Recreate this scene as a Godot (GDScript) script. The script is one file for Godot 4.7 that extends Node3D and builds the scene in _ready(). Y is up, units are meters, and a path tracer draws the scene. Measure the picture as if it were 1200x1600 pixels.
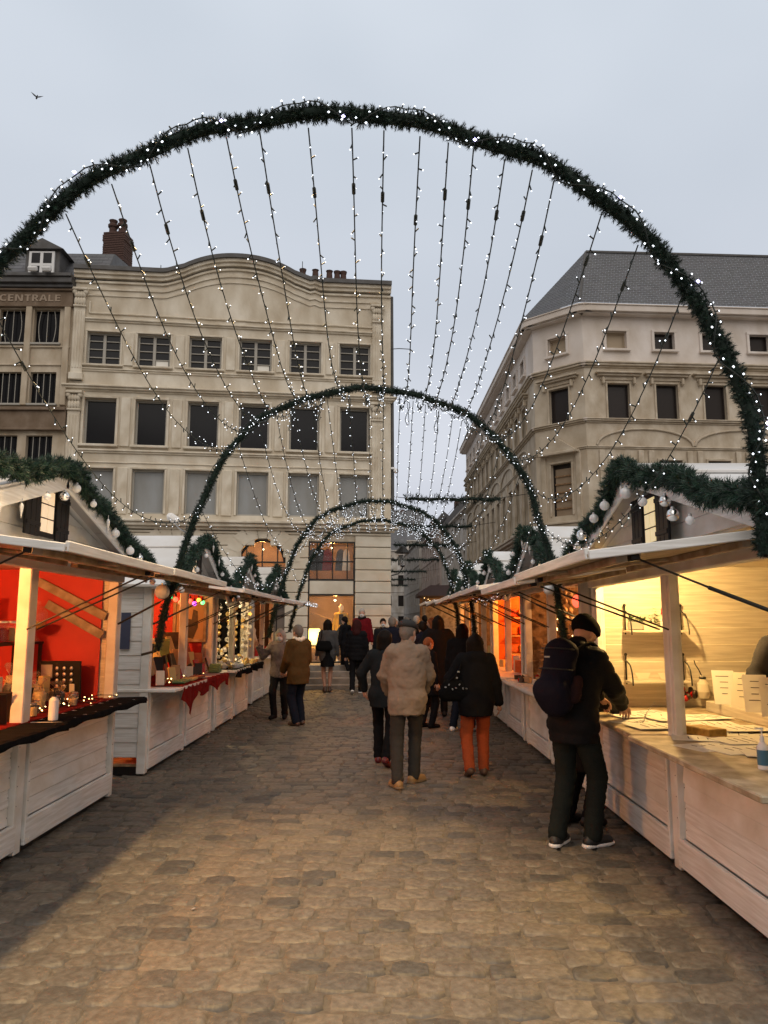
extends Node3D
# A Christmas market lane at dusk: white stalls on both sides, garlanded arches with strings of lights, old town houses behind.

const CAM_H := 1.7
var rng := RandomNumberGenerator.new()
var used := {}
var M := {}
var tex := {}

# ---------------------------------------------------------------- mesh building
class Mb:
	var v := PackedVector3Array()
	var n := PackedVector3Array()
	var c := PackedColorArray()
	var col := Color(1, 1, 1)
	var colored := false

	func tri(a: Vector3, b: Vector3, d: Vector3) -> void:   # counter-clockwise seen from outside
		var m := (b - a).cross(d - a).normalized()
		v.append(a); v.append(d); v.append(b)
		n.append(m); n.append(m); n.append(m)
		if colored:
			c.append(col); c.append(col); c.append(col)

	func trin(a: Vector3, b: Vector3, d: Vector3, na: Vector3, nb: Vector3, nd: Vector3) -> void:
		v.append(a); v.append(d); v.append(b)
		n.append(na); n.append(nd); n.append(nb)
		if colored:
			c.append(col); c.append(col); c.append(col)

	func quad(a: Vector3, b: Vector3, d: Vector3, e: Vector3) -> void:
		tri(a, b, d)
		tri(a, d, e)

	func box(ctr: Vector3, size: Vector3, bs := Basis(), bev := 0.0) -> void:
		var h := size * 0.5
		if bev <= 0.0:
			var p := []
			for i in 8:
				p.append(ctr + bs * Vector3(h.x if i & 1 else -h.x, h.y if i & 2 else -h.y, h.z if i & 4 else -h.z))
			quad(p[4], p[5], p[7], p[6]); quad(p[1], p[0], p[2], p[3])
			quad(p[5], p[1], p[3], p[7]); quad(p[0], p[4], p[6], p[2])
			quad(p[6], p[7], p[3], p[2]); quad(p[0], p[1], p[5], p[4])
			return
		var b := minf(bev, minf(h.x, minf(h.y, h.z)) * 0.95)
		# corner i gives three points: on the x face, on the y face, on the z face
		var q := []
		for i in 8:
			var s := Vector3(1 if i & 1 else -1, 1 if i & 2 else -1, 1 if i & 4 else -1)
			q.append([ctr + bs * (s * Vector3(h.x, h.y - b, h.z - b)), ctr + bs * (s * Vector3(h.x - b, h.y, h.z - b)), ctr + bs * (s * Vector3(h.x - b, h.y - b, h.z))])
		quad(q[4][2], q[5][2], q[7][2], q[6][2]); quad(q[1][2], q[0][2], q[2][2], q[3][2])
		quad(q[5][0], q[1][0], q[3][0], q[7][0]); quad(q[0][0], q[4][0], q[6][0], q[2][0])
		quad(q[6][1], q[7][1], q[3][1], q[2][1]); quad(q[0][1], q[1][1], q[5][1], q[4][1])
		# edges along z
		quad(q[1][0], q[5][0], q[5][1], q[1][1]); quad(q[3][1], q[7][1], q[7][0], q[3][0])
		quad(q[0][1], q[4][1], q[4][0], q[0][0]); quad(q[2][0], q[6][0], q[6][1], q[2][1])
		# along x
		quad(q[4][1], q[5][1], q[5][2], q[4][2]); quad(q[6][2], q[7][2], q[7][1], q[6][1])
		quad(q[0][2], q[1][2], q[1][1], q[0][1]); quad(q[2][1], q[3][1], q[3][2], q[2][2])
		# along y
		quad(q[5][2], q[5][0], q[7][0], q[7][2]); quad(q[1][0], q[1][2], q[3][2], q[3][0])
		quad(q[4][0], q[4][2], q[6][2], q[6][0]); quad(q[0][2], q[0][0], q[2][0], q[2][2])
		for i in 8:
			var o: bool = ((i & 1) + ((i >> 1) & 1) + ((i >> 2) & 1)) % 2 == 1
			if o:
				tri(q[i][0], q[i][1], q[i][2])
			else:
				tri(q[i][0], q[i][2], q[i][1])

	func bar(a: Vector3, b: Vector3, w: float, hh: float, up := Vector3.UP) -> void:
		var z := (b - a).normalized()
		var x := up.cross(z)
		x = x.normalized() if x.length() > 1e-4 else Vector3.RIGHT
		box((a + b) * 0.5, Vector3(w, hh, a.distance_to(b)), Basis(x, z.cross(x), z))

	func tube(pts: PackedVector3Array, r0: float, r1 := -1.0, sides := 6, caps := true) -> void:
		if r1 < 0.0:
			r1 = r0
		var cnt := pts.size()
		var x := Vector3.ZERO
		var rings := []
		for i in cnt:
			var t := (pts[mini(i + 1, cnt - 1)] - pts[maxi(i - 1, 0)]).normalized()
			if x == Vector3.ZERO:
				x = t.cross(Vector3.UP if absf(t.y) < 0.9 else Vector3.RIGHT).normalized()
			x = (x - t * x.dot(t)).normalized()
			var y := t.cross(x)
			var r := lerpf(r0, r1, float(i) / maxf(1, cnt - 1))
			var ring := PackedVector3Array()
			for k in sides:
				var an := TAU * k / sides
				ring.append(x * cos(an) + y * sin(an))
			rings.append([pts[i], r, ring])
		for i in cnt - 1:
			var A = rings[i]
			var B = rings[i + 1]
			for k in sides:
				var k2 := (k + 1) % sides
				var na: Vector3 = A[2][k]
				var nb: Vector3 = A[2][k2]
				var nc: Vector3 = B[2][k2]
				var nd: Vector3 = B[2][k]
				var a: Vector3 = A[0] + na * A[1]
				var b: Vector3 = A[0] + nb * A[1]
				var d: Vector3 = B[0] + nc * B[1]
				var e: Vector3 = B[0] + nd * B[1]
				trin(a, b, d, na, nb, nc)
				trin(a, d, e, na, nc, nd)
		if caps:
			for k in range(1, sides - 1):
				tri(rings[0][0] + rings[0][2][0] * rings[0][1], rings[0][0] + rings[0][2][k + 1] * rings[0][1], rings[0][0] + rings[0][2][k] * rings[0][1])
				var L = rings[cnt - 1]
				tri(L[0] + L[2][0] * L[1], L[0] + L[2][k] * L[1], L[0] + L[2][k + 1] * L[1])

	func lathe(prof: Array, at: Vector3, sides := 12, bs := Basis()) -> void:   # prof: [radius, height] upwards
		for i in prof.size() - 1:
			var r0: float = prof[i][0]
			var y0: float = prof[i][1]
			var r1: float = prof[i + 1][0]
			var y1: float = prof[i + 1][1]
			var nl := Vector2(y1 - y0, r0 - r1).normalized()
			for k in sides:
				var a0 := TAU * k / sides
				var a1 := TAU * (k + 1) / sides
				var d0 := Vector3(cos(a0), 0, -sin(a0))
				var d1 := Vector3(cos(a1), 0, -sin(a1))
				var n0 := bs * (d0 * nl.x + Vector3.UP * nl.y)
				var n1 := bs * (d1 * nl.x + Vector3.UP * nl.y)
				var p00 := at + bs * (d0 * r0 + Vector3.UP * y0)
				var p10 := at + bs * (d1 * r0 + Vector3.UP * y0)
				var p11 := at + bs * (d1 * r1 + Vector3.UP * y1)
				var p01 := at + bs * (d0 * r1 + Vector3.UP * y1)
				if r0 > 1e-5:
					trin(p00, p10, p11, n0, n1, n1)
				if r1 > 1e-5:
					trin(p00, p11, p01, n0, n1, n0)

	func ball(at: Vector3, r: Vector3, u := 12, w := 8, bs := Basis()) -> void:
		for i in w:
			var t0 := PI * i / w - PI / 2
			var t1 := PI * (i + 1) / w - PI / 2
			for k in u:
				var a0 := TAU * k / u
				var a1 := TAU * (k + 1) / u
				var d := [Vector3(cos(a0) * cos(t0), sin(t0), -sin(a0) * cos(t0)), Vector3(cos(a1) * cos(t0), sin(t0), -sin(a1) * cos(t0)), Vector3(cos(a1) * cos(t1), sin(t1), -sin(a1) * cos(t1)), Vector3(cos(a0) * cos(t1), sin(t1), -sin(a0) * cos(t1))]
				if i > 0:
					trin(at + bs * (d[0] * r), at + bs * (d[1] * r), at + bs * (d[2] * r), bs * (d[0] / r).normalized(), bs * (d[1] / r).normalized(), bs * (d[2] / r).normalized())
				if i < w - 1:
					trin(at + bs * (d[0] * r), at + bs * (d[2] * r), at + bs * (d[3] * r), bs * (d[0] / r).normalized(), bs * (d[2] / r).normalized(), bs * (d[3] / r).normalized())

	func octa(at: Vector3, r: float) -> void:
		var p := [Vector3(r, 0, 0), Vector3(0, 0, -r), Vector3(-r, 0, 0), Vector3(0, 0, r)]
		for k in 4:
			tri(at + p[k], at + p[(k + 1) % 4], at + Vector3(0, r, 0))
			tri(at + p[(k + 1) % 4], at + p[k], at - Vector3(0, r, 0))

	# a polygon in the x-y plane (counter-clockwise) swept from z0 (back) to z1 (front)
	func prism(poly: PackedVector2Array, z0: float, z1: float, xf := Transform3D()) -> void:
		var id := Geometry2D.triangulate_polygon(poly)
		for i in range(0, id.size(), 3):
			var a := poly[id[i]]
			var b := poly[id[i + 1]]
			var d := poly[id[i + 2]]
			if (b - a).cross(d - a) < 0:
				var s := b
				b = d
				d = s
			tri(xf * Vector3(a.x, a.y, z1), xf * Vector3(b.x, b.y, z1), xf * Vector3(d.x, d.y, z1))
			tri(xf * Vector3(a.x, a.y, z0), xf * Vector3(d.x, d.y, z0), xf * Vector3(b.x, b.y, z0))
		for i in poly.size():
			var a := poly[i]
			var b := poly[(i + 1) % poly.size()]
			quad(xf * Vector3(a.x, a.y, z0), xf * Vector3(b.x, b.y, z0), xf * Vector3(b.x, b.y, z1), xf * Vector3(a.x, a.y, z1))

	func mesh() -> ArrayMesh:
		var am := ArrayMesh.new()
		if v.is_empty():
			return am
		var ar := []
		ar.resize(Mesh.ARRAY_MAX)
		ar[Mesh.ARRAY_VERTEX] = v
		ar[Mesh.ARRAY_NORMAL] = n
		if colored:
			ar[Mesh.ARRAY_COLOR] = c
		am.add_surface_from_arrays(Mesh.PRIMITIVE_TRIANGLES, ar)
		return am


# ---------------------------------------------------------------- scene helpers
func numbered(called: String) -> String:
	var k: int = used.get(called, 0)
	used[called] = k + 1
	return called if k == 0 else "%s_%03d" % [called, k]

func thing(called: String, label: String, category: String, at := Vector3.ZERO, yaw := 0.0, group := "") -> Node3D:
	var o := Node3D.new()
	o.name = numbered(called)
	add_child(o)
	o.position = at
	o.rotation.y = yaw
	tag(o, label, category, group)
	return o

func tag(o: Node, label: String, category: String, group := "") -> void:
	o.set_meta("label", label)
	o.set_meta("category", category)
	if group:
		o.set_meta("group", group)

func part(called: String, m, mat: Material, parent: Node3D, xf := Transform3D()) -> MeshInstance3D:
	var o := MeshInstance3D.new()
	o.mesh = m.mesh() if m is Mb else m
	o.material_override = mat
	o.transform = xf
	o.name = called
	parent.add_child(o, true)
	return o

func single(called: String, m, mat: Material, label: String, category: String, group := "", xf := Transform3D()) -> MeshInstance3D:
	var o := MeshInstance3D.new()
	o.mesh = m.mesh() if m is Mb else m
	o.material_override = mat
	o.transform = xf
	o.name = numbered(called)
	add_child(o)
	tag(o, label, category, group)
	return o

func struct(called: String, m, mat: Material, xf := Transform3D()) -> MeshInstance3D:
	var o := MeshInstance3D.new()
	o.mesh = m.mesh() if m is Mb else m
	o.material_override = mat
	o.transform = xf
	o.name = numbered(called)
	add_child(o)
	o.set_meta("kind", "structure")
	return o

func stuff(o: Node) -> Node:
	o.set_meta("kind", "stuff")
	return o

func multi(called: String, mesh: Mesh, mat: Material, xfs: Array, cols: Array, parent: Node3D) -> MultiMeshInstance3D:
	var mm := MultiMesh.new()
	mm.transform_format = MultiMesh.TRANSFORM_3D
	mm.use_colors = not cols.is_empty()
	mm.mesh = mesh
	mm.instance_count = xfs.size()
	var st := 16 if mm.use_colors else 12
	var buf := PackedFloat32Array()
	buf.resize(st * xfs.size())
	for i in xfs.size():
		var t: Transform3D = xfs[i]
		var k := i * st
		buf[k] = t.basis.x.x; buf[k + 1] = t.basis.y.x; buf[k + 2] = t.basis.z.x; buf[k + 3] = t.origin.x
		buf[k + 4] = t.basis.x.y; buf[k + 5] = t.basis.y.y; buf[k + 6] = t.basis.z.y; buf[k + 7] = t.origin.y
		buf[k + 8] = t.basis.x.z; buf[k + 9] = t.basis.y.z; buf[k + 10] = t.basis.z.z; buf[k + 11] = t.origin.z
		if st == 16:
			var q: Color = cols[i]
			buf[k + 12] = q.r; buf[k + 13] = q.g; buf[k + 14] = q.b; buf[k + 15] = 1.0
	mm.buffer = buf
	var o := MultiMeshInstance3D.new()
	o.multimesh = mm
	o.material_override = mat
	o.name = called
	o.set_meta("kind", "stuff")
	parent.add_child(o, true)
	return o

func lin(r: float, g: float, b: float, a := 1.0) -> Color:
	var q := Color(r, g, b).linear_to_srgb()
	q.a = a
	return q

func noise_tex(freq: float, lo: float, hi: float, seed_: int, oct := 5, size := 512, tint_lo := Color(1, 1, 1), kind := FastNoiseLite.TYPE_SIMPLEX_SMOOTH) -> NoiseTexture2D:
	var t := NoiseTexture2D.new()
	var f := FastNoiseLite.new()
	f.seed = seed_
	f.noise_type = kind
	f.frequency = freq
	f.fractal_octaves = oct
	t.noise = f
	t.width = size
	t.height = size
	t.seamless = true
	var g := Gradient.new()
	g.set_color(0, Color(lo * tint_lo.r, lo * tint_lo.g, lo * tint_lo.b))
	g.set_color(1, Color(hi, hi, hi))
	t.color_ramp = g
	return t

func bump_tex(freq: float, strength: float, seed_: int, oct := 4, size := 512) -> NoiseTexture2D:
	var t := NoiseTexture2D.new()
	var f := FastNoiseLite.new()
	f.seed = seed_
	f.frequency = freq
	f.fractal_octaves = oct
	t.noise = f
	t.width = size
	t.height = size
	t.seamless = true
	t.as_normal_map = true
	t.bump_strength = strength
	return t

# colour given as real-world (linear) values
func mt(key: String, r: float, g: float, b: float, rough := 0.7, t := "", sc := Vector3.ONE, nrm := "", nsc := 0.5, metal := 0.0) -> StandardMaterial3D:
	var m := StandardMaterial3D.new()
	m.resource_name = key
	m.albedo_color = lin(r, g, b)
	m.roughness = rough
	m.metallic = metal
	if t:
		m.albedo_texture = tex[t]
	if nrm:
		m.normal_enabled = true
		m.normal_texture = tex[nrm]
		m.normal_scale = nsc
	if t or nrm:
		m.uv1_triplanar = true
		m.uv1_world_triplanar = true
		m.uv1_scale = sc
	M[key] = m
	return m

func glow(key: String, r: float, g: float, b: float, e: float) -> StandardMaterial3D:
	var m := mt(key, 0.6, 0.6, 0.6, 0.5)
	m.emission_enabled = true
	m.emission = lin(r, g, b)
	m.emission_energy_multiplier = e
	return m

func glass(key: String, r: float, g: float, b: float, a := 0.1) -> StandardMaterial3D:
	var m := mt(key, r, g, b, 0.05)
	m.transparency = BaseMaterial3D.TRANSPARENCY_ALPHA
	m.albedo_color.a = a
	return m

func omni(parent: Node3D, at: Vector3, col: Color, e: float, size := 0.05) -> OmniLight3D:
	var l := OmniLight3D.new()
	l.light_color = col
	l.light_energy = e
	l.light_size = size
	l.omni_range = 12.0
	l.omni_attenuation = 2.0
	l.shadow_enabled = true
	l.position = at
	l.name = "lamp_light"
	parent.add_child(l, true)
	return l

func gy(z: float) -> float:   # the square rises very slightly away from the camera
	return clampf((-z - 14.0) * 0.018, 0.0, 0.2)

func tilt(ax: Vector3, an: float) -> Basis:
	return Basis(ax.normalized(), an)

func materials() -> void:
	tex.grime = noise_tex(0.006, 0.86, 1.0, 3, 6, 512, Color(1, 0.97, 0.92))
	tex.stain = noise_tex(0.010, 0.80, 1.02, 11, 6, 512, Color(1, 0.95, 0.88))
	tex.grain = noise_tex(0.012, 0.84, 1.0, 14, 5, 512, Color(1, 0.98, 0.95))
	tex.fine = noise_tex(0.05, 0.7, 1.0, 5, 4)
	tex.wood = noise_tex(0.012, 0.62, 1.0, 8, 5, 512, Color(1, 0.93, 0.82))
	tex.cloth = noise_tex(0.03, 0.78, 1.0, 9, 4)
	tex.stone = noise_tex(0.02, 0.74, 1.05, 21, 6, 512, Color(1, 0.97, 0.93))
	tex.n_stone = bump_tex(0.03, 7.0, 22, 5)
	tex.n_plaster = bump_tex(0.02, 3.0, 23, 5)
	tex.n_wood = bump_tex(0.02, 2.0, 24, 4)
	tex.n_cloth = bump_tex(0.06, 4.0, 25, 4)
	# stalls
	mt("white_paint", 0.87, 0.87, 0.865, 0.45, "grime", Vector3(0.5, 0.9, 0.5), "n_wood", 0.6)
	mt("white_paint_b", 0.88, 0.885, 0.885, 0.5, "grain", Vector3(0.3, 5.0, 0.3), "n_wood", 0.5)
	mt("roof_white", 0.84, 0.85, 0.87, 0.35, "grime", Vector3(0.3, 0.3, 0.3))
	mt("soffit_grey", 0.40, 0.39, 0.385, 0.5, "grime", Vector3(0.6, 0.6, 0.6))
	mt("raw_wood", 0.52, 0.42, 0.31, 0.6, "wood", Vector3(0.8, 0.8, 0.8), "n_wood", 0.4)
	mt("inner_white", 0.78, 0.72, 0.60, 0.5, "grain", Vector3(0.3, 5.0, 0.3), "n_wood", 0.3)
	mt("wood_tan", 0.42, 0.27, 0.15, 0.6, "wood", Vector3(1.5, 1.5, 1.5))
	mt("wood_dark", 0.06, 0.035, 0.02, 0.5, "wood", Vector3(2, 2, 2))
	mt("black_paint", 0.012, 0.011, 0.011, 0.45)
	mt("black_cloth", 0.010, 0.010, 0.011, 0.95, "cloth", Vector3(4, 4, 4), "n_cloth", 0.7)
	mt("red_cloth", 0.24, 0.012, 0.010, 0.85, "cloth", Vector3(2, 2, 2), "n_cloth", 0.5)
	mt("red_wall", 0.62, 0.022, 0.012, 0.6, "grime", Vector3(0.4, 0.4, 0.4))
	mt("orange_wall", 0.74, 0.16, 0.02, 0.6, "stain", Vector3(1.4, 2.0, 1.4))
	mt("steel_dark", 0.03, 0.03, 0.03, 0.35, "", Vector3.ONE, "", 0.5, 0.6)
	mt("steel", 0.55, 0.55, 0.55, 0.3, "", Vector3.ONE, "", 0.5, 0.9)
	mt("gold", 0.75, 0.5, 0.2, 0.3, "", Vector3.ONE, "", 0.5, 0.8)
	mt("paper", 0.74, 0.68, 0.56, 0.8)
	mt("paper_white", 0.82, 0.80, 0.74, 0.8)
	mt("kraft", 0.45, 0.30, 0.16, 0.85)
	mt("ink", 0.05, 0.04, 0.04, 0.8)
	mt("yellow_wood", 0.60, 0.36, 0.07, 0.55, "wood", Vector3(3, 3, 3))
	mt("terracotta", 0.32, 0.10, 0.05, 0.8)
	mt("green_leaf", 0.04, 0.10, 0.03, 0.6)
	mt("green_box", 0.14, 0.24, 0.10, 0.6)
	mt("blue_label", 0.05, 0.16, 0.25, 0.5)
	mt("red_shiny", 0.45, 0.015, 0.015, 0.25)
	mt("straw", 0.60, 0.44, 0.18, 0.7)
	mt("white_plastic", 0.80, 0.80, 0.80, 0.3)
	mt("silver_matt", 0.72, 0.72, 0.72, 0.45, "", Vector3.ONE, "", 0.5, 0.25)
	mt("silver_mirror", 0.80, 0.80, 0.80, 0.08, "", Vector3.ONE, "", 0.5, 1.0)
	mt("white_bauble", 0.78, 0.78, 0.79, 0.3)
	glass("clear_glass", 0.9, 0.9, 0.9, 0.04)
	glass("shop_glass", 0.9, 0.9, 0.9, 0.06)
	# garlands: colour comes with each sprig
	M.black_cloth.metallic_specular = 0.15
	mt("counter_tan", 0.66, 0.57, 0.43, 0.6, "wood", Vector3(0.8, 0.8, 0.8), "n_wood", 0.4)
	M.red_cloth.metallic_specular = 0.2
	M.black_paint.metallic_specular = 0.35
	var ne := mt("fir_needles", 1, 1, 1, 0.5)
	ne.vertex_color_use_as_albedo = true
	mt("fir_core", 0.008, 0.02, 0.014, 0.9)
	mt("cable_green", 0.006, 0.014, 0.010, 0.5)
	glow("bulb_white", 0.86, 0.92, 1.0, 3.0)
	glow("bulb_violet", 0.55, 0.50, 1.0, 9.0)
	glow("bulb_warm", 1.0, 0.62, 0.22, 8.0)
	glow("bulb_lamp", 1.0, 0.78, 0.45, 14.0)
	glow("bulb_green", 0.05, 0.8, 0.2, 3.0)
	glow("bulb_red", 1.0, 0.06, 0.03, 3.0)
	glow("bulb_purple", 0.5, 0.05, 0.7, 2.5)
	glow("bulb_orange", 1.0, 0.35, 0.03, 3.0)
	glow("window_lit", 1.0, 0.66, 0.34, 0.62)
	glow("window_lit_yellow", 1.0, 0.74, 0.30, 0.55)
	glow("lamp_cube", 1.0, 0.78, 0.22, 2.2)
	# buildings
	mt("cream_plaster", 0.76, 0.71, 0.61, 0.85, "stain", Vector3(0.22, 0.10, 0.22), "n_plaster", 0.3)
	mt("cream_trim", 0.75, 0.70, 0.60, 0.85, "stain", Vector3(0.35, 0.2, 0.35), "n_plaster", 0.3)
	mt("cream_stone", 0.72, 0.665, 0.56, 0.8, "grime", Vector3(0.3, 0.3, 0.3), "n_plaster", 0.3)
	mt("old_plaster", 0.56, 0.49, 0.39, 0.9, "stain", Vector3(0.3, 0.15, 0.3), "n_plaster", 0.4)
	mt("brown_band", 0.22, 0.165, 0.12, 0.9, "stain", Vector3(0.4, 0.3, 0.4), "n_plaster", 0.4)
	mt("brown_letter", 0.36, 0.28, 0.21, 0.9)
	mt("lead_grey", 0.09, 0.09, 0.095, 0.55, "stain", Vector3(0.5, 0.5, 0.5))
	mt("limestone", 0.61, 0.545, 0.45, 0.85, "stain", Vector3(0.25, 0.14, 0.25), "n_plaster", 0.4)
	mt("limestone_trim", 0.585, 0.52, 0.425, 0.85, "stain", Vector3(0.4, 0.3, 0.4), "n_plaster", 0.4)
	mt("pale_plaster", 0.76, 0.70, 0.66, 0.85, "grime", Vector3(0.25, 0.15, 0.25), "n_plaster", 0.2)
	mt("brick_dark", 0.10, 0.055, 0.045, 0.9, "stone", Vector3(1.2, 1.2, 1.2), "n_stone", 0.6)
	mt("window_dark", 0.008, 0.008, 0.010, 0.12)
	mt("window_brown", 0.030, 0.024, 0.022, 0.22)
	mt("window_blind", 0.29, 0.305, 0.315, 0.4, "grime", Vector3(0.4, 0.15, 0.4))
	M.window_dark.metallic_specular = 0.3
	M.window_brown.metallic_specular = 0.3
	mt("blind_tan", 0.38, 0.30, 0.21, 0.7)
	mt("frame_grey", 0.36, 0.34, 0.30, 0.6)
	mt("frame_white", 0.70, 0.70, 0.70, 0.5)
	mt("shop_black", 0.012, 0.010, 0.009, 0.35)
	mt("shop_inner", 0.34, 0.26, 0.185, 0.7, "grime", Vector3(0.5, 0.5, 0.5))
	mt("pale_street", 0.66, 0.64, 0.62, 0.85, "stain", Vector3(0.15, 0.08, 0.15))
	mt("pink_street", 0.55, 0.47, 0.44, 0.85, "stain", Vector3(0.15, 0.08, 0.15))
	mt("grey_street", 0.46, 0.44, 0.42, 0.85, "stain", Vector3(0.15, 0.08, 0.15))
	var sl := mt("slate", 1, 1, 1, 0.5)
	sl.vertex_color_use_as_albedo = true
	mt("sand_joint", 0.160, 0.137, 0.109, 0.85, "stone", Vector3(1.3, 1.3, 1.3), "n_stone", 0.5)
	mt("ground_far", 0.16, 0.14, 0.12, 0.6, "stone", Vector3(0.8, 0.8, 0.8), "n_stone", 0.8)
	for k in 5:
		var q: Vector3 = [Vector3(0.186, 0.161, 0.130), Vector3(0.160, 0.141, 0.117), Vector3(0.132, 0.119, 0.102), Vector3(0.100, 0.094, 0.085), Vector3(0.205, 0.178, 0.142)][k]
		mt("sett_%d" % k, q.x, q.y, q.z, 0.52, "stone", Vector3(1.6, 1.6, 1.6), "n_stone", 0.45)
	mt("step_stone", 0.30, 0.28, 0.25, 0.7, "stain", Vector3(0.7, 0.7, 0.7))
	# people
	mt("skin", 0.45, 0.26, 0.19, 0.55)
	mt("skin_warm", 0.40, 0.21, 0.14, 0.55)
	mt("mask", 0.55, 0.60, 0.64, 0.8)

func _ready() -> void:
	rng.seed = 20211204
	var cam := Camera3D.new()
	cam.fov = rad_to_deg(2.0 * atan(800.0 / 1200.0))
	cam.position = Vector3(0, CAM_H, 0)
	cam.rotation.x = atan(175.0 / 1200.0)
	cam.near = 0.05
	cam.far = 1000.0
	cam.name = "camera"
	add_child(cam)
	cam.current = true
	var env := Environment.new()
	env.background_mode = Environment.BG_SKY
	var sm := ProceduralSkyMaterial.new()
	sm.sky_top_color = lin(0.565, 0.635, 0.72)
	sm.sky_horizon_color = lin(0.64, 0.655, 0.73)
	sm.sky_curve = 0.35
	sm.ground_bottom_color = lin(0.10, 0.10, 0.10)
	sm.ground_horizon_color = lin(0.30, 0.30, 0.32)
	sm.sun_angle_max = 1.0
	sm.sky_cover = cloud_cover()
	sm.sky_cover_modulate = Color(1, 1, 1)
	var sky := Sky.new()
	sky.sky_material = sm
	env.sky = sky
	env.tonemap_mode = Environment.TONE_MAPPER_LINEAR
	env.tonemap_exposure = 1.0
	env.sdfgi_enabled = true
	env.ssao_enabled = true
	env.ssil_enabled = true
	var we := WorldEnvironment.new()
	we.environment = env
	we.name = "environment"
	add_child(we)
	var sun := DirectionalLight3D.new()
	sun.light_color = Color(1.0, 0.97, 0.94)
	sun.light_energy = 0.45
	sun.light_angular_distance = 70.0
	sun.rotation_degrees = Vector3(-48, 8, 0)
	sun.shadow_enabled = true
	sun.name = "overcast_daylight"
	add_child(sun)

	materials()
	ground()
	buildings()
	far_street()
	stalls()
	arches()
	goods()
	people()
	small_things()
	flood_lamp()

func cloud_cover() -> ImageTexture:
	var w := 512
	var h := 256
	var f := FastNoiseLite.new()
	f.seed = 4
	f.frequency = 0.9
	f.fractal_octaves = 4
	var im := Image.create(w, h, false, Image.FORMAT_RGBAF)
	for j in h:
		var up := PI * (0.5 - (j + 0.5) / h)
		for i in w:
			var an := TAU * (i + 0.5) / w
			var d := Vector3(cos(an) * cos(up), sin(up) * 2.2, sin(an) * cos(up))
			var q := clampf(f.get_noise_3dv(d * 1.2) * 0.5 + 0.5, 0, 1)
			q = pow(q, 1.6) * 0.22 - 0.05
			im.set_pixel(i, j, Color(q, q * 0.96, q * 0.93, 1.0))
	return ImageTexture.create_from_image(im)

# ---------------------------------------------------------------- ground
func ground() -> void:
	var m := Mb.new()
	m.quad(Vector3(-400, -0.06, 60), Vector3(400, -0.06, 60), Vector3(400, -0.06, -9), Vector3(-400, -0.06, -9))
	for k in 4:
		var za: float = [-9.0, -14.0, -25.0, -60.0][k]
		var zb: float = [-14.0, -25.0, -60.0, -600.0][k]
		m.quad(Vector3(-400, gy(za) - 0.06, za), Vector3(400, gy(za) - 0.06, za), Vector3(400, gy(zb) - 0.06, zb), Vector3(-400, gy(zb) - 0.06, zb))
	var g := struct("ground", m, M.ground_far)
	# sandy joints: a finely uneven sheet, nearly level with the stones
	var f := FastNoiseLite.new()
	f.seed = 31
	f.frequency = 2.2
	f.fractal_octaves = 3
	var s := Mb.new()
	var xs := []
	var zs := []
	var z := -0.5
	while z > -24.5:
		zs.append(z)
		z -= 0.045 if z > -8.0 else (0.11 if z > -13 else 0.5)
	var x := -4.4
	while x < 3.6:
		xs.append(x)
		x += 0.06
	var hgt := func(px: float, pz: float) -> float: return gy(pz) - 0.0150 + f.get_noise_2d(px * 1.3, pz * 1.3) * 0.020
	var prev := []
	for j in zs.size():
		var row := []
		for i in xs.size():
			row.append(Vector3(xs[i], hgt.call(xs[i], zs[j]), zs[j]))
		if j > 0:
			for i in xs.size() - 1:
				s.quad(prev[i], prev[i + 1], row[i + 1], row[i])
		prev = row
	part("sandy_joints", s, M.sand_joint, g)
	# setts: a few worn stones as variants, each placed by its own row and width
	var kinds := []
	for k in 12:
		kinds.append(sett_shape(rng))
	var far := {}
	var near := []
	var row_z := -0.6
	var r := 0
	while row_z > -23.5:
		var depth := rng.randf_range(0.15, 0.205)
		var skew := 0.055
		var px := -4.3 + rng.randf() * 0.2
		while px < 3.45:
			var wdt := rng.randf_range(0.19, 0.30) if rng.randf() < 0.85 else rng.randf_range(0.13, 0.16)
			var cx := px + wdt * 0.5
			var cz := row_z - depth * 0.5 + cx * skew + rng.randf_range(-0.012, 0.012)
			px += wdt + rng.randf_range(0.0, 0.012)
			var bs := Basis(Vector3.UP, -skew + rng.randf_range(-0.06, 0.06)) * Basis(Vector3.RIGHT, rng.randf_range(-0.04, 0.03)) * Basis(Vector3.BACK, rng.randf_range(-0.03, 0.03))
			bs = bs * Basis.from_scale(Vector3(wdt * 0.97, 1, depth * 0.97))
			var t := Transform3D(bs, Vector3(cx, gy(cz) + rng.randf_range(-0.006, 0.005), cz))
			var u := rng.randf()
			var mk := 0 if u < 0.38 else (1 if u < 0.64 else (2 if u < 0.80 else (3 if u < 0.90 else 4)))
			near.append([t, rng.randi() % 12, mk, cz])
		row_z -= depth + 0.004
		r += 1
	# the 300 that show largest: the nearest ones inside the frame
	var meshes := []
	for k in kinds:
		meshes.append(k.mesh())
	var done := 0
	for e in near:
		var p: Vector3 = e[0].origin
		var seen: bool = p.z < -3.45 and absf(p.x) < -p.z * 0.52 + 0.05 and p.x > -2.72 and p.x < 2.05
		if seen and done < 300:
			part("sett", meshes[e[1]], M["sett_%d" % e[2]], g, e[0])
			done += 1
		else:
			if not far.has(e[2]):
				far[e[2]] = []
			far[e[2]].append(e)
	for mk in far:
		var b := Mb.new()
		for e in far[mk]:
			var src: Mb = kinds[e[1]]
			var t: Transform3D = e[0]
			b.v.append_array(t * src.v)
			var nb := t.basis.inverse().transposed()
			for q in src.n:
				b.n.append((nb * q).normalized())
		stuff(part("setts", b, M["sett_%d" % mk], g))

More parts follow.
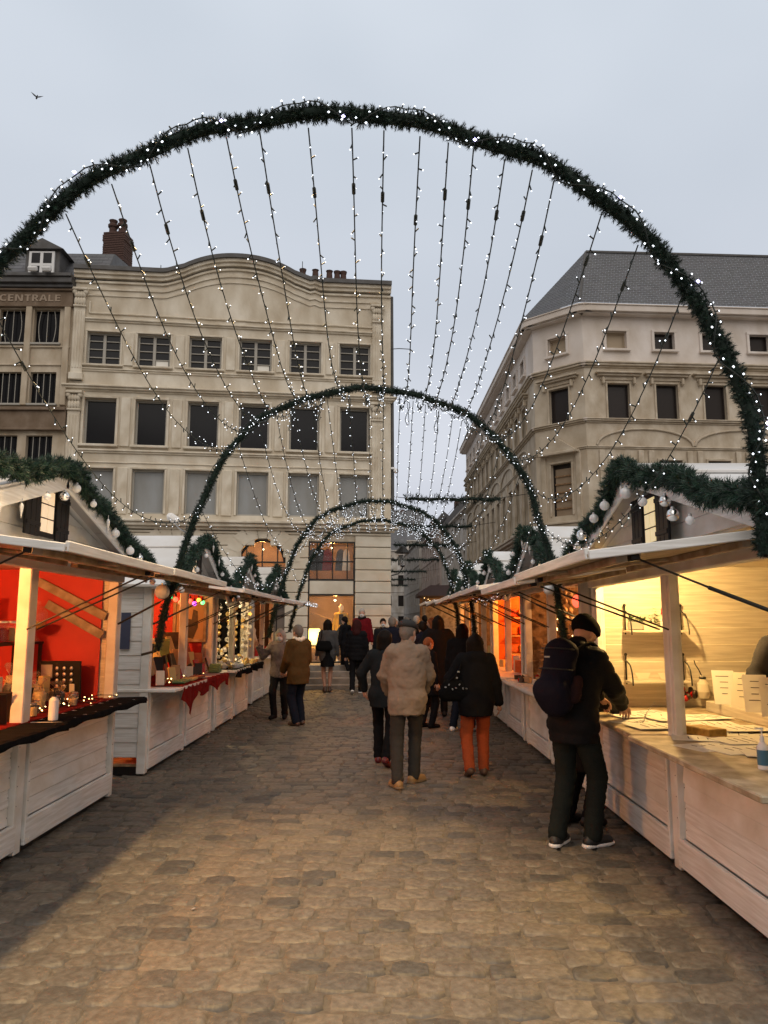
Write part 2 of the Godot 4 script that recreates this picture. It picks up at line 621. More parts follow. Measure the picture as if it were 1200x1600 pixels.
func sett_shape(r: RandomNumberGenerator) -> Mb:   # one metre wide and deep, top near y = 0
	var m := Mb.new()
	var outer := []
	var inner := []
	var cnt := 14
	for k in cnt:
		var a := TAU * k / cnt + 0.3
		var d := Vector3(cos(a), 0, -sin(a))
		var e := 0.5 / pow(pow(absf(d.x), 8.0) + pow(absf(d.z), 8.0), 1.0 / 8.0)
		var wob := r.randf_range(0.94, 1.02)
		outer.append(d * e * wob + Vector3(0, -0.030, 0))
		inner.append(d * e * wob * r.randf_range(0.85, 0.93) + Vector3(0, r.randf_range(-0.004, 0.003), 0))
	var mid := Vector3(r.randf_range(-0.05, 0.05), 0.003, r.randf_range(-0.05, 0.05))
	# smooth normals: estimate by face, softened
	for k in cnt:
		var k2 := (k + 1) % cnt
		var nrm := func(p: Vector3, rim: bool) -> Vector3:
			return (Vector3(p.x * 0.05, 1, p.z * 0.05) if not rim else Vector3(p.x * 0.6, 1, p.z * 0.6)).normalized()
		m.trin(mid, inner[k], inner[k2], Vector3.UP, nrm.call(inner[k], false), nrm.call(inner[k2], false))
		m.trin(inner[k], outer[k], outer[k2], nrm.call(inner[k], false), nrm.call(outer[k], true), nrm.call(outer[k2], true))
		m.trin(inner[k], outer[k2], inner[k2], nrm.call(inner[k], false), nrm.call(outer[k2], true), nrm.call(inner[k2], false))
		m.quad(outer[k2], outer[k], outer[k] + Vector3(0, -0.05, 0), outer[k2] + Vector3(0, -0.05, 0))
	return m

# ---------------------------------------------------------------- buildings
# A wall in the x-y plane, front face at z = 0, made of blocks round its openings [x0, y0, x1, y1]
func wall_blocks(m: Mb, x0: float, y0: float, x1: float, y1: float, holes: Array, th: float) -> void:
	var xs := [x0, x1]
	var ys := [y0, y1]
	for h in holes:
		xs.append_array([h[0], h[2]])
		ys.append_array([h[1], h[3]])
	xs.sort()
	ys.sort()
	for j in ys.size() - 1:
		var a: float = ys[j]
		var b: float = ys[j + 1]
		if b - a < 0.001 or a < y0 - 0.001 or b > y1 + 0.001:
			continue
		var start := -1e9
		for i in xs.size() - 1:
			var p: float = xs[i]
			var q: float = xs[i + 1]
			if q - p < 0.001 or p < x0 - 0.001 or q > x1 + 0.001:
				continue
			var open := false
			for h in holes:
				if p > h[0] - 0.001 and q < h[2] + 0.001 and a > h[1] - 0.001 and b < h[3] + 0.001:
					open = true
			if not open:
				if start < -1e8:
					start = p
				if i == xs.size() - 2 or q > x1 - 0.001:
					m.box(Vector3((start + q) / 2, (a + b) / 2, -th / 2), Vector3(q - start, b - a, th))
					start = -1e9
			elif start > -1e8:
				m.box(Vector3((start + p) / 2, (a + b) / 2, -th / 2), Vector3(p - start, b - a, th))
				start = -1e9

func moulding(m: Mb, x0: float, x1: float, y: float, prof: Array, ends := true) -> void:   # prof: [[out, height], ...] boxes stacked upwards
	var h := y
	for p in prof:
		m.box(Vector3((x0 + x1) / 2, h + p[1] / 2, p[0] / 2 - 0.03), Vector3(x1 - x0 + (p[0] * 2 if ends else 0.0), p[1], p[0] + 0.06), Basis(), 0.012)
		h += p[1]

func surround(m: Mb, w: Array, t: float, out: float) -> void:
	m.box(Vector3((w[0] + w[2]) / 2, w[3] + t / 2, out / 2 - 0.02), Vector3(w[2] - w[0] + 2 * t, t, out + 0.04), Basis(), 0.01)
	m.box(Vector3(w[0] - t / 2, (w[1] + w[3]) / 2, out / 2 - 0.021), Vector3(t, w[3] - w[1], out + 0.038), Basis(), 0.01)
	m.box(Vector3(w[2] + t / 2, (w[1] + w[3]) / 2, out / 2 - 0.021), Vector3(t, w[3] - w[1], out + 0.038), Basis(), 0.01)

# a window in an opening: pane(s) and a frame; returns the window part
func window(parent: Node3D, w: Array, glass_m: Material, frame_m: Material, nx: int, ny: int, deep := 0.16, bar := 0.03, xf := Transform3D()) -> MeshInstance3D:
	var f := Mb.new()
	var cx: float = (w[0] + w[2]) / 2
	var cy: float = (w[1] + w[3]) / 2
	var ww: float = w[2] - w[0]
	var hh: float = w[3] - w[1]
	var e := 0.05
	for s in [-1, 1]:
		f.box(Vector3(cx + s * (ww / 2 - e / 2), cy, -deep), Vector3(e, hh, 0.07), Basis(), 0.008)
		f.box(Vector3(cx, cy + s * (hh / 2 - e / 2), -deep), Vector3(ww - 2 * e, e, 0.068), Basis(), 0.008)
	for k in range(1, nx):
		f.box(Vector3(cx - ww / 2 + ww * k / nx, cy, -deep + 0.004), Vector3(0.085 if nx == 2 else bar, hh - 2 * e, 0.075), Basis(), 0.008)
	for k in range(1, ny):
		f.box(Vector3(cx, cy - hh / 2 + hh * k / ny, -deep + 0.002), Vector3(ww - 2 * e, bar, 0.05))
	var o := part("window", f, frame_m, parent, xf)
	for k in nx:
		var g := Mb.new()
		g.box(Vector3(cx - ww / 2 + ww * (k + 0.5) / nx, cy, -deep - 0.035), Vector3(ww / nx - 0.004, hh - 0.02, 0.02))
		part("pane", g, glass_m, o)
	return o

func capital(m: Mb, x: float, y: float, w: float) -> void:   # carved head of a pilaster
	m.box(Vector3(x, y + 0.52, 0.09), Vector3(w + 0.12, 0.07, 0.24), Basis(), 0.012)
	m.box(Vector3(x, y + 0.03, 0.06), Vector3(w + 0.04, 0.05, 0.18), Basis(), 0.012)
	m.box(Vector3(x, y + 0.27, 0.04), Vector3(w * 0.9, 0.44, 0.12))
	for k in 4:
		var px := x + w * (-0.36 + 0.24 * k)
		m.ball(Vector3(px, y + 0.17, 0.11), Vector3(0.055, 0.12, 0.05), 8, 5)
		m.ball(Vector3(px, y + 0.37, 0.12), Vector3(0.055, 0.10, 0.055), 8, 5)
	for s in [-1, 1]:
		m.ball(Vector3(x + s * w * 0.48, y + 0.44, 0.13), Vector3(0.075, 0.075, 0.06), 8, 6)

func pilaster(m: Mb, x: float, y0: float, y1: float, w: float) -> void:
	m.box(Vector3(x, (y0 + y1) / 2, 0.03), Vector3(w, y1 - y0, 0.12))
	for k in 4:
		m.box(Vector3(x + w * (-0.36 + 0.24 * k), (y0 + y1) / 2 + 0.1, 0.095), Vector3(w * 0.14, y1 - y0 - 0.5, 0.03), Basis(), 0.01)
	m.box(Vector3(x, y0 + 0.1, 0.06), Vector3(w + 0.08, 0.2, 0.2), Basis(), 0.015)

func slate_roof(m: Mb, a: Vector3, b: Vector3, d: Vector3, e: Vector3, course: float, wid: float) -> void:
	# a-b the eave (left to right), e-d the ridge above them; overlapping slates with their own tones
	m.colored = true
	var rows := int(a.distance_to(e) / course)
	var nrm := (b - a).cross(e - a).normalized()
	for j in rows:
		var t0 := float(j) / rows
		var t1 := minf(1.0, float(j + 1.25) / rows)
		var l0 := a.lerp(e, t0)
		var r0 := b.lerp(d, t0)
		var l1 := a.lerp(e, t1)
		var r1 := b.lerp(d, t1)
		var cnt := maxi(1, int(l0.distance_to(r0) / wid))
		var off := 0.5 if j % 2 else 0.0
		for i in cnt + 1:
			var u0 := clampf((i - off) / cnt, 0, 1)
			var u1 := clampf((i + 1 - off) / cnt, 0, 1)
			if u1 - u0 < 0.001:
				continue
			var q := rng.randf_range(0.098, 0.114) * (1.2 if rng.randf() < 0.03 else 1.0)
			m.col = Color(q * 0.97, q * 1.0, q * 1.10)
			var lift := nrm * rng.randf_range(0.006, 0.010)
			var p0 := l0.lerp(r0, u0 + 0.004 / cnt) + lift
			var p1 := l0.lerp(r0, u1 - 0.012 / cnt) + lift
			var p2 := l1.lerp(r1, u1 - 0.012 / cnt)
			var p3 := l1.lerp(r1, u0 + 0.004 / cnt)
			m.quad(p0, p1, p2, p3)
			m.quad(p0 - lift, p1 - lift, p1, p0)

func buildings() -> void:
	cream_building()
	old_building()
	corner_building()

const CB := [0.15, -22.0]   # the right-hand foot of the cream building's front

func cream_building() -> void:
	var yaw := deg_to_rad(8.0)   # its right end stands farther away
	var b := thing("cream_building", "cream plastered shop building with curved parapet and lit shop windows at its foot", "building", Vector3(0.15, 0.12, -22.0), yaw)
	# local x runs along the front from -9.05 to 0.05, heights below are above the square
	var H := -0.12
	var holes := []
	var w3 := []
	var w2 := []
	var w1 := []
	for k in 6:
		var c: float = [-8.17, -6.79, -5.35, -3.92, -2.48, -1.02][k]
		w3.append([c - 0.46, 8.95 + H, c + 0.46, 9.91 + H])
		w2.append([c - 0.43, 6.65 + H, c + 0.43, 7.97 + H])
		w1.append([c - 0.44, 4.72 + H, c + 0.44, 5.97 + H])
	holes.append_array(w3)
	holes.append_array(w2)
	holes.append_array(w1)
	var door := [-2.31, 0.62 + H, -0.98, 4.03 + H]
	var arc := [-4.25, 0.62 + H, -2.95, 3.42 + H]
	var arc2 := [-6.6, 0.62 + H, -5.3, 3.42 + H]
	var m := Mb.new()
	wall_blocks(m, -9.05, 4.30 + H, 0.05, 11.05 + H, holes, 0.4)
	part("wall", m, M.cream_plaster, b)
	# ground floor of long stone courses with open joints
	var y := -0.15
	var course := 0
	while y < 4.28 + H:
		var top := minf(y + 0.325, 4.28 + H)
		var spans := [[-9.05, arc2[0]], [arc2[2], arc[0]], [arc[2], door[0]], [door[2], 0.05]]
		if y + 0.1 > door[3]:
			spans = [[-9.05, 0.05]]
		for sp in spans:
			var a: float = sp[0]
			var e: float = sp[1]
			# above the spring of the arches the stones step back to the curve
			var ym := (y + top) / 2
			for ar in [arc, arc2]:
				var r: float = (ar[2] - ar[0]) / 2
				var cx: float = (ar[2] + ar[0]) / 2
				if ym > ar[3] and ym < ar[3] + r:
					var half := sqrt(r * r - (ym - ar[3]) * (ym - ar[3]))
					if absf(a - ar[2]) < 0.01:
						a = cx + half
					if absf(e - ar[0]) < 0.01:
						e = cx - half
			var n := maxi(1, int((e - a) / 1.3))
			for k in n:
				var x0 := a + (e - a) * k / n
				var x1 := a + (e - a) * (k + 1) / n
				var st := Mb.new()
				st.box(Vector3((x0 + x1) / 2, (y + top) / 2, -0.17), Vector3(x1 - x0 - (0.012 if n > 1 else 0.0), top - y - 0.022, 0.4), Basis(), 0.014)
				part("stone", st, M.cream_stone, b)
		y += 0.325
		course += 1
	var bk := Mb.new()   # solid core behind the joints
	wall_blocks(bk, -9.04, -0.2, 0.04, 4.29 + H, [[door[0] - 0.02, door[1], door[2] + 0.02, door[3]], [arc[0] - 0.02, arc[1], arc[2] + 0.02, arc[3] + 0.64], [arc2[0] - 0.02, arc2[1], arc2[2] + 0.02, arc2[3] + 0.64]], 0.1)
	part("joint_mortar", bk, M.limestone_trim, b, Transform3D(Basis(), Vector3(0, 0, -0.03)))
	# side and rear shell
	var sh := Mb.new()
	sh.box(Vector3(-0.15, 5.5, -5.4), Vector3(0.398, 11.2, 10.0))
	sh.box(Vector3(-4.5, 11.0 + H, -5.4), Vector3(8.7, 0.2, 10.0))
	sh.box(Vector3(-4.5, 5.5, -10.3), Vector3(8.6, 11.0, 0.3))
	sh.box(Vector3(-4.5, 4.5, -3.0), Vector3(8.68, 0.2, 5.2))
	part("side_wall", sh, M.cream_plaster, b)
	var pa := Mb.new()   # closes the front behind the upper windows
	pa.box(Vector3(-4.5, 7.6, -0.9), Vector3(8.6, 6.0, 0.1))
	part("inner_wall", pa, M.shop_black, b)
	# string courses, sills and panels
	var tr := Mb.new()
	moulding(tr, -9.05, 0.05, 4.30 + H, [[0.10, 0.08], [0.22, 0.10], [0.30, 0.07]])
	moulding(tr, -8.8, -0.2, 6.40 + H, [[0.05, 0.05], [0.09, 0.05]], false)
	moulding(tr, -8.75, -0.25, 6.12 + H, [[0.03, 0.04]], false)
	moulding(tr, -9.05, 0.05, 8.16 + H, [[0.05, 0.05], [0.12, 0.06], [0.17, 0.05]])
	moulding(tr, -8.75, -0.25, 8.74 + H, [[0.04, 0.05], [0.07, 0.04]], false)
	moulding(tr, -8.75, -0.25, 10.20 + H, [[0.05, 0.05], [0.09, 0.05]], false)
	moulding(tr, -8.6, -0.4, 10.43 + H, [[0.045, 0.05]], false)
	for w in w2:
		surround(tr, w, 0.07, 0.05)
		tr.box(Vector3((w[0] + w[2]) / 2, w[1] - 0.04, 0.03), Vector3(1.06, 0.07, 0.16), Basis(), 0.012)
	for w in w3:
		surround(tr, w, 0.05, 0.04)
		tr.box(Vector3((w[0] + w[2]) / 2, w[1] - 0.035, 0.03), Vector3(1.1, 0.06, 0.15), Basis(), 0.012)
	for w in w1:
		surround(tr, w, 0.06, 0.045)
	for k in 5:   # raised strips between the windows
		var x: float = ([-8.17, -6.79, -5.35, -3.92, -2.48, -1.02][k] + [-8.17, -6.79, -5.35, -3.92, -2.48, -1.02][k + 1]) / 2
		tr.box(Vector3(x, 7.3 + H, 0.02), Vector3(0.26, 1.4, 0.07), Basis(), 0.012)
		tr.box(Vector3(x, 9.43 + H, 0.015), Vector3(0.26, 0.98, 0.06), Basis(), 0.012)
		tr.box(Vector3(x, 5.35 + H, 0.015), Vector3(0.28, 1.3, 0.06), Basis(), 0.012)
	for s in [-1, 1]:   # curled ends of the blank frieze panel
		tr.box(Vector3(-4.5 + s * 4.1, 10.62 + H, 0.02), Vector3(0.05, 0.35, 0.07), Basis(), 0.01)
	part("string_course", tr, M.cream_trim, b)
	var pi := Mb.new()
	for x in [-8.86, -0.36]:
		pilaster(pi, x, 8.45 + H, 10.62 + H, 0.30)
		capital(pi, x, 10.58 + H, 0.30)
		pilaster(pi, x, 4.62 + H, 7.60 + H, 0.32)
		capital(pi, x, 7.56 + H, 0.32)
	part("pilaster", pi, M.cream_trim, b)
	var cm := Mb.new()   # a security camera at the corner
	cm.box(Vector3(0.11, 6.2 + H, 0.0), Vector3(0.12, 0.06, 0.06), Basis(), 0.01)
	cm.ball(Vector3(0.2, 6.12 + H, 0.02), Vector3(0.075, 0.075, 0.075), 12, 8)
	part("security_camera", cm, M.white_plastic, b)
	# the parapet: level shoulders that sweep up to a curved head
	var line := PackedVector2Array()
	for k in 61:
		var u := -9.05 + 9.1 * k / 60.0
		line.append(Vector2(u, parapet_top(u) + H))
	var poly := PackedVector2Array([Vector2(0.05, 11.05 + H), ])
	for k in 61:
		poly.append(line[60 - k] + Vector2(0, -0.36))
	poly.append(Vector2(-9.05, 11.05 + H))
	var pp := Mb.new()
	var rp := PackedVector2Array()
	for k in poly.size():
		rp.append(poly[poly.size() - 1 - k])
	pp.prism(rp if Geometry2D.is_polygon_clockwise(poly) else poly, -0.4, 0.0)
	part("parapet", pp, M.cream_plaster, b)
	for q in [[-0.42, 0.06, 0.06, M.cream_trim], [-0.30, 0.10, 0.13, M.cream_trim], [-0.20, 0.10, 0.20, M.cream_trim], [-0.10, 0.12, 0.27, M.lead_grey], [-0.62, 0.05, 0.04, M.cream_trim], [-0.80, 0.04, 0.03, M.cream_trim]]:
		var mo := Mb.new()
		for k in 60:
			var p0 := line[k]
			var p1 := line[k + 1]
			if k < 2 and q[0] < -0.5 or k > 57 and q[0] < -0.5:
				continue
			var lo: float = q[0]
			var hh: float = q[1]
			var zz: float = q[2]
			var a := Vector3(p0.x, p0.y + lo, 0)
			var c := Vector3(p1.x, p1.y + lo, 0)
			var up := Vector3(0, hh, 0)
			var fz := Vector3(0, 0, zz)
			mo.quad(a + fz, c + fz, c + fz + up, a + fz + up)
			mo.quad(a + fz + up, c + fz + up, c + up + Vector3(0, 0, -0.42), a + up + Vector3(0, 0, -0.42))
			mo.quad(a, c, c + fz, a + fz)
			if k == 59:
				mo.quad(c + fz, c + Vector3(0, 0, -0.4), c + up + Vector3(0, 0, -0.4), c + fz + up)
		part("cornice_band", mo, q[3], b)
	# windows
	for k in 6:
		window(b, w3[k], M.window_dark, M.frame_grey, 2, 4, 0.14, 0.022)
		var o := window(b, w2[k], M.window_dark, M.frame_grey, 1, 1, 0.18)
		if k == 1 or k == 3:   # a pale box stands on the sill inside
			var bm := Mb.new()
			bm.box(Vector3(w3[k][2] - 0.24, w3[k][1] + 0.14, -0.15), Vector3(0.34, 0.16, 0.02))
			part("window_box", bm, M.paper_white, b)
		o = window(b, w1[k], M.window_blind, M.frame_grey, 1, 1, 0.13)
	# shop windows: a lit room behind glass, in two storeys with a panel between
	var ro := Mb.new()
	for q in [[-2.30, 2.50 + H, -0.99, 0.0], [-2.30, 4.03 + H, -0.99, 2.9 + H]]:
		pass
	ro.box(Vector3(-1.645, 2.1, -1.75), Vector3(2.4, 4.2, 0.1))            # rear wall
	ro.box(Vector3(-2.85, 2.1, -1.05), Vector3(0.1, 4.2, 1.3))
	ro.box(Vector3(-0.45, 2.1, -1.05), Vector3(0.1, 4.2, 1.3))
	ro.box(Vector3(-1.645, 0.55 + H, -1.05), Vector3(2.4, 0.1, 1.35))
	ro.box(Vector3(-1.645, 2.72 + H, -1.05), Vector3(2.3, 0.4, 1.3))
	ro.box(Vector3(-1.645, 4.12 + H, -1.05), Vector3(2.4, 0.1, 1.35))
	part("shop_room", ro, M.shop_inner, b)
	var pn := Mb.new()
	pn.box(Vector3(-1.645, 2.725 + H, -0.08), Vector3(1.25, 0.38, 0.06), Basis(), 0.01)
	part("shop_panel", pn, M.cream_stone, b)
	var fr := Mb.new()
	for s in [-1, 1]:
		fr.box(Vector3(-1.645 + s * 0.645, 2.33 + H, -0.1), Vector3(0.045, 3.4, 0.12))
	for yy in [0.64, 2.51, 2.94, 4.01]:
		fr.box(Vector3(-1.645, yy + H, -0.1), Vector3(1.245, 0.045, 0.115))
	for x in [-2.06, -1.62, -1.20]:
		fr.box(Vector3(x, 3.475 + H, -0.1), Vector3(0.03, 1.03, 0.10))
	fr.box(Vector3(-1.645, 3.46 + H, -0.1), Vector3(1.245, 0.035, 0.09))
	var so := part("shop_window", fr, M.shop_black, b)
	for q in [[0.66, 2.49], [2.96, 3.99]]:
		var g := Mb.new()
		g.quad(Vector3(-2.28, q[0] + H, -0.11), Vector3(-1.01, q[0] + H, -0.11), Vector3(-1.01, q[1] + H, -0.11), Vector3(-2.28, q[1] + H, -0.11))
		part("pane", g, M.shop_glass, so)
	for q in [[arc, 0.65], [arc2, 0.65]]:
		var ar: Array = q[0]
		var r: float = q[1]
		var cx: float = (ar[0] + ar[2]) / 2
		var af := Mb.new()
		var pts := PackedVector3Array()
		for k in 17:
			var an := PI * k / 16
			pts.append(Vector3(cx + cos(an) * (r - 0.03), ar[3] + sin(an) * (r - 0.03), -0.1))
		af.tube(pts, 0.04, -1, 6)
		for x in [-0.33, 0.0, 0.33]:
			af.box(Vector3(cx + x * r * 2, (ar[1] + ar[3] + r * 0.9) / 2, -0.1), Vector3(0.035, ar[3] + r * 0.8 - ar[1], 0.08))
		for yy in [0.0, -0.6, -1.5]:
			af.box(Vector3(cx, ar[3] + yy, -0.1), Vector3(r * 2, 0.04, 0.09))
		var ao := part("arched_window", af, M.shop_black, b)
		var g := Mb.new()
		g.quad(Vector3(ar[0], ar[1], -0.11), Vector3(ar[2], ar[1], -0.11), Vector3(ar[2], ar[3] + r, -0.11), Vector3(ar[0], ar[3] + r, -0.11))
		part("pane", g, M.shop_glass, ao)
		var vs := Mb.new()   # wedge stones round the arch
		for k in 9:
			var a0 := PI * k / 9 + 0.012
			var a1 := PI * (k + 1) / 9 - 0.012
			var pl := PackedVector2Array([Vector2(cos(a0), sin(a0)) * (r + 0.02), Vector2(cos(a0), sin(a0)) * (r + 0.42), Vector2(cos(a1), sin(a1)) * (r + 0.42), Vector2(cos(a1), sin(a1)) * (r + 0.02)])
			var wz := Mb.new()
			wz.prism(pl, -0.3, 0.042, Transform3D(Basis(), Vector3(cx, ar[3], 0)))
			part("wedge_stone", wz, M.cream_stone, b)
		var rm := Mb.new()
		rm.box(Vector3(cx, 2.1, -1.75), Vector3(r * 2.4, 4.1, 0.1))
		rm.box(Vector3(cx - r * 1.15, 2.1, -1.05), Vector3(0.08, 4.1, 1.3))
		rm.box(Vector3(cx + r * 1.15, 2.1, -1.05), Vector3(0.08, 4.1, 1.3))
		rm.box(Vector3(cx, 4.13, -1.05), Vector3(r * 2.3, 0.08, 1.3))
		part("shop_room", rm, M.shop_inner, b)
		var sv := Mb.new()
		for yy in [2.2, 2.75, 3.25]:
			sv.box(Vector3(cx, yy, -1.45), Vector3(r * 2.1, 0.03, 0.35))
		for k in 14:
			sv.box(Vector3(cx - r * 0.9 + r * 1.8 * (k % 7) / 6.0, 2.4 + 0.55 * int(k / 7.0), -1.42), Vector3(0.12, rng.randf_range(0.2, 0.36), 0.2))
		part("shop_shelf", sv, M.wood_dark, b)
	# flues behind the parapet
	var fl := Mb.new()
	for x in [-2.75, -2.2, -1.8, -1.35, -1.1, -0.9]:
		fl.lathe([[0.13, 11.6], [0.13, 12.45], [0.11, 12.5], [0.09, rng.randf_range(12.65, 12.8)], [0.12, 12.82], [0.0, 12.82]], Vector3(x - 0.35, 0, -1.6), 8)
	fl.box(Vector3(-1.42, 12.25, -1.6), Vector3(0.9, 0.5, 0.4))
	part("chimney_pot", fl, M.brick_dark, b)
	var an := Mb.new()
	an.tube(PackedVector3Array([Vector3(-6.75, 11.7, -0.3), Vector3(-6.75, 12.05, -0.3)]), 0.012)
	an.tube(PackedVector3Array([Vector3(-2.6, 11.9, -0.4), Vector3(-2.6, 12.5, -0.4)]), 0.012)
	an.tube(PackedVector3Array([Vector3(0.05, 9.7, 0.02), Vector3(0.3, 9.72, 0.05), Vector3(0.62, 9.66, 0.2)]), 0.012)
	part("aerial", an, M.steel_dark, b)
	# down-pipe at the corner
	var dp := Mb.new()
	dp.tube(PackedVector3Array([Vector3(0.10, 11.4, -0.12), Vector3(0.12, 4.8, -0.12)]), 0.05, -1, 8)
	part("rain_pipe", dp, M.lead_grey, b)
	# a platform with steps before the shop
	var stp := thing("shop_steps", "three pale stone steps below the lit shop window", "steps", Vector3(0.15, 0, -22.0), yaw)
	for k in 4:
		var q := Mb.new()
		var yy := 0.10 + 0.145 * k
		q.box(Vector3(-3.4, yy / 2 + 0.07, 0.01 + (2.25 - 0.36 * k) / 2), Vector3(6.9 - 0.2 * k, yy + 0.05 - k * 0.002, 2.25 - 0.36 * k), Basis(), 0.012)
		part("step", q, M.step_stone, stp)
	# things in the shop window
	var cube := thing("window_lamp_cube", "glowing yellow cube lamp in the lit shop window", "lamp", b.transform * Vector3(-2.12, 0.62 + H, -0.55), yaw)
	var cb := Mb.new()
	cb.box(Vector3(0, 0.72, 0), Vector3(0.38, 0.46, 0.34), Basis(), 0.02)
	part("lamp_shade", cb, M.lamp_cube, cube)
	cb = Mb.new()
	cb.box(Vector3(0, 0.22, 0), Vector3(0.4, 0.44, 0.36), Basis(), 0.02)
	part("lamp_stand", cb, M.wood_tan, cube)
	omni(cube, Vector3(0, 0.75, 0.26), Color(1.0, 0.72, 0.25), 0.7, 0.15)
	var arm := thing("shop_awning_board", "sloping pale board above the yellow cube lamp in the shop window", "board", b.transform * Vector3(-1.95, 1.83, -0.7), yaw)
	cb = Mb.new()
	cb.box(Vector3(0, 0, 0), Vector3(0.75, 0.03, 0.5), tilt(Vector3.BACK, -0.35), 0.008)
	part("board", cb, M.wood_tan, arm)
	for q in [[Vector3(-1.5, 2.38, -0.6), 2.6, "downlight in the ceiling of the lower shop window"], [Vector3(-1.6, 3.9, -0.6), 1.8, "downlight in the ceiling of the upper shop window"], [Vector3(-3.6, 3.85, -0.8), 2.2, "downlight in the room behind the narrow arched window"], [Vector3(-5.95, 3.85, -0.8), 2.2, "downlight in the room behind the arched window hidden by the second left stall"]]:
		var la := thing("ceiling_lamp", q[2], "lamp", b.transform * (q[0] + Vector3(0, H, 0)), yaw)
		var lm := Mb.new()
		lm.ball(Vector3.ZERO, Vector3(0.03, 0.025, 0.03), 10, 6)
		part("bulb", lm, M.bulb_lamp, la)
		omni(la, Vector3.ZERO, Color(1.0, 0.70, 0.38), q[1] * 0.42, 0.05)
	# garments on a rail upstairs
	for k in 5:
		var gm := Mb.new()
		var x: float = [-2.15, -1.93, -1.74, -1.36, -1.2][k]
		var wd: float = [0.2, 0.26, 0.16, 0.16, 0.12][k]
		gm.prism(PackedVector2Array([Vector2(-wd, -0.62), Vector2(wd, -0.62), Vector2(wd * 0.7, -0.08), Vector2(0.03, 0), Vector2(-0.03, 0), Vector2(-wd * 0.7, -0.08)]), -0.05, 0.05)
		single("hanging_garment", gm, [M.black_cloth, M.black_cloth, M.red_cloth, M.shop_black, M.paper][k], ["broad black coat at the left end of the upper shop window", "wide black jacket beside the broad coat in the upper shop window", "narrow dark red garment in the middle of the upper shop window", "slim black garment hanging right of the middle in the upper shop window", "pale garment at the right end of the upper shop window"][k], "garment", "garments in the upper shop window", Transform3D(b.basis, b.transform * Vector3(x, 3.85 + H, -0.42 - 0.06 * (k % 2))))
	# wall lantern at the right-hand corner
	var la := thing("wall_lantern", "dark wall lantern on the corner of the cream building", "lantern", b.transform * Vector3(0.06, 3.2, 0.05), yaw)
	var q := Mb.new()
	q.lathe([[0.0, 0.62], [0.05, 0.60], [0.22, 0.42], [0.24, 0.40], [0.16, 0.38], [0.0, 0.38]], Vector3(0.32, 0, 0), 8)
	q.lathe([[0.0, -0.02], [0.06, 0.0], [0.07, 0.04], [0.0, 0.05]], Vector3(0.32, 0, 0), 8)
	q.tube(PackedVector3Array([Vector3(0, -0.25, 0), Vector3(0.2, -0.2, 0), Vector3(0.32, -0.02, 0)]), 0.02)
	part("lantern_frame", q, M.steel_dark, la)
	q = Mb.new()
	q.lathe([[0.08, 0.04], [0.15, 0.38]], Vector3(0.32, 0, 0), 6)
	part("lantern_glass", q, M.clear_glass, la)

func parapet_top(u: float) -> float:
	var c := absf(u + 4.42)
	if c < 1.62:
		return 12.40 - 0.43 * pow(c / 1.62, 2.2)
	if c < 2.15:
		var t := (c - 1.62) / 0.53
		return lerpf(11.97, 11.80, t * t * (3 - 2 * t) * 0.4 + t * 0.6)
	return 11.80 + (0.02 * (u + 2.2) if u > -2.2 else -0.03 * (-6.6 - u) / 2.0)

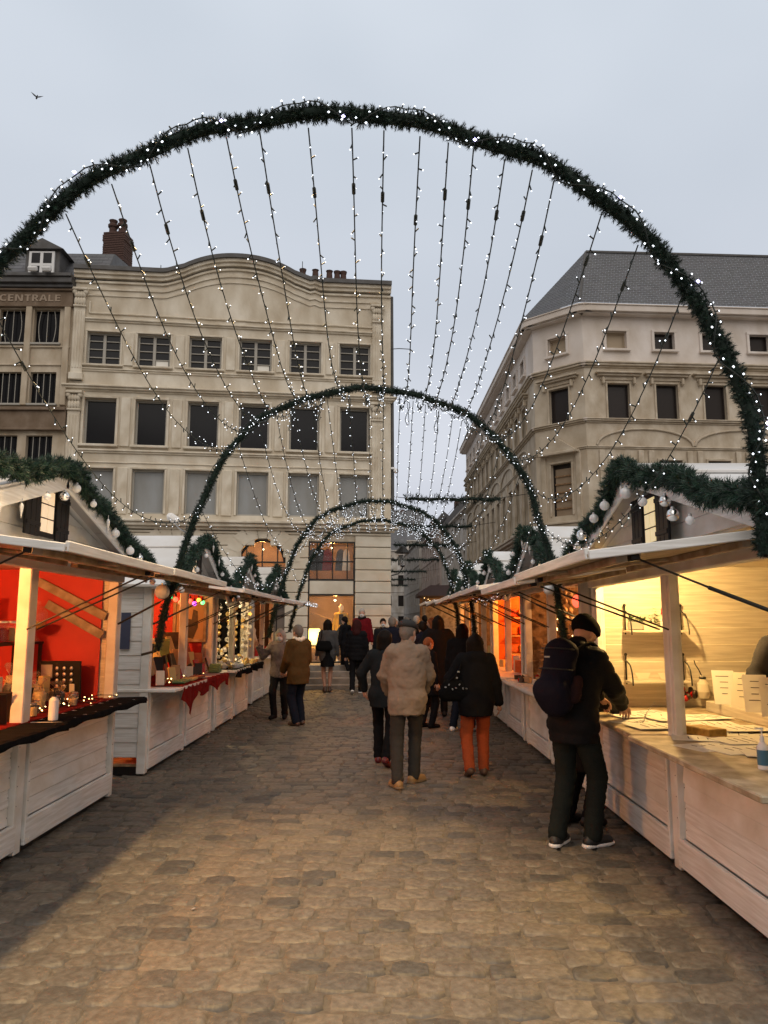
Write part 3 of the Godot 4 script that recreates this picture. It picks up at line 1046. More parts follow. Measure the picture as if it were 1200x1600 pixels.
func old_building() -> void:
	var yaw := deg_to_rad(1.0)
	var b := thing("old_building", "weathered beige building with brown name band and grey mansard roof, left of the cream building", "building", Vector3(-8.83, 0.12, -20.72), yaw)
	var H := -0.12
	var holes := []
	for c in [-0.70, -1.66, -2.62, -3.58, -4.54]:
		holes.append([c - 0.36, 9.52 + H, c + 0.36, 10.52 + H])
		holes.append([c - 0.36, 7.76 + H, c + 0.36, 8.68 + H])
		holes.append([c - 0.36, 5.5 + H, c + 0.36, 6.86 + H])
		holes.append([c - 0.36, 3.2 + H, c + 0.36, 4.7 + H])
	var m := Mb.new()
	wall_blocks(m, -7.0, -0.2, 0.02, 11.1 + H, holes, 0.35)
	part("wall", m, M.old_plaster, b)
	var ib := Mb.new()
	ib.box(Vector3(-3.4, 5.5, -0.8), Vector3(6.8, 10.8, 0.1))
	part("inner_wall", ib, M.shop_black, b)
	for h in holes:
		var f := Mb.new()   # iron bars that bow outwards
		var ww: float = h[2] - h[0]
		for k in 3:
			var x: float = h[0] + ww * (k + 1) / 4.0
			var pts := PackedVector3Array()
			for j in 7:
				var t := j / 6.0
				var bow := sin(t * PI) * 0.06 * (k - 1) * (1 if h[1] > 9 else 0)
				pts.append(Vector3(x + bow, lerpf(h[1] + 0.02, h[3] - 0.02, t), -0.05))
			f.tube(pts, 0.012, -1, 4, false)
		f.box(Vector3((h[0] + h[2]) / 2, h[1] - 0.03, 0.02), Vector3(ww + 0.14, 0.06, 0.14), Basis(), 0.01)
		var o := part("window", f, M.frame_grey, b)
		var g := Mb.new()
		g.box(Vector3((h[0] + h[2]) / 2, (h[1] + h[3]) / 2, -0.17), Vector3(ww, h[3] - h[1], 0.02))
		part("pane", g, M.window_dark, o)
	var t := Mb.new()
	for x in [-0.10, -1.18, -2.14, -3.1, -4.06]:
		t.box(Vector3(x, 9.15 + H, 0.04), Vector3(0.17, 2.9, 0.14), Basis(), 0.015)
	moulding(t, -7, 0.0, 8.86 + H, [[0.04, 0.05]], false)
	moulding(t, -7, 0.0, 9.38 + H, [[0.05, 0.06]], false)
	part("pilaster", t, M.old_plaster, b)
	t = Mb.new()
	moulding(t, -7, 0.02, 10.56 + H, [[0.12, 0.05], [0.08, 0.42], [0.16, 0.06]], false)
	moulding(t, -7, 0.02, 6.98 + H, [[0.16, 0.06], [0.10, 0.50], [0.18, 0.09]], false)
	part("name_band", t, M.brown_band, b)
	# raised letters on the band
	var tm := TextMesh.new()
	tm.text = "CENTRALE"
	var sf := SystemFont.new()
	sf.font_names = PackedStringArray(["Droid Sans"])
	sf.font_weight = 700
	tm.font = sf
	tm.font_size = 36
	tm.pixel_size = 0.0075
	tm.depth = 0.05
	tm.curve_step = 2.0
	part("band_lettering", tm, M.brown_letter, b, Transform3D(Basis.from_scale(Vector3(1.32, 1, 1)), Vector3(-1.17, 10.82 + H, 0.075)))
	# cornice and mansard
	t = Mb.new()
	moulding(t, -7, 0.05, 11.1 + H, [[0.22, 0.1], [0.32, 0.16], [0.38, 0.1]], false)
	part("cornice", t, M.lead_grey, b)
	var s := Mb.new()
	slate_roof(s, Vector3(-7, 11.4 + H, -0.1), Vector3(0.75, 11.4 + H, -0.1), Vector3(0.75, 12.7 + H, -1.0), Vector3(-7, 12.7 + H, -1.0), 0.16, 0.25)
	slate_roof(s, Vector3(-7, 12.7 + H, -1.0), Vector3(0.75, 12.7 + H, -1.0), Vector3(0.75, 13.3 + H, -4.0), Vector3(-7, 13.3 + H, -4.0), 0.2, 0.25)
	var rf := part("roof", s, M.slate, b)
	t = Mb.new()
	t.prism(PackedVector2Array([Vector2(0.1, 11.4 + H), Vector2(4, 11.4 + H), Vector2(4, 13.3 + H), Vector2(1.0, 12.7 + H)]), -0.75, -0.70, Transform3D(Basis(Vector3.UP, PI / 2), Vector3.ZERO))
	part("roof_side", t, M.lead_grey, b, Transform3D(Basis(), Vector3(1.46, 0, 0)))
	t = Mb.new()   # dormer
	t.box(Vector3(-0.94, 11.85 + H, -0.45), Vector3(0.98, 0.95, 0.9), Basis(), 0.02)
	part("dormer", t, M.lead_grey, b)
	t = Mb.new()
	t.prism(PackedVector2Array([Vector2(-1.56, 12.3 + H), Vector2(-0.32, 12.3 + H), Vector2(-0.94, 12.62 + H)]), -1.4, 0.12)
	part("dormer_roof", t, M.lead_grey, b)
	t = Mb.new()
	t.box(Vector3(-0.94, 11.84 + H, 0.03), Vector3(0.72, 0.8, 0.06))
	var dw := part("dormer_window", t, M.frame_white, b)
	for sx in [-1, 1]:
		for sy in [0, 1]:
			t = Mb.new()
			t.box(Vector3(-0.94 + sx * 0.165, 11.66 + H + sy * 0.38, 0.055), Vector3(0.24, 0.31 if sy else 0.28, 0.02))
			part("pane", t, M.window_dark, dw)
	t = Mb.new()   # two little floodlights on the gutter
	for x in [-0.99, -0.6]:
		t.box(Vector3(x + 0.02, 11.5 + H, 0.5), Vector3(0.24, 0.14, 0.16), tilt(Vector3.RIGHT, 0.5), 0.03)
	part("floodlight", t, M.frame_white, b)
	# chimney stack
	var ch := thing("chimney_stack", "tall dark brick chimney stack beside the grey mansard roof", "chimney", Vector3(-8.55, 11.5, -23.2), -0.14)
	t = Mb.new()
	var cy := 0.0
	while cy < 2.55:
		var wd := 0.78 - cy * 0.03 + (0.05 if cy > 2.2 and cy < 2.45 else 0.0)
		t.box(Vector3(0, cy + 0.037, 0), Vector3(wd + rng.randf_range(-0.012, 0.012), 0.068, 0.62), Basis(), 0.008)
		t.box(Vector3(0, cy + 0.037, 0), Vector3(wd - 0.04, 0.08, 0.58))
		cy += 0.078
	part("chimney_shaft", t, M.brick_dark, ch)
	for x in [-0.2, 0.12]:
		t = Mb.new()
		t.lathe([[0.12, 2.5], [0.12, 2.85], [0.16, 2.87], [0.16, 2.95], [0.1, 3.0], [0.14, 3.1], [0.0, 3.12]], Vector3(x, 0, 0), 10)
		part("chimney_pot", t, M.brick_dark, ch)

# one storeyed face of the corner building, in its own x-y plane; x from 0 to wid, bays from first at pitch
func corner_face(b: Node3D, xf: Transform3D, wid: float, first: float, pitch: float, bays: int, H: float) -> void:
	var face := Node3D.new()
	face.name = "facade"
	face.transform = xf
	b.add_child(face, true)
	var holes := []
	var att := []
	var mid := []
	var low := []
	var gr := []
	for k in bays:
		var c := first + pitch * k
		if c + 0.5 > wid:
			break
		att.append([c - 0.38, 11.72 + H, c + 0.38, 12.38 + H])
		mid.append([c - 0.41, 9.07 + H, c + 0.41, 10.39 + H])
		low.append([c - 0.42, 5.6 + H, c + 0.42, 7.55 + H])
		gr.append([c - 0.55, 0.4 + H, c + 0.55, 3.6 + H])
	holes.append_array(mid)
	holes.append_array(low)
	holes.append_array(gr)
	var m := Mb.new()
	wall_blocks(m, 0, -0.2, wid, 11.0 + H, holes, 0.4)
	# stone courses stand a little proud
	var w := part("wall", m, M.limestone, face)
	m = Mb.new()
	wall_blocks(m, 0, 11.0 + H, wid, 12.98 + H, att, 0.4)
	part("attic_wall", m, M.pale_plaster, face)
	m = Mb.new()
	moulding(m, 0, wid, 12.95 + H, [[0.30, 0.06], [0.42, 0.22], [0.46, 0.05]], false)
	for k in att:
		surround(m, k, 0.10, 0.07)
		m.box(Vector3((k[0] + k[2]) / 2, k[1] - 0.06, 0.03), Vector3(1.02, 0.09, 0.2), Basis(), 0.012)
	part("cornice", m, M.pale_plaster, face)
	m = Mb.new()
	moulding(m, 0, wid, 10.98 + H, [[0.06, 0.06], [0.15, 0.08], [0.20, 0.06]], false)
	moulding(m, 0, wid, 8.90 + H, [[0.05, 0.06], [0.12, 0.06], [0.16, 0.04]], false)
	moulding(m, 0, wid, 7.95 + H, [[0.05, 0.05], [0.08, 0.05]], false)
	moulding(m, 0, wid, 5.05 + H, [[0.08, 0.1], [0.24, 0.12], [0.3, 0.08]], false)
	moulding(m, 0, wid, 3.95 + H, [[0.06, 0.1], [0.12, 0.1]], false)
	for k in mid:
		var c: float = (k[0] + k[2]) / 2
		surround(m, k, 0.07, 0.05)
		moulding(m, c - 0.62, c + 0.62, k[3] + 0.12, [[0.05, 0.14], [0.16, 0.08], [0.24, 0.06]], true)
		for s in [-1, 1]:
			m.box(Vector3(c + s * 0.58, k[3] + 0.08, 0.09), Vector3(0.1, 0.26, 0.16), Basis(), 0.03)
	for i in low.size():
		var k: Array = low[i]
		var c: float = (k[0] + k[2]) / 2
		surround(m, k, 0.08, 0.05)
		if i % 2 == 0 and i + 1 < low.size():   # a flat arch joins each pair of bays
			var c2: float = c + pitch * 0.5
			var pts := PackedVector3Array()
			for j in 13:
				var an := PI * j / 12
				pts.append(Vector3(c2 + cos(an) * pitch * 0.98, 8.08 + H + sin(an) * 0.62, 0.02))
			m.tube(pts, 0.05, -1, 5, false)
		for s in [-1, 1]:
			m.box(Vector3(c + s * 0.72, 6.55 + H, 0.03), Vector3(0.2, 2.7, 0.1), Basis(), 0.015)
	part("stone_trim", m, M.limestone_trim, face)
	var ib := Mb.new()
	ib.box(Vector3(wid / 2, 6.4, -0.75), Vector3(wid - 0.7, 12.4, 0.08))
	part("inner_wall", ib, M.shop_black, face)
	var idx := 0
	for k in att:
		wpart(face, k, M.blind_tan if idx % 4 == 0 else M.window_brown)
		idx += 1
	for k in mid:
		wpart(face, k, M.window_brown)
	for k in low:
		wpart(face, k, M.window_brown)
	for k in gr:
		wpart(face, k, M.window_dark)

func wpart(face: Node3D, k: Array, mat: Material) -> void:   # window and pane as one piece: the face is already a level
	var g := Mb.new()
	var ww: float = k[2] - k[0]
	var hh: float = k[3] - k[1]
	g.box(Vector3((k[0] + k[2]) / 2, (k[1] + k[3]) / 2, -0.2), Vector3(ww, hh, 0.02))
	for s in [-1, 1]:
		g.box(Vector3((k[0] + k[2]) / 2 + s * (ww / 2 - 0.025), (k[1] + k[3]) / 2, -0.17), Vector3(0.05, hh, 0.05))
	g.box(Vector3((k[0] + k[2]) / 2, k[3] - 0.03, -0.172), Vector3(ww, 0.06, 0.05))
	part("window", g, mat, face)

func corner_building() -> void:
	var b := thing("corner_building", "long stone corner building with slate roof and chamfered corner on the right", "building", Vector3(7.3, 0.12, -27.0), 0.0)
	var H := -0.12
	var k1 := Vector3(0, 0, 0)
	var k0 := Vector3(-1.55, 0, -1.45)
	var d_front := Vector3(cos(deg_to_rad(4.0)), 0, -sin(deg_to_rad(4.0)))
	var end := k0 + Vector3(-0.25, 0, -22.0)
	var xf_of := func(p: Vector3, q: Vector3) -> Transform3D:
		var x := (q - p).normalized()
		return Transform3D(Basis(x, Vector3.UP, x.cross(Vector3.UP)), p)
	corner_face(b, xf_of.call(k1, k1 + d_front), 16.0, 1.25, 1.82, 8, H)
	corner_face(b, xf_of.call(k0, k1), k0.distance_to(k1), 1.06, 3.0, 1, H)
	corner_face(b, xf_of.call(end, k0), end.distance_to(k0), 1.1, 1.72, 13, H)
	for q in [k0, k1]:   # mouldings turn the corners
		var lm := Mb.new()
		for pr in [[[0.30, 12.95], [0.30, 13.01], [0.42, 13.01], [0.42, 13.23], [0.46, 13.23], [0.46, 13.28], [0.0, 13.28]], [[0.06, 10.98], [0.06, 11.04], [0.15, 11.04], [0.15, 11.12], [0.20, 11.12], [0.20, 11.18], [0.0, 11.18]], [[0.12, 8.96], [0.12, 9.02], [0.16, 9.02], [0.16, 9.06], [0.0, 9.06]]]:
			lm.lathe(pr, q + Vector3(0, H, 0), 20)
		part("corner_moulding", lm, M.pale_plaster, b)
	# a small pediment over the chamfer's window
	var xc: Transform3D = xf_of.call(k0, k1)
	var p := Mb.new()
	p.prism(PackedVector2Array([Vector2(0.35, 7.95 + H), Vector2(1.77, 7.95 + H), Vector2(1.06, 8.45 + H)]), 0.0, 0.22, xc)
	p.box(xc * Vector3(1.06, 7.9 + H, 0.14), Vector3(1.6, 0.1, 0.3), xc.basis, 0.015)
	part("pediment", p, M.limestone_trim, b)
	# reddish timber canopy along the street
	var xs: Transform3D = xf_of.call(end, k0)
	p = Mb.new()
	var L := end.distance_to(k0)
	p.prism(PackedVector2Array([Vector2(0, 0), Vector2(1.3, -0.35), Vector2(1.3, -0.2), Vector2(0, 0.25)]), 0, L - 3.5, xs * Transform3D(Basis(Vector3(0, 0, 1), Vector3.UP, Vector3(-1, 0, 0)), Vector3(L - 0.6, 4.3 + H, 0.02)))
	part("street_canopy", p, mt("canopy_red", 0.13, 0.05, 0.035, 0.7, "stain", Vector3(0.5, 0.5, 0.5)), b)
	# warm light behind the chamfer's window
	p = Mb.new()
	p.box(xc * Vector3(1.06, 6.5 + H, -0.185), Vector3(0.7, 1.75, 0.012), xc.basis)
	var sv := part("lit_window", p, M.shop_inner, b)
	for yy in [5.9, 6.2, 6.5, 6.8, 7.1]:
		p = Mb.new()
		p.box(xc * Vector3(1.06, yy + H, -0.15), Vector3(0.7, 0.05, 0.04), xc.basis)
		part("shelf", p, M.wood_tan, sv)
	# eave and slate roof, hipped over the corner
	var o := 0.44
	var e_end := end + Vector3(-o, 13.3 + H, 0)
	var e0 := k0 + Vector3(-o, 13.3 + H, 0.18)
	var e1 := k1 + Vector3(-0.18, 13.3 + H, o)
	var e_r := k1 + d_front * 16.0 + Vector3(0, 13.3 + H, o)
	var rise := 3.05
	var back := 1.6
	var r_end := e_end + Vector3(back + 2.4, rise, 0)
	var r0 := Vector3(0.72, 13.3 + H + rise, -1.75)
	var r_r := e_r + Vector3(0, rise, -back - 0.3)
	var s := Mb.new()
	slate_roof(s, e1, e_r, r_r, r0, 0.13, 0.22)
	slate_roof(s, e0, e1, r0 + Vector3(0, 0, 0), r0 - Vector3(0.02, 0, 0), 0.13, 0.22)
	slate_roof(s, e_end, e0, r0 - Vector3(0.02, 0, 0), r_end, 0.2, 0.3)
	part("roof", s, M.slate, b)
	p = Mb.new()
	p.bar(r0, r_r, 0.14, 0.08)
	p.bar(e1 + Vector3(0, 0.03, 0), r0, 0.08, 0.05)
	for t in [0.42, 0.75]:
		var q := e1.lerp(e_r, 0.16 + t * 0.12).lerp(r0.lerp(r_r, 0.16 + t * 0.12), 0.15 + (0.7 if t < 0.5 else 0.0))
		p.ball(q + Vector3(0, 0.06, 0.05), Vector3(0.14, 0.08, 0.14), 8, 5)
	part("ridge_cap", p, M.lead_grey, b)

func house(px: float, pz: float, yaw: float, w: float, h: float, deep: float, mat: Material, label: String, floors: int, bays: int, roof_h: float) -> void:
	var b := thing("street_house", label, "house", Vector3(px, 0.15, pz), yaw, "houses along the far street")
	var holes := []
	for j in floors:
		for i in bays:
			var c := w * (i + 0.5) / bays
			var y0 := h * (j + 0.32) / floors
			holes.append([c - 0.45, y0, c + 0.45, y0 + h / floors * 0.52])
	var m := Mb.new()
	wall_blocks(m, 0, -0.2, w, h, holes, 0.3)
	part("wall", m, mat, b)
	for x in [0.1, w - 0.1]:
		m = Mb.new()
		m.box(Vector3(x, h / 2, -deep / 2 - 0.3), Vector3(0.2, h, deep))
		part("side_wall", m, mat, b)
	for k in holes:
		wpart(b, k, M.window_brown)
	m = Mb.new()
	moulding(m, 0, w, h, [[0.1, 0.1], [0.25, 0.15]], false)
	for j in range(1, floors):
		moulding(m, 0, w, h * j / floors, [[0.06, 0.12]], false)
	part("cornice", m, mat, b)
	var s := Mb.new()
	slate_roof(s, Vector3(0, h + 0.25, 0.15), Vector3(w, h + 0.25, 0.15), Vector3(w, h + roof_h, -deep * 0.4), Vector3(0, h + roof_h, -deep * 0.4), 0.3, 0.5)
	s.col = Color(0.06, 0.06, 0.065)
	for x in [0.0, w]:
		s.tri(Vector3(x, h, 0), Vector3(x, h, -deep), Vector3(x, h + roof_h, -deep * 0.4))
	part("roof", s, M.slate, b)
	m = Mb.new()
	m.box(Vector3(w * 0.5, h + roof_h * 0.9, -deep * 0.4), Vector3(0.9, 1.4, 0.6))
	m.box(Vector3(w * 0.5 - 0.2, h + roof_h * 0.9 + 0.85, -deep * 0.4), Vector3(0.22, 0.4, 0.25))
	m.box(Vector3(w * 0.5 + 0.2, h + roof_h * 0.9 + 0.8, -deep * 0.4), Vector3(0.22, 0.35, 0.25))
	part("chimney", m, M.brick_dark, b)

func far_street() -> void:
	# right-hand row beyond the corner building (fronts face -x), left-hand row (fronts face +x), and the end of the street
	house(5.55, -74.0, -PI / 2 + 0.04, 21.0, 10.0, 8, M.pale_street, "pale rendered house with rows of small windows beyond the corner building", 4, 9, 3.2)
	house(4.7, -96.0, -PI / 2 + 0.04, 20.0, 11.0, 8, M.pink_street, "pinkish house farther down the right side of the street", 4, 8, 4.0)
	house(3.2, -124.0, -PI / 2 + 0.05, 26.0, 12.0, 8, M.grey_street, "grey house near the far end on the right of the street", 4, 9, 4.0)
	house(-0.6, -44.0, PI / 2 - 0.04, 22.0, 9.5, 8, M.pale_street, "plain house on the left of the street, behind the cream building", 4, 8, 3.0)
	house(-1.6, -68.0, PI / 2 - 0.04, 22.0, 10.0, 8, M.pink_street, "reddish house farther along the left side of the street", 4, 8, 4.5)
	house(-2.7, -92.0, PI / 2 - 0.04, 26.0, 11.0, 8, M.grey_street, "grey house near the far end on the left of the street", 4, 9, 4.5)
	house(-2.2, -128.0, -0.03, 6.0, 13.5, 10, M.pale_street, "narrow pale gable house closing the street on the left", 4, 3, 5.0)
	house(-1.0, -150.0, -0.03, 9.0, 17.5, 12, M.pale_street, "tall dark roofed house closing the far end of the street", 5, 5, 7.0)

# ---------------------------------------------------------------- market stalls
# local frame of a stall: x along the front, z outwards to the lane, front at z = 0
var S := {}   # the stalls by key, with their frame

func stall(key: String, side: int, zn: float, zf: float, label: String, o := {}) -> void:
	var W := zf - zn
	var D := 2.4
	var xfront: float = -2.70 if side < 0 else 2.03
	var zc := -(zn + zf) / 2
	var base := gy(zc)
	var t := thing("market_stall", label, "market stall", Vector3(xfront, base, zc), PI / 2 if side < 0 else -PI / 2, "white wooden market stalls along the lane")
	var fs := 1.0 if side < 0 else -1.0   # local x direction that leads away from the camera
	S[key] = {"t": t, "W": W, "D": D, "fs": fs, "xf": t.transform, "side": side}
	var near: bool = o.get("near", false)
	var m := Mb.new()
	m.box(Vector3(0, 0.05, -D / 2), Vector3(W - 0.1, 0.1, D - 0.1))
	part("base_frame", m, M.steel_dark, t)
	m = Mb.new()
	m.box(Vector3(0, 0.115, -D / 2), Vector3(W - 0.06, 0.03, D - 0.06))
	part("floor", m, M.wood_tan, t)
	# posts
	for x in [-W / 2 + 0.055, W / 2 - 0.055, 0.0]:
		m = Mb.new()
		m.box(Vector3(x, 1.13, -0.055), Vector3(0.10, 2.22, 0.10), Basis(), 0.008)
		if near:
			m.box(Vector3(x + 0.075, 1.60, -0.04), Vector3(0.04, 1.4, 0.05), Basis(), 0.004)
		part("post", m, M.white_paint, t)
	for x in [-W / 2 + 0.055, W / 2 - 0.055]:
		m = Mb.new()
		m.box(Vector3(x, 1.13, -D + 0.055), Vector3(0.10, 2.22, 0.10), Basis(), 0.006)
		part("post", m, M.white_paint, t)
	# front panels of overlapping boards, below the counter
	var pw := W / 2 - 0.17
	var ch: float = o.get("counter", 0.90)
	for s in [-1, 1]:
		var cx: float = s * (W / 4 - 0.0)
		m = Mb.new()
		m.box(Vector3(cx, ch / 2 + 0.06, -0.085), Vector3(pw + 0.1, ch - 0.12, 0.02))
		for e in [-1, 1]:
			m.box(Vector3(cx + e * (pw / 2 - 0.01), ch / 2 + 0.06, -0.02), Vector3(0.045, ch - 0.1, 0.06), Basis(), 0.004)
		var fp := part("front_panel", m, M.white_paint, t)
		var bh := (ch - 0.29) / 5.0
		for k in 5:
			m = Mb.new()
			var yy := 0.25 + bh * (k + 0.5)
			m.box(Vector3(cx, yy, -0.046 + rng.randf_range(-0.002, 0.002)), Vector3(pw - 0.07, bh + 0.006, 0.022), tilt(Vector3.RIGHT, -0.10), 0.006)
			part("plank", m, M.white_paint_b if rng.randf() < 0.4 else M.white_paint, fp)
		m = Mb.new()
		m.box(Vector3(cx, 0.155, -0.005), Vector3(pw + 0.02, 0.19, 0.032), Basis(), 0.007)
		if near:
			for e in [-1, 1]:
				m.box(Vector3(cx + e * (pw / 2 - 0.06), 0.10, 0.0125), Vector3(0.012, 0.012, 0.006))
		part("kickboard", m, M.white_paint_b, fp)
		if near:
			m = Mb.new()
			for e in [-1, 1]:
				for k in 11:
					m.ball(Vector3(cx + e * (pw / 2 - 0.01 - 0.05 * (k % 2)), 0.10 + 0.07 * k, 0.0105 if k % 2 == 0 and k > 2 else -0.03), Vector3(0.0045, 0.0045, 0.002), 6, 4)
			stuff(part("screw_heads", m, M.steel_dark, fp))
		# counter shelf
		m = Mb.new()
		var out: float = 0.25 + (0.06 if s * fs < 0 else 0.0)
		var ind: float = 1.2 if near else 0.62
		m.box(Vector3(cx + s * 0.02, ch + 0.0 + (0.004 if s > 0 else 0.0), (out - ind) / 2), Vector3(W / 2 - 0.035, 0.036, out + ind), Basis(), 0.007)
		part("counter", m, o.get("counter_mat", M.white_paint), t)
	# end walls of horizontal boards
	for s in [-1, 1]:
		for k in 13:
			m = Mb.new()
			var yy := 0.20 + 0.163 * (k + 0.5)
			m.box(Vector3(s * (W / 2 - 0.05), yy, -D / 2 - 0.03), Vector3(0.024, 0.1685, D - 0.16), tilt(Vector3.BACK, 0.07 * s), 0.006)
			part("wall_board", m, o.get("inner", M.inner_white) if s * fs > 0 else M.white_paint_b, t)
	m = Mb.new()
	m.box(Vector3(0, 1.2, -D + 0.03), Vector3(W - 0.2, 2.2, 0.04))
	part("back_wall", m, o.get("inner", M.inner_white), t)
	m = Mb.new()
	m.box(Vector3(0, 2.265, -D / 2), Vector3(W - 0.12, 0.03, D - 0.1))
	part("ceiling", m, o.get("inner", M.inner_white), t)
	m = Mb.new()
	m.box(Vector3(0, 2.17 - o.get("low", 0.0), -0.02), Vector3(W - 0.02, 0.10, 0.09), Basis(), 0.008)
	part("header_beam", m, M.white_paint, t)
	if o.has("lining"):   # coloured sheet fixed inside
		m = Mb.new()
		m.box(Vector3(fs * (W / 2 - 0.085), 1.25, -D / 2 - 0.04), Vector3(0.012, 2.0, D - 0.26))
		m.box(Vector3(0, 1.25, -D + 0.07), Vector3(W - 0.3, 2.0, 0.012))
		part("wall_lining", m, o.lining, t)
	# gable front: boards cut to the slope
	var low: float = o.get("low", 0.0)
	var pk := 2.88 - low * 0.5
	var hw := W / 2 + 0.02
	var sl0: float = 0.29 if near else 0.40
	var ev := pk - sl0 * hw
	var gh := pk - ev - 0.06
	for k in 4:
		var g0 := maxf(ev, 2.19 - low)
		var y0 := g0 + (ev + gh - g0) * k / 4.0
		var y1 := g0 + (ev + gh - g0) * (k + 1) / 4.0 - 0.004
		var a := hw * (1 - (y0 - ev) / gh)
		var c := hw * (1 - (y1 - ev) / gh)
		var pl := PackedVector2Array([Vector2(-a, y0), Vector2(a, y0), Vector2(c, y1), Vector2(-c, y1)]) if c > 0.02 else PackedVector2Array([Vector2(-a, y0), Vector2(a, y0), Vector2(0, y1)])
		m = Mb.new()
		m.prism(pl, -0.012, 0.012, Transform3D(tilt(Vector3.RIGHT, -0.03), Vector3(0, 0, 0.03 + y0 * 0.0)) )
		part("gable_board", m, M.white_paint, t)
		m = Mb.new()
		m.prism(pl, -0.012, 0.012)
		part("gable_board", m, M.white_paint_b, t, Transform3D(Basis(), Vector3(0, 0, -D)))
	# roof: two slopes, each a lower sheet and a cap sheet that laps over it
	var rz0 := -D - 0.12
	var rz1 := 0.21
	var ew := hw + 0.16
	var dy := (pk - ev) / hw
	for s in [-1, 1]:
		var e := Vector3(s * ew, pk - dy * ew, 0)
		var r := Vector3(0, pk, 0)
		var an = atan2(r.y - e.y, absf(e.x)) * -s
		var ln := e.distance_to(r)
		var bs := Basis(Vector3.BACK, an)
		m = Mb.new()
		m.box((e + r) / 2, Vector3(ln, 0.035, rz1 - rz0), bs, 0.004)
		for c in m.v.size():
			m.v[c].z += (rz0 + rz1) / 2
		var sl := part("roof_slope", m, M.roof_white, t)
		m = Mb.new()
		m.box(r.lerp(e, 0.13) + bs * Vector3(0, 0.034, 0), Vector3(ln * 0.26, 0.022, rz1 - rz0 + 0.03), bs, 0.004)
		for c in m.v.size():
			m.v[c].z += (rz0 + rz1) / 2
		part("ridge_sheet", m, M.roof_white, sl)
		# barge boards in two lengths with a joint, and the grey soffit behind
		for k in 2:
			var a := r.lerp(e, 0.0 + 0.5 * k)
			var c := r.lerp(e, 0.5 + 0.5 * k)
			m = Mb.new()
			m.box((a + c) / 2 + bs * Vector3(0, -0.06, 0) + Vector3(0, 0, rz1 - 0.012), Vector3(ln / 2 - 0.006, 0.13, 0.024), bs, 0.004)
			part("barge_board", m, M.white_paint_b, sl)
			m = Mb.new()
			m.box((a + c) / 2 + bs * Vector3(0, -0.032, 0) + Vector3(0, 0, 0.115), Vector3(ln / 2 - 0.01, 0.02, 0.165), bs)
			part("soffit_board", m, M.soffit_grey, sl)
	# little gable window with black shutters
	m = Mb.new()
	var wy := 2.57 - low * 1.6
	m.box(Vector3(0, wy, 0.05), Vector3(0.28, 0.40, 0.02))
	var gw := part("gable_window", m, M.black_paint, t)
	for sx in [-1, 1]:
		for sy in [-1, 0, 1]:
			m = Mb.new()
			m.box(Vector3(sx * 0.058, wy + sy * 0.112, 0.062), Vector3(0.102, 0.10, 0.008))
			part("pane", m, o.get("win", M.window_lit), gw)
	for s in [-1, 1]:
		for k in 3:
			m = Mb.new()
			m.box(Vector3(s * (0.185 + 0.081 * k), wy - 0.005, 0.065), Vector3(0.077, 0.41, 0.022), Basis(), 0.005)
			if k == 1:
				for yy in [-0.12, 0.12]:
					m.box(Vector3(s * 0.265, wy + yy, 0.079), Vector3(0.23, 0.032, 0.012), Basis(), 0.003)
			part("shutter_board", m, M.black_paint, gw)
	# awning flaps propped open over the counter
	for s in [-1, 1]:
		var cx: float = s * (W / 4 + 0.015)
		var dr: float = o.get("droop", 0.135) + rng.randf_range(-0.015, 0.015)
		var a := Vector3(cx, 2.215 - low, 0.06)
		var c := Vector3(cx, 2.215 - dr - low, 1.06)
		var an := atan2(dr, 1.0)
		var bs := Basis(Vector3.RIGHT, an)
		m = Mb.new()
		m.box((a + c) / 2, Vector3(W / 2 - 0.01, 0.022, 1.02), bs, 0.004)
		var f := part("awning_flap", m, M.raw_wood, t)
		m = Mb.new()
		m.box(c + Vector3(0, 0.012, 0.002), Vector3(W / 2 - 0.012, 0.055, 0.024), bs, 0.004)
		for e in [-1, 1]:
			m.box((a + c) / 2 + bs * Vector3(e * (W / 4 - 0.003), 0.004, 0), Vector3(0.02, 0.045, 1.0), bs, 0.004)
		part("flap_edge", m, M.white_paint_b, f)
		m = Mb.new()
		m.box((a + c) / 2 + bs * Vector3(0, 0.016, 0), Vector3(W / 2 - 0.014, 0.008, 1.018), bs)
		part("flap_top", m, M.white_paint_b, f)
		for k in 3:
			m = Mb.new()
			if k < 2:
				m.box(a.lerp(c, 0.20 + 0.62 * k) + bs * Vector3(0, -0.03, 0), Vector3(W / 2 - 0.16, 0.04, 0.06), bs, 0.005)
			else:
				m.box(a.lerp(c, 0.5) + bs * Vector3(-0.1, -0.022, 0), Vector3(0.06, 0.022, 0.94), bs, 0.004)
			part("batten", m, M.raw_wood, f)
		# gas strut and brace from the posts
		m = Mb.new()
		var px: float = s * (W / 2 - 0.08)
		var hit := a.lerp(c, 0.72)
		hit.x = px - s * 0.12
		m.tube(PackedVector3Array([Vector3(px, 1.70, 0.0), Vector3(px, 1.70, 0.0).lerp(hit + Vector3(0, -0.03, 0), 0.55)]), 0.011, -1, 6)
		m.tube(PackedVector3Array([Vector3(px, 1.70, 0.0).lerp(hit + Vector3(0, -0.03, 0), 0.5), hit + Vector3(0, -0.02, 0)]), 0.006, -1, 6)
		m.box(hit + Vector3(0, -0.028, 0), Vector3(0.10, 0.03, 0.05), bs, 0.005)
		part("strut", m, M.steel_dark, f)
		m = Mb.new()
		px = s * 0.09
		hit = a.lerp(c, 0.86)
		hit.x = px + s * 0.05
		m.tube(PackedVector3Array([Vector3(px, 1.66, 0.0), hit + Vector3(0, -0.02, 0)]), 0.007, -1, 6)
		m.box(hit + Vector3(0, -0.028, 0), Vector3(0.10, 0.03, 0.05), bs, 0.005)
		part("strut", m, M.steel_dark, f)

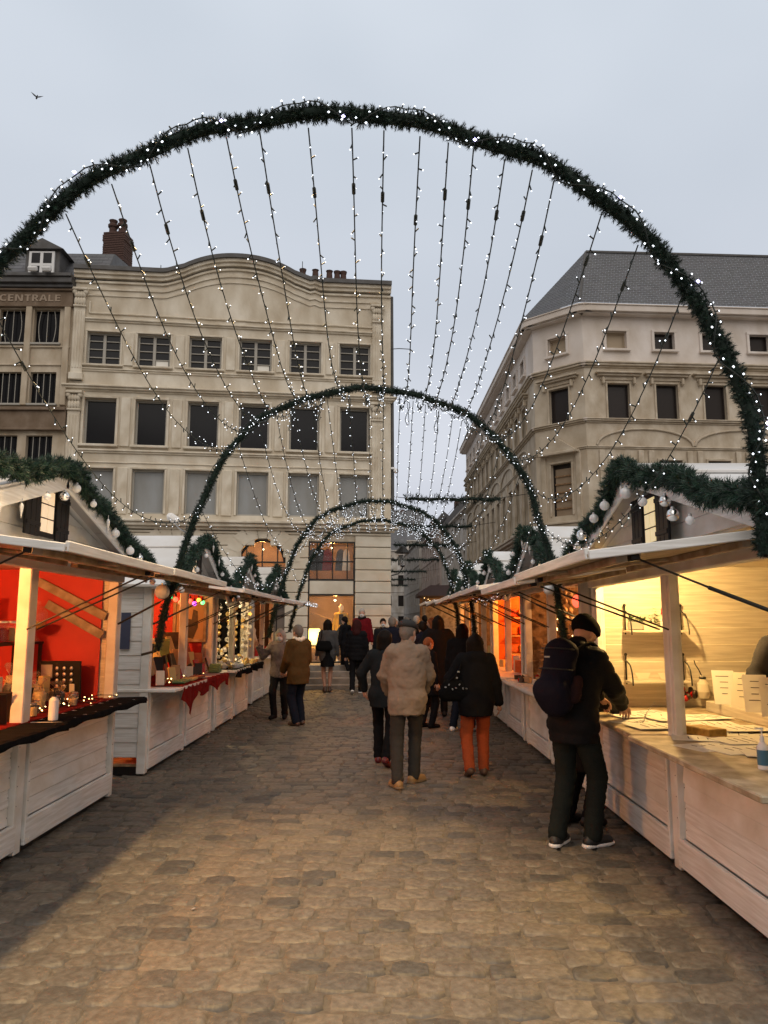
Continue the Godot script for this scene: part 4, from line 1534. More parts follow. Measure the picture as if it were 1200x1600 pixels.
# from the stall's frame: u = 0 at its near end to W at its far end, y, z outwards
func spot(key: String, u: float, y: float, z: float) -> Vector3:
	var s = S[key]
	return s.xf * Vector3(s.fs * (u - s.W / 2), y, z)

func syaw(key: String) -> float:
	return PI / 2 if S[key].side < 0 else -PI / 2

func stall_lamp(key: String, u: float, y: float, z: float, col: Color, e: float, label: String, mat := "bulb_lamp", r := 0.045) -> void:
	var la := thing("stall_lamp", label, "lamp", spot(key, u, y, z))
	var m := Mb.new()
	m.ball(Vector3.ZERO, Vector3(r, r, r), 12, 8)
	part("bulb", m, M[mat], la)
	m = Mb.new()
	m.lathe([[0.02, r], [0.022, r + 0.04], [0.008, r + 0.05], [0.008, 2.25 - y]], Vector3.ZERO, 8)
	part("lamp_holder", m, M.black_paint, la)
	omni(la, Vector3.ZERO, col, e, r)

func stalls() -> void:
	stall("L1", -1, 3.96, 7.96, "white stall lined in red, nearest on the left side of the lane", {"near": true, "lining": M.red_wall, "counter": 0.94})
	stall("L2", -1, 9.0, 12.35, "white stall with red cloth over its counter, second on the left", {"lining": M.red_wall, "counter": 0.94})
	stall("L3", -1, 12.55, 15.6, "white stall with a dark panel of silver ornaments, third on the left", {"lining": M.black_cloth, "counter": 0.94})
	stall("L4", -1, 16.1, 19.0, "white stall with fairy lights along its awning, last on the left", {"inner": M.wood_dark, "counter": 0.94})
	stall("R1", 1, 3.66, 7.6, "white stall glowing yellow inside with cards on its counter, nearest on the right", {"near": true, "win": M.window_lit_yellow, "low": 0.07, "counter_mat": M.counter_tan})
	stall("R2", 1, 8.0, 11.3, "white stall crowded with driftwood goods, second on the right", {"inner": M.wood_tan})
	stall("R3", 1, 11.5, 14.6, "white stall glowing orange inside, third on the right", {"inner": M.orange_wall})
	stall("R4", 1, 14.8, 17.6, "white stall with open dark inside, fourth on the right", {"inner": M.wood_tan})
	stall("R5", 1, 18.0, 20.8, "white stall farthest on the right, beside the lit kiosk", {"inner": M.wood_tan})
	stall_lamp("L1", 0.85, 2.10, -0.95, Color(1.0, 0.66, 0.36), 5.2, "warm bulb under the ceiling of the red lined stall nearest on the left")
	stall_lamp("R1", 3.1, 2.205, -0.32, Color(1.0, 0.80, 0.49), 2.6, "warm bulb under the ceiling of the yellow stall nearest on the right", "bulb_lamp", 0.03)
	stall_lamp("L2", 1.0, 1.30, -0.55, Color(1.0, 0.62, 0.28), 0.35, "bare bulb standing low among the cards of the stall with the red cloth", "bulb_lamp", 0.03)
	stall_lamp("L2", 1.9, 2.09, -1.1, Color(1.0, 0.60, 0.28), 1.7, "bulb under the ceiling of the stall with the red cloth")
	stall_lamp("L3", 1.6, 2.10, -0.5, Color(1.0, 0.86, 0.62), 1.5, "pale bulb above the panel of silver ornaments")
	stall_lamp("L4", 1.5, 2.09, -1.0, Color(1.0, 0.55, 0.25), 0.8, "bulb inside the last stall on the left")
	stall_lamp("R2", 1.9, 2.09, -0.9, Color(1.0, 0.66, 0.36), 1.3, "bulb above the driftwood goods, second stall on the right")
	stall_lamp("R3", 2.0, 2.10, -0.75, Color(1.0, 0.60, 0.2), 3.2, "bright bulb in the orange stall, third on the right", "bulb_lamp", 0.05)
	stall_lamp("R3", 2.3, 1.55, -1.3, Color(1.0, 0.55, 0.16), 0.6, "lower bulb deep in the orange stall", "bulb_lamp", 0.04)
	stall_lamp("R4", 1.9, 2.09, -0.9, Color(1.0, 0.66, 0.36), 0.8, "bulb inside the fourth stall on the right")
	stall_lamp("R5", 1.5, 2.09, -0.5, Color(1.0, 0.62, 0.28), 1.6, "bright bulb in the farthest stall on the right")
	kiosk()

func kiosk() -> void:   # the dark roofed booth at the end of the lane
	var t := thing("kiosk", "dark roofed kiosk with lights under its eaves at the end of the lane", "kiosk", Vector3(2.85, gy(-27) - 0.12, -27.0))
	var m := Mb.new()
	for x in [-1.5, 1.5]:
		for z in [-0.9, 0.9]:
			m = Mb.new()
			m.box(Vector3(x, 1.3, z), Vector3(0.12, 2.6, 0.12), Basis(), 0.01)
			part("post", m, M.wood_tan, t)
	m = Mb.new()
	m.box(Vector3(0, 0.5, 0.9), Vector3(2.9, 1.0, 0.06))
	part("front_panel", m, M.raw_wood, t)
	m = Mb.new()
	m.box(Vector3(0, 1.3, -0.9), Vector3(2.9, 2.6, 0.06))
	part("wall", m, M.raw_wood, t)
	m = Mb.new()
	m.box(Vector3(0, 1.05, 1.0), Vector3(3.0, 0.05, 0.5))
	part("counter", m, M.wood_tan, t)
	m = Mb.new()
	m.prism(PackedVector2Array([Vector2(-1.7, 2.55), Vector2(1.7, 2.55), Vector2(1.7, 2.66), Vector2(1.3, 2.9), Vector2(-1.3, 2.9), Vector2(-1.7, 2.66)]), -1.3, 1.4)
	part("roof", m, mt("kiosk_roof", 0.05, 0.03, 0.03, 0.7), t)
	m = Mb.new()
	m.ball(Vector3(0.4, 2.3, 0.4), Vector3(0.05, 0.05, 0.05), 8, 6)
	var la := thing("stall_lamp", "bulb under the roof of the dark roofed kiosk", "lamp", t.position + Vector3(0.4, 2.3, 0.4))
	m = Mb.new()
	m.ball(Vector3.ZERO, Vector3(0.05, 0.05, 0.05), 8, 6)
	part("bulb", m, M.bulb_lamp, la)
	omni(la, Vector3.ZERO, Color(1.0, 0.68, 0.35), 2.0, 0.05)
	fairy_row("string of warm fairy lights under the kiosk eaves", PackedVector3Array([t.position + Vector3(-1.65, 2.5, 1.42), t.position + Vector3(-1, 2.3, 1.42), t.position + Vector3(0, 2.44, 1.42), t.position + Vector3(1, 2.3, 1.42), t.position + Vector3(1.65, 2.5, 1.42)]), 0.07, 0.016, M.bulb_warm)

# a cable with bulbs along it; one thing
func fairy_row(label: String, pts: PackedVector3Array, step: float, r: float, mat: Material, stick := 0.0, group := "") -> Node3D:
	var t := thing("fairy_light_string", label, "fairy lights", pts[0], 0.0, group)
	var w := Mb.new()
	var b := Mb.new()
	var loc := PackedVector3Array()
	for p in pts:
		loc.append(p - pts[0])
	w.tube(loc, maxf(0.0036, r * 0.5), -1, 4, false)
	var acc := 0.0
	var side := 1.0
	for i in loc.size() - 1:
		var l := loc[i].distance_to(loc[i + 1])
		var d := (loc[i + 1] - loc[i]) / l
		var s := step - acc
		while s < l:
			var p := loc[i] + d * s
			var x := d.cross(Vector3(0, 0, 1) if absf(d.z) < 0.9 else Vector3.RIGHT).normalized()
			var o := (x.rotated(d, rng.randf_range(-0.9, 0.9)) * side + d * rng.randf_range(-0.3, 0.5)).normalized()
			var q := p + o * stick
			if stick > 0.0:
				w.tube(PackedVector3Array([p, q]), 0.004, -1, 4, false)
			if rng.randf() < 0.86:
				b.octa(q + o * r * 0.6, r * rng.randf_range(0.75, 1.2))
			side = -side
			s += step * rng.randf_range(0.8, 1.2)
		acc = l - (s - step) if s - step < l else 0.0
		acc = fmod(acc, step)
	part("cable", w, M.cable_green, t)
	stuff(part("bulb", b, mat, t))
	return t

# ---------------------------------------------------------------- garlands and arches
func sprig(cnt: int, ln: float, wd: float, seed_: int) -> ArrayMesh:   # a tip of artificial fir along +y
	var r := RandomNumberGenerator.new()
	r.seed = seed_
	var m := Mb.new()
	for k in cnt:
		var t := float(k) / cnt
		var b := Vector3(0, ln * t * 0.75, 0)
		var an := k * 2.4 + r.randf() * 0.6
		var out := Vector3(cos(an), 0.55 + t * 0.9, sin(an)).normalized()
		var tip := b + out * ln * r.randf_range(0.42, 0.62)
		var sd := out.cross(Vector3.UP).normalized() * wd
		m.tri(b - sd, b + sd, tip)
	return m.mesh()

func resample(pts: PackedVector3Array, step: float) -> PackedVector3Array:
	var c := Curve3D.new()
	for i in pts.size():
		var t := (pts[mini(i + 1, pts.size() - 1)] - pts[maxi(i - 1, 0)]) / 6.0
		c.add_point(pts[i], -t, t)
	c.bake_interval = step
	return c.get_baked_points()

func garland(label: String, category: String, called: String, pts: PackedVector3Array, rad: float, per_m: float, tip: ArrayMesh, group: String, tone := 1.0, span := 1.0) -> Node3D:
	var t := thing(called, label, category, pts[0], 0.0, group)
	var loc := PackedVector3Array()
	for p in pts:
		loc.append(p - pts[0])
	var m := Mb.new()
	m.tube(loc, rad * 0.62, -1, 8)
	part("core", m, M.fir_core, t)
	var xfs := []
	var cols := []
	var carry := 0.0
	for i in loc.size() - 1:
		var d := loc[i + 1] - loc[i]
		var l := d.length()
		carry += l * per_m
		while carry > 0.0:
			carry -= 1.0
			var p := loc[i] + d * rng.randf()
			var ax := d.normalized()
			var x := ax.cross(Vector3(0.3, 0.9, 0.2)).normalized()
			var out := x.rotated(ax, rng.randf() * TAU)
			out = (out + ax * rng.randf_range(-0.7, 0.9)).normalized()
			var b := Basis(Quaternion(Vector3.UP, out)) * Basis(Vector3.UP, rng.randf() * TAU)
			var sc := rng.randf_range(0.75, 1.2) * span
			xfs.append(Transform3D(b.scaled_local(Vector3(sc, sc, sc)), p + out * rad * rng.randf_range(0.15, 0.55)))
			var g := rng.randf_range(0.45, 1.25) * tone
			cols.append(Color(0.016 * g, 0.052 * g, 0.030 * g))
	multi("fir_sprigs", tip, M.fir_needles, xfs, cols, t)
	return t

const ARCH := [[-2.34, 1.42], [-2.22, 2.0], [-2.07, 2.52], [-1.83, 3.2], [-1.42, 3.80], [-0.85, 4.09], [-0.15, 4.215], [0.55, 4.07], [1.08, 3.78], [1.48, 3.24], [1.68, 2.6], [1.80, 2.0], [1.86, 1.42]]
const ARCH_NEAR := [[-2.33, 2.0], [-2.28, 2.45], [-2.14, 2.95], [-1.87, 3.43], [-1.55, 3.76], [-1.22, 3.98], [-0.88, 4.13], [-0.54, 4.195], [-0.20, 4.21], [0.15, 4.17], [0.5, 4.075], [0.82, 3.93], [1.12, 3.71], [1.38, 3.42], [1.57, 3.10], [1.69, 2.75], [1.74, 2.38], [1.755, 2.02]]
const ARCH_Z := [-3.5, -8.0, -15.85, -19.3]

func arch_pts(z: float, step := 0.06, near := false) -> PackedVector3Array:
	var p := PackedVector3Array()
	for q in (ARCH_NEAR if near else ARCH):
		p.append(Vector3(q[0], q[1] + gy(z), z))
	return resample(p, step)

func arches() -> void:
	var tip_a := sprig(16, 0.039, 0.0022, 1)
	var tip_b := sprig(12, 0.06, 0.0045, 2)
	var which := ["nearest", "second", "third", "farthest"]
	for k in 4:
		var z: float = ARCH_Z[k]
		var pts := arch_pts(z, 0.06, k == 0)
		# slight waver of the hoop
		for i in pts.size():
			pts[i] += Vector3(sin(i * 0.31 + k) * 0.008, sin(i * 0.47 + 2 * k) * 0.009, sin(i * 0.23) * 0.012)
		var ga := garland("dark green fir garland arch spanning the lane, %s of four" % which[k], "garland arch", "garland_arch", pts, 0.048, [780.0, 560.0, 300.0, 260.0][k], tip_a if k < 2 else tip_b, "garland arches across the lane", 0.62)
		for q in [[pts[0], -2.48], [pts[pts.size() - 1], 2.0]]:
			var bm := Mb.new()
			var e: Vector3 = q[0] - pts[0]
			bm.tube(PackedVector3Array([e, Vector3(q[1] - pts[0].x, e.y - 0.04, e.z + (0.03 if k else -0.2))]), 0.014, -1, 6)
			part("bracket", bm, M.steel_dark, ga)
		# lights wound round the hoop
		var w := PackedVector3Array()
		var turn := 0.0
		for i in range(1 if k == 0 else pts.size() / 6, pts.size() - (1 if k == 0 else pts.size() / 6)):
			turn += 0.5
			var ax := (pts[mini(i + 1, pts.size() - 1)] - pts[i - 1]).normalized()
			var x := ax.cross(Vector3.BACK).normalized()
			var wd := x.rotated(ax, turn)
			wd.z = absf(wd.z)
			w.append(pts[i] + wd * 0.054)
		fairy_row("bluish white fairy lights wound round the %s arch" % which[k], w, [0.030, 0.2, 0.3, 0.35][k], [0.0058, 0.0054, 0.0065, 0.007][k], M.bulb_white, 0.017, "lights wound round the arches")
		if k == 0:
			var v := Mb.new()
			for i in 9:
				var p: Vector3 = w[int(w.size() * (0.18 + 0.09 * i + rng.randf() * 0.04))]
				v.octa(p + Vector3(0, 0, 0.02), 0.010)
			stuff(single("violet_fairy_bulbs", v, M.bulb_violet, "scattered violet bulbs among the lights of the nearest arch", "fairy lights"))
	# curtains of light strings from each arch to the next
	var ax := [-1.93, -1.56, -1.345, -1.155, -0.96, -0.77, -0.61, -0.385, -0.17, 0.0, 0.18, 0.325, 0.45, 0.59, 0.725, 0.83, 1.07, 1.24, 1.44, 1.60]
	var names := ["first", "second", "third", "fourth", "fifth", "sixth", "seventh", "eighth", "ninth", "tenth", "eleventh", "twelfth", "thirteenth", "fourteenth", "fifteenth", "sixteenth", "seventeenth", "eighteenth", "nineteenth", "twentieth"]
	var a0 := arch_pts(0.0, 0.02)
	var an := arch_pts(0.0, 0.02, true)
	for k in 3:
		for i in ax.size():
			var best := a0[0]
			for p in a0:
				if p.y > 2.2 and absf(p.x - ax[i]) < absf(best.x - ax[i]):
					best = p
			var za: float = ARCH_Z[k]
			var zb: float = ARCH_Z[k + 1]
			var top := best
			if k == 0:
				top = an[0]
				for p in an:
					if p.y > 2.2 and absf(p.x - ax[i]) < absf(top.x - ax[i]):
						top = p
			var A := Vector3(top.x, top.y - 0.07 + gy(za), za)
			var B := Vector3(best.x + rng.randf_range(-0.05, 0.05), best.y - 0.06 + gy(zb), zb)
			var sag: float = [0.50, 0.75, 0.30][k] * rng.randf_range(0.85, 1.2)
			var pts := PackedVector3Array()
			for j in 23:
				var t := j / 22.0
				pts.append(A.lerp(B, t) + Vector3(sin(t * 9 + i) * 0.008, -sag * 4 * t * (1 - t), 0))
			var lb: String = "%s string of white fairy lights from the left, sagging between the %s and %s arches" % [names[i], which[k], which[k + 1]]
			var st := fairy_row(lb, pts, [0.084, 0.12, 0.2][k], [0.0044, 0.0052, 0.0065][k], M.bulb_white, 0.032, "light strings hung from arch to arch")
			if k == 0:   # the sealed connectors near the top
				var cm := Mb.new()
				var c := pts[1].lerp(pts[2], rng.randf()) - pts[0]
				var dd := (pts[2] - pts[1]).normalized()
				cm.tube(PackedVector3Array([c, c + dd * 0.06]), 0.010, -1, 6)
				part("connector", cm, M.cable_green, st)
	# loose tails that hang in bunches under the second and third arch
	for k in [1, 2]:
		for i in 7:
			var x := -1.0 + 0.31 * i
			var best := a0[0]
			for p in a0:
				if p.y > 2.2 and absf(p.x - x) < absf(best.x - x):
					best = p
			var A := Vector3(best.x, best.y - 0.05, ARCH_Z[k] + 0.05)
			var pts := PackedVector3Array([A, A + Vector3(0.03, -0.12, 0.02), A + Vector3(-0.02, -0.26, 0.03), A + Vector3(0.02, -0.20 - 0.15 * rng.randf(), 0.05), A + Vector3(0.0, -0.05, 0.06)])
			fairy_row("%s loop of spare fairy lights from the left, bunched under the %s arch" % [names[i], which[k]], resample(pts, 0.05), 0.07, 0.0052 if k == 1 else 0.0065, M.bulb_white, 0.015, "spare light loops under the arches")
	gable_garlands()
	# garland bars strung across the far street
	var bar := [[0.80, 4.45, -29.0, 6.42], [1.25, 4.4, -38.0, 6.5], [0.6, 4.5, -46.0, 6.4], [0.3, 4.2, -58.0, 6.5], [0.1, 3.9, -71.0, 6.5], [0.0, 3.4, -83.0, 6.45], [-0.1, 3.0, -97.0, 6.5]]
	var tip_c := sprig(9, 0.22, 0.014, 3)
	for k in bar.size():
		var q: Array = bar[k]
		var pts := PackedVector3Array()
		for j in 13:
			var t := j / 12.0
			pts.append(Vector3(lerpf(q[0], q[1], t), q[3] + sin(t * 20 + k) * 0.03, q[2]))
		garland("%s dark garland bar hung across the far street" % ["nearest", "second", "third", "fourth", "fifth", "sixth", "farthest"][k], "garland", "street_garland", resample(pts, 0.15), 0.09, 42.0, tip_c, "garland bars across the far street", 0.5)
		var w := Mb.new()
		w.tube(PackedVector3Array([Vector3(q[0] - 1.6, q[3] + 0.25, q[2]), Vector3(q[0], q[3] + 0.05, q[2]), Vector3(q[1], q[3] + 0.05, q[2]), Vector3(q[1] + 1.3, q[3] + 0.25, q[2])]), 0.012, -1, 4)
		single("span_wire", w, M.steel_dark, "thin wire that carries the %s garland bar across the far street" % ["nearest", "second", "third", "fourth", "fifth", "sixth", "farthest"][k], "wire", "wires across the far street")

func ornament(kind: int, p: Vector3, r: float, label: String, group: String) -> void:
	var t := thing("bauble" if kind < 4 else "icicle_ornament", label, "bauble" if kind < 4 else "ornament", p, rng.randf() * TAU, group)
	var m := Mb.new()
	if kind < 4:
		if kind == 3:   # ribbed
			var prof := []
			for k in 19:
				var a := PI * k / 18 - PI / 2
				prof.append([cos(a) * r * (1.0 + 0.05 * sin(k * 2.2)), sin(a) * r - r])
			m.lathe(prof, Vector3.ZERO, 16)
		else:
			m.ball(Vector3(0, -r, 0), Vector3(r, r, r), 16, 12)
		part("ball", m, [M.white_bauble, M.silver_matt, M.silver_mirror, M.silver_mirror][kind], t)
		m = Mb.new()
		m.lathe([[0.011, -0.006], [0.011, 0.012], [0.0, 0.014]], Vector3.ZERO, 8)
		part("cap", m, M.steel, t)
	else:
		m.lathe([[0.0, -r * 3.4], [r * 0.16, -r * 2.6], [r * 0.36, -r * 1.4], [r * 0.42, -r * 0.7], [r * 0.30, -r * 0.3], [0.0, 0.0]], Vector3.ZERO, 10)
		part("drop", m, M.silver_matt, t)
		m = Mb.new()
		m.tube(PackedVector3Array([Vector3.ZERO, Vector3(0, 0.03, 0)]), 0.003, -1, 4)
		part("hook", m, M.steel, t)

func gable_garlands() -> void:
	var tip_a := sprig(20, 0.072, 0.0032, 5)
	var tip_b := sprig(14, 0.085, 0.006, 6)
	var desc := {"L1": "red lined stall nearest on the left", "L2": "stall with the red cloth", "L3": "stall with silver ornaments", "L4": "last stall on the left", "R1": "yellow lit stall nearest on the right", "R2": "driftwood stall on the right", "R3": "orange stall on the right", "R4": "fourth stall on the right", "R5": "farthest stall on the right"}
	for key in desc:
		var s = S[key]
		var W: float = s.W
		var near: bool = key in ["L1", "R1"]
		var pk := 2.87 - (0.05 if key == "R1" else 0.0)
		var ew := W / 2 + 0.2
		var dy := 0.29 if near else 0.40
		var pts := PackedVector3Array()
		for k in 13:
			var u := -ew + 2 * ew * k / 12.0
			var y := pk - absf(u) * dy + 0.02 + 0.03 * sin(k * 2.1 + W * 7)
			if near and u * s.fs < 0:
				y += (0.13 if key == "L1" else 0.015) * absf(u)
			pts.append(s.xf * Vector3(u, y, 0.24 + 0.02 * sin(k * 1.3)))
		var g := resample(pts, 0.05)
		garland("fir garland with baubles along the gable of the %s" % desc[key], "garland", "gable_garland", g, 0.066, 440.0 if near else 240.0, tip_a if near else tip_b, "garlands on the stall gables", 1.0, 1.0)
		# hanging ornaments
		var cnt := 15 if near else (9 if key in ["L2", "R2", "L3", "R3"] else 6)
		for k in cnt:
			var t := (k + 0.5) / cnt
			var u := -ew + 2 * ew * t
			var p: Vector3 = s.xf * Vector3(u, pk - absf(u) * dy - 0.09 + rng.randf_range(-0.03, 0.03), 0.29 + rng.randf_range(-0.03, 0.06))
			if near and u * s.fs < -1.55:
				continue
			var kind := [0, 4, 1, 0, 2, 1, 0, 3, 4, 0, 1, 2, 0, 4, 1][(k * 7 + int(W * 10)) % 15] as int
			var r: float = [0.040, 0.046, 0.048, 0.05, 0.045][kind] * rng.randf_range(0.62, 0.95)
			var far_side: bool = (u * s.fs) > 0
			var ord := int(absf(absf(u) / ew) * cnt / 2.0)
			var lb: String = "%s, %s from peak on %s slope of the %s garland" % [["white bauble", "matt silver bauble", "mirror silver bauble", "ribbed silver bauble", "silver icicle"][kind], ["first", "second", "third", "fourth", "fifth", "sixth", "seventh", "eighth"][mini(ord, 7)], "far" if far_side else "near", {"L1": "nearest left", "L2": "second left", "L3": "third left", "L4": "last left", "R1": "nearest right", "R2": "second right", "R3": "third right", "R4": "fourth right", "R5": "farthest right"}[key]]
			ornament(kind, p, r, lb, "baubles on the gable garlands")
	# larger white balls at the feet of the second arch
	ornament(0, Vector3(-2.26, 2.10, -7.86), 0.075, "large white bauble on the left leg of the second arch", "large baubles on the second arch")
	ornament(0, Vector3(1.68, 2.10, -7.86), 0.055, "large white bauble on the right leg of the second arch", "large baubles on the second arch")

# ---------------------------------------------------------------- goods on and in the stalls
func gt(called: String, label: String, cat: String, key: String, u: float, y: float, z: float, group := "", turn := 0.0) -> Node3D:
	return thing(called, label, cat, spot(key, u, y, z), syaw(key) + turn, group)

func sheet(label: String, key: String, u: float, y: float, z: float, w: float, h: float, turn: float, lean := 0.0, mat := "paper_white") -> void:
	# lean 0: lies flat; otherwise stands tilted back; a few ruled strokes of print
	var t := gt("greeting_card", label, "card", key, u, y, z, "cards for sale in the yellow stall", turn)
	var bs := Basis(Vector3.RIGHT, -PI / 2 + lean) if lean > 0 else Basis()
	var up := h / 2 * sin(lean) if lean > 0 else 0.002
	var m := Mb.new()
	m.box(Vector3(0, up, 0), Vector3(w, 0.003, h), bs if lean == 0 else Basis(Vector3.RIGHT, lean), 0.0)
	part("card_sheet", m, M[mat], t)
	var p := Mb.new()
	var B := bs if lean == 0 else Basis(Vector3.RIGHT, lean)
	for k in 4:
		var q := Vector3(rng.randf_range(-0.05, 0.05) * w, 0.0022, h * (-0.32 + 0.17 * k))
		p.box(Vector3(0, up, 0) + B * q, Vector3(w * rng.randf_range(0.25, 0.6), 0.0012, h * 0.018), B)
	part("print_strokes", p, M.ink, t)

func jar(label: String, key: String, u: float, y: float, z: float, r: float, h: float, fill: Material) -> void:
	var t := gt("glass_jar", label, "jar", key, u, y, z, "jars in the red stall")
	var m := Mb.new()
	m.lathe([[0.0, 0.0], [r * 0.95, 0.004], [r, 0.02], [r, h * 0.78], [r * 0.82, h * 0.86], [r * 0.82, h * 0.9]], Vector3.ZERO, 16)
	part("glass", m, M.clear_glass, t)
	m = Mb.new()
	m.lathe([[0.0, 0.006], [r * 0.9, 0.008], [r * 0.92, h * 0.6], [r * 0.5, h * 0.66], [0.0, h * 0.68]], Vector3.ZERO, 14)
	part("contents", m, fill, t)
	m = Mb.new()
	m.lathe([[0.0, h * 0.89], [r * 0.88, h * 0.89], [r * 0.88, h * 0.97], [r * 0.5, h], [0.0, h]], Vector3.ZERO, 16)
	part("lid", m, M.steel, t)

func boxy(called: String, label: String, cat: String, key: String, u: float, y: float, z: float, s: Vector3, mat: Material, turn := 0.0, lean := 0.0, group := "") -> void:
	var t := gt(called, label, cat, key, u, y, z, group, turn)
	var m := Mb.new()
	var bs := Basis(Vector3.RIGHT, -lean)
	m.box(Vector3(0, s.y / 2 * cos(lean) + s.z / 2 * absf(sin(lean)), 0), s, bs, minf(0.006, s.z * 0.3))
	part("body", m, mat, t)

func lay_cloth(label: String, key: String, u0: float, u1: float, y: float, zin: float, zout: float, drop: float, mat: Material, wave := 0.02, point := false) -> void:
	var s = S[key]
	var t := thing("counter_cloth", label, "cloth", spot(key, u0, y, 0.0))
	var m := Mb.new()
	var n := 36
	var rows := [[zin, 0.0], [zout - 0.02, 0.0], [zout + 0.005, -0.008], [zout + 0.016, -0.04], [zout + 0.012, -drop * 0.6], [zout + 0.006, -drop]]
	var prev := []
	for i in n + 1:
		var u := lerpf(u0, u1, float(i) / n)
		var row := []
		for k in rows.size():
			var w := sin(i * 0.9 + k) * wave * clampf((k - 2) / 3.0, 0, 1) + sin(i * 2.3) * wave * 0.4
			var dd: float = rows[k][1]
			if k >= 4:
				dd *= 1.0 + (0.35 if point else 0.16) * sin(i * 0.55) + (1.6 * maxf(0, 1 - absf(i - 6) / 4.0) if point else 0.0)
			row.append(spot(key, u, y + dd + (0.004 * sin(i * 1.7 + k * 2) if k < 2 else 0.0), rows[k][0] + w) - t.position)
		if i > 0:
			for k in rows.size() - 1:
				if s.fs > 0:
					m.quad(prev[k], prev[k + 1], row[k + 1], row[k])
				else:
					m.quad(prev[k + 1], prev[k], row[k], row[k + 1])
		prev = row
	part("fabric", m, mat, t)

func goods() -> void:
	goods_r1()
	goods_l1()
	goods_l2()
	goods_l3()
	goods_r2()
	goods_r3()
	goods_far()

func wall_shelf(key: String, y: float, z0: float, z1: float, label: String) -> void:
	var s = S[key]
	var t := gt("wall_shelf", label, "shelf", key, s.W - 0.09, y, (z0 + z1) / 2)
	var m := Mb.new()
	m.box(Vector3(-s.fs * 0.10, 0, 0), Vector3(0.2, 0.022, z1 - z0), Basis(), 0.004)
	part("board", m, M.inner_white, t)
	for k in 2:
		m = Mb.new()
		var z := (z1 - z0) / 2 * (0.93 if k else -0.93)
		var pts := PackedVector3Array()
		for j in 9:
			var a := PI / 2 * j / 8
			pts.append(Vector3(-s.fs * (0.205 - 0.11 * (1 - cos(a))), -0.03 + 0.20 * sin(a), z))
		pts.append(Vector3(-s.fs * 0.004, 0.20, z))
		m.tube(pts, 0.007, -1, 6)
		m.tube(PackedVector3Array([Vector3(-s.fs * 0.012, -0.03, z), Vector3(-s.fs * 0.012, 0.24, z)]), 0.008, -1, 6)
		m.ball(Vector3(-s.fs * 0.012, 0.25, z), Vector3(0.016, 0.016, 0.016), 8, 6)
		part("bracket", m, M.steel_dark, t)

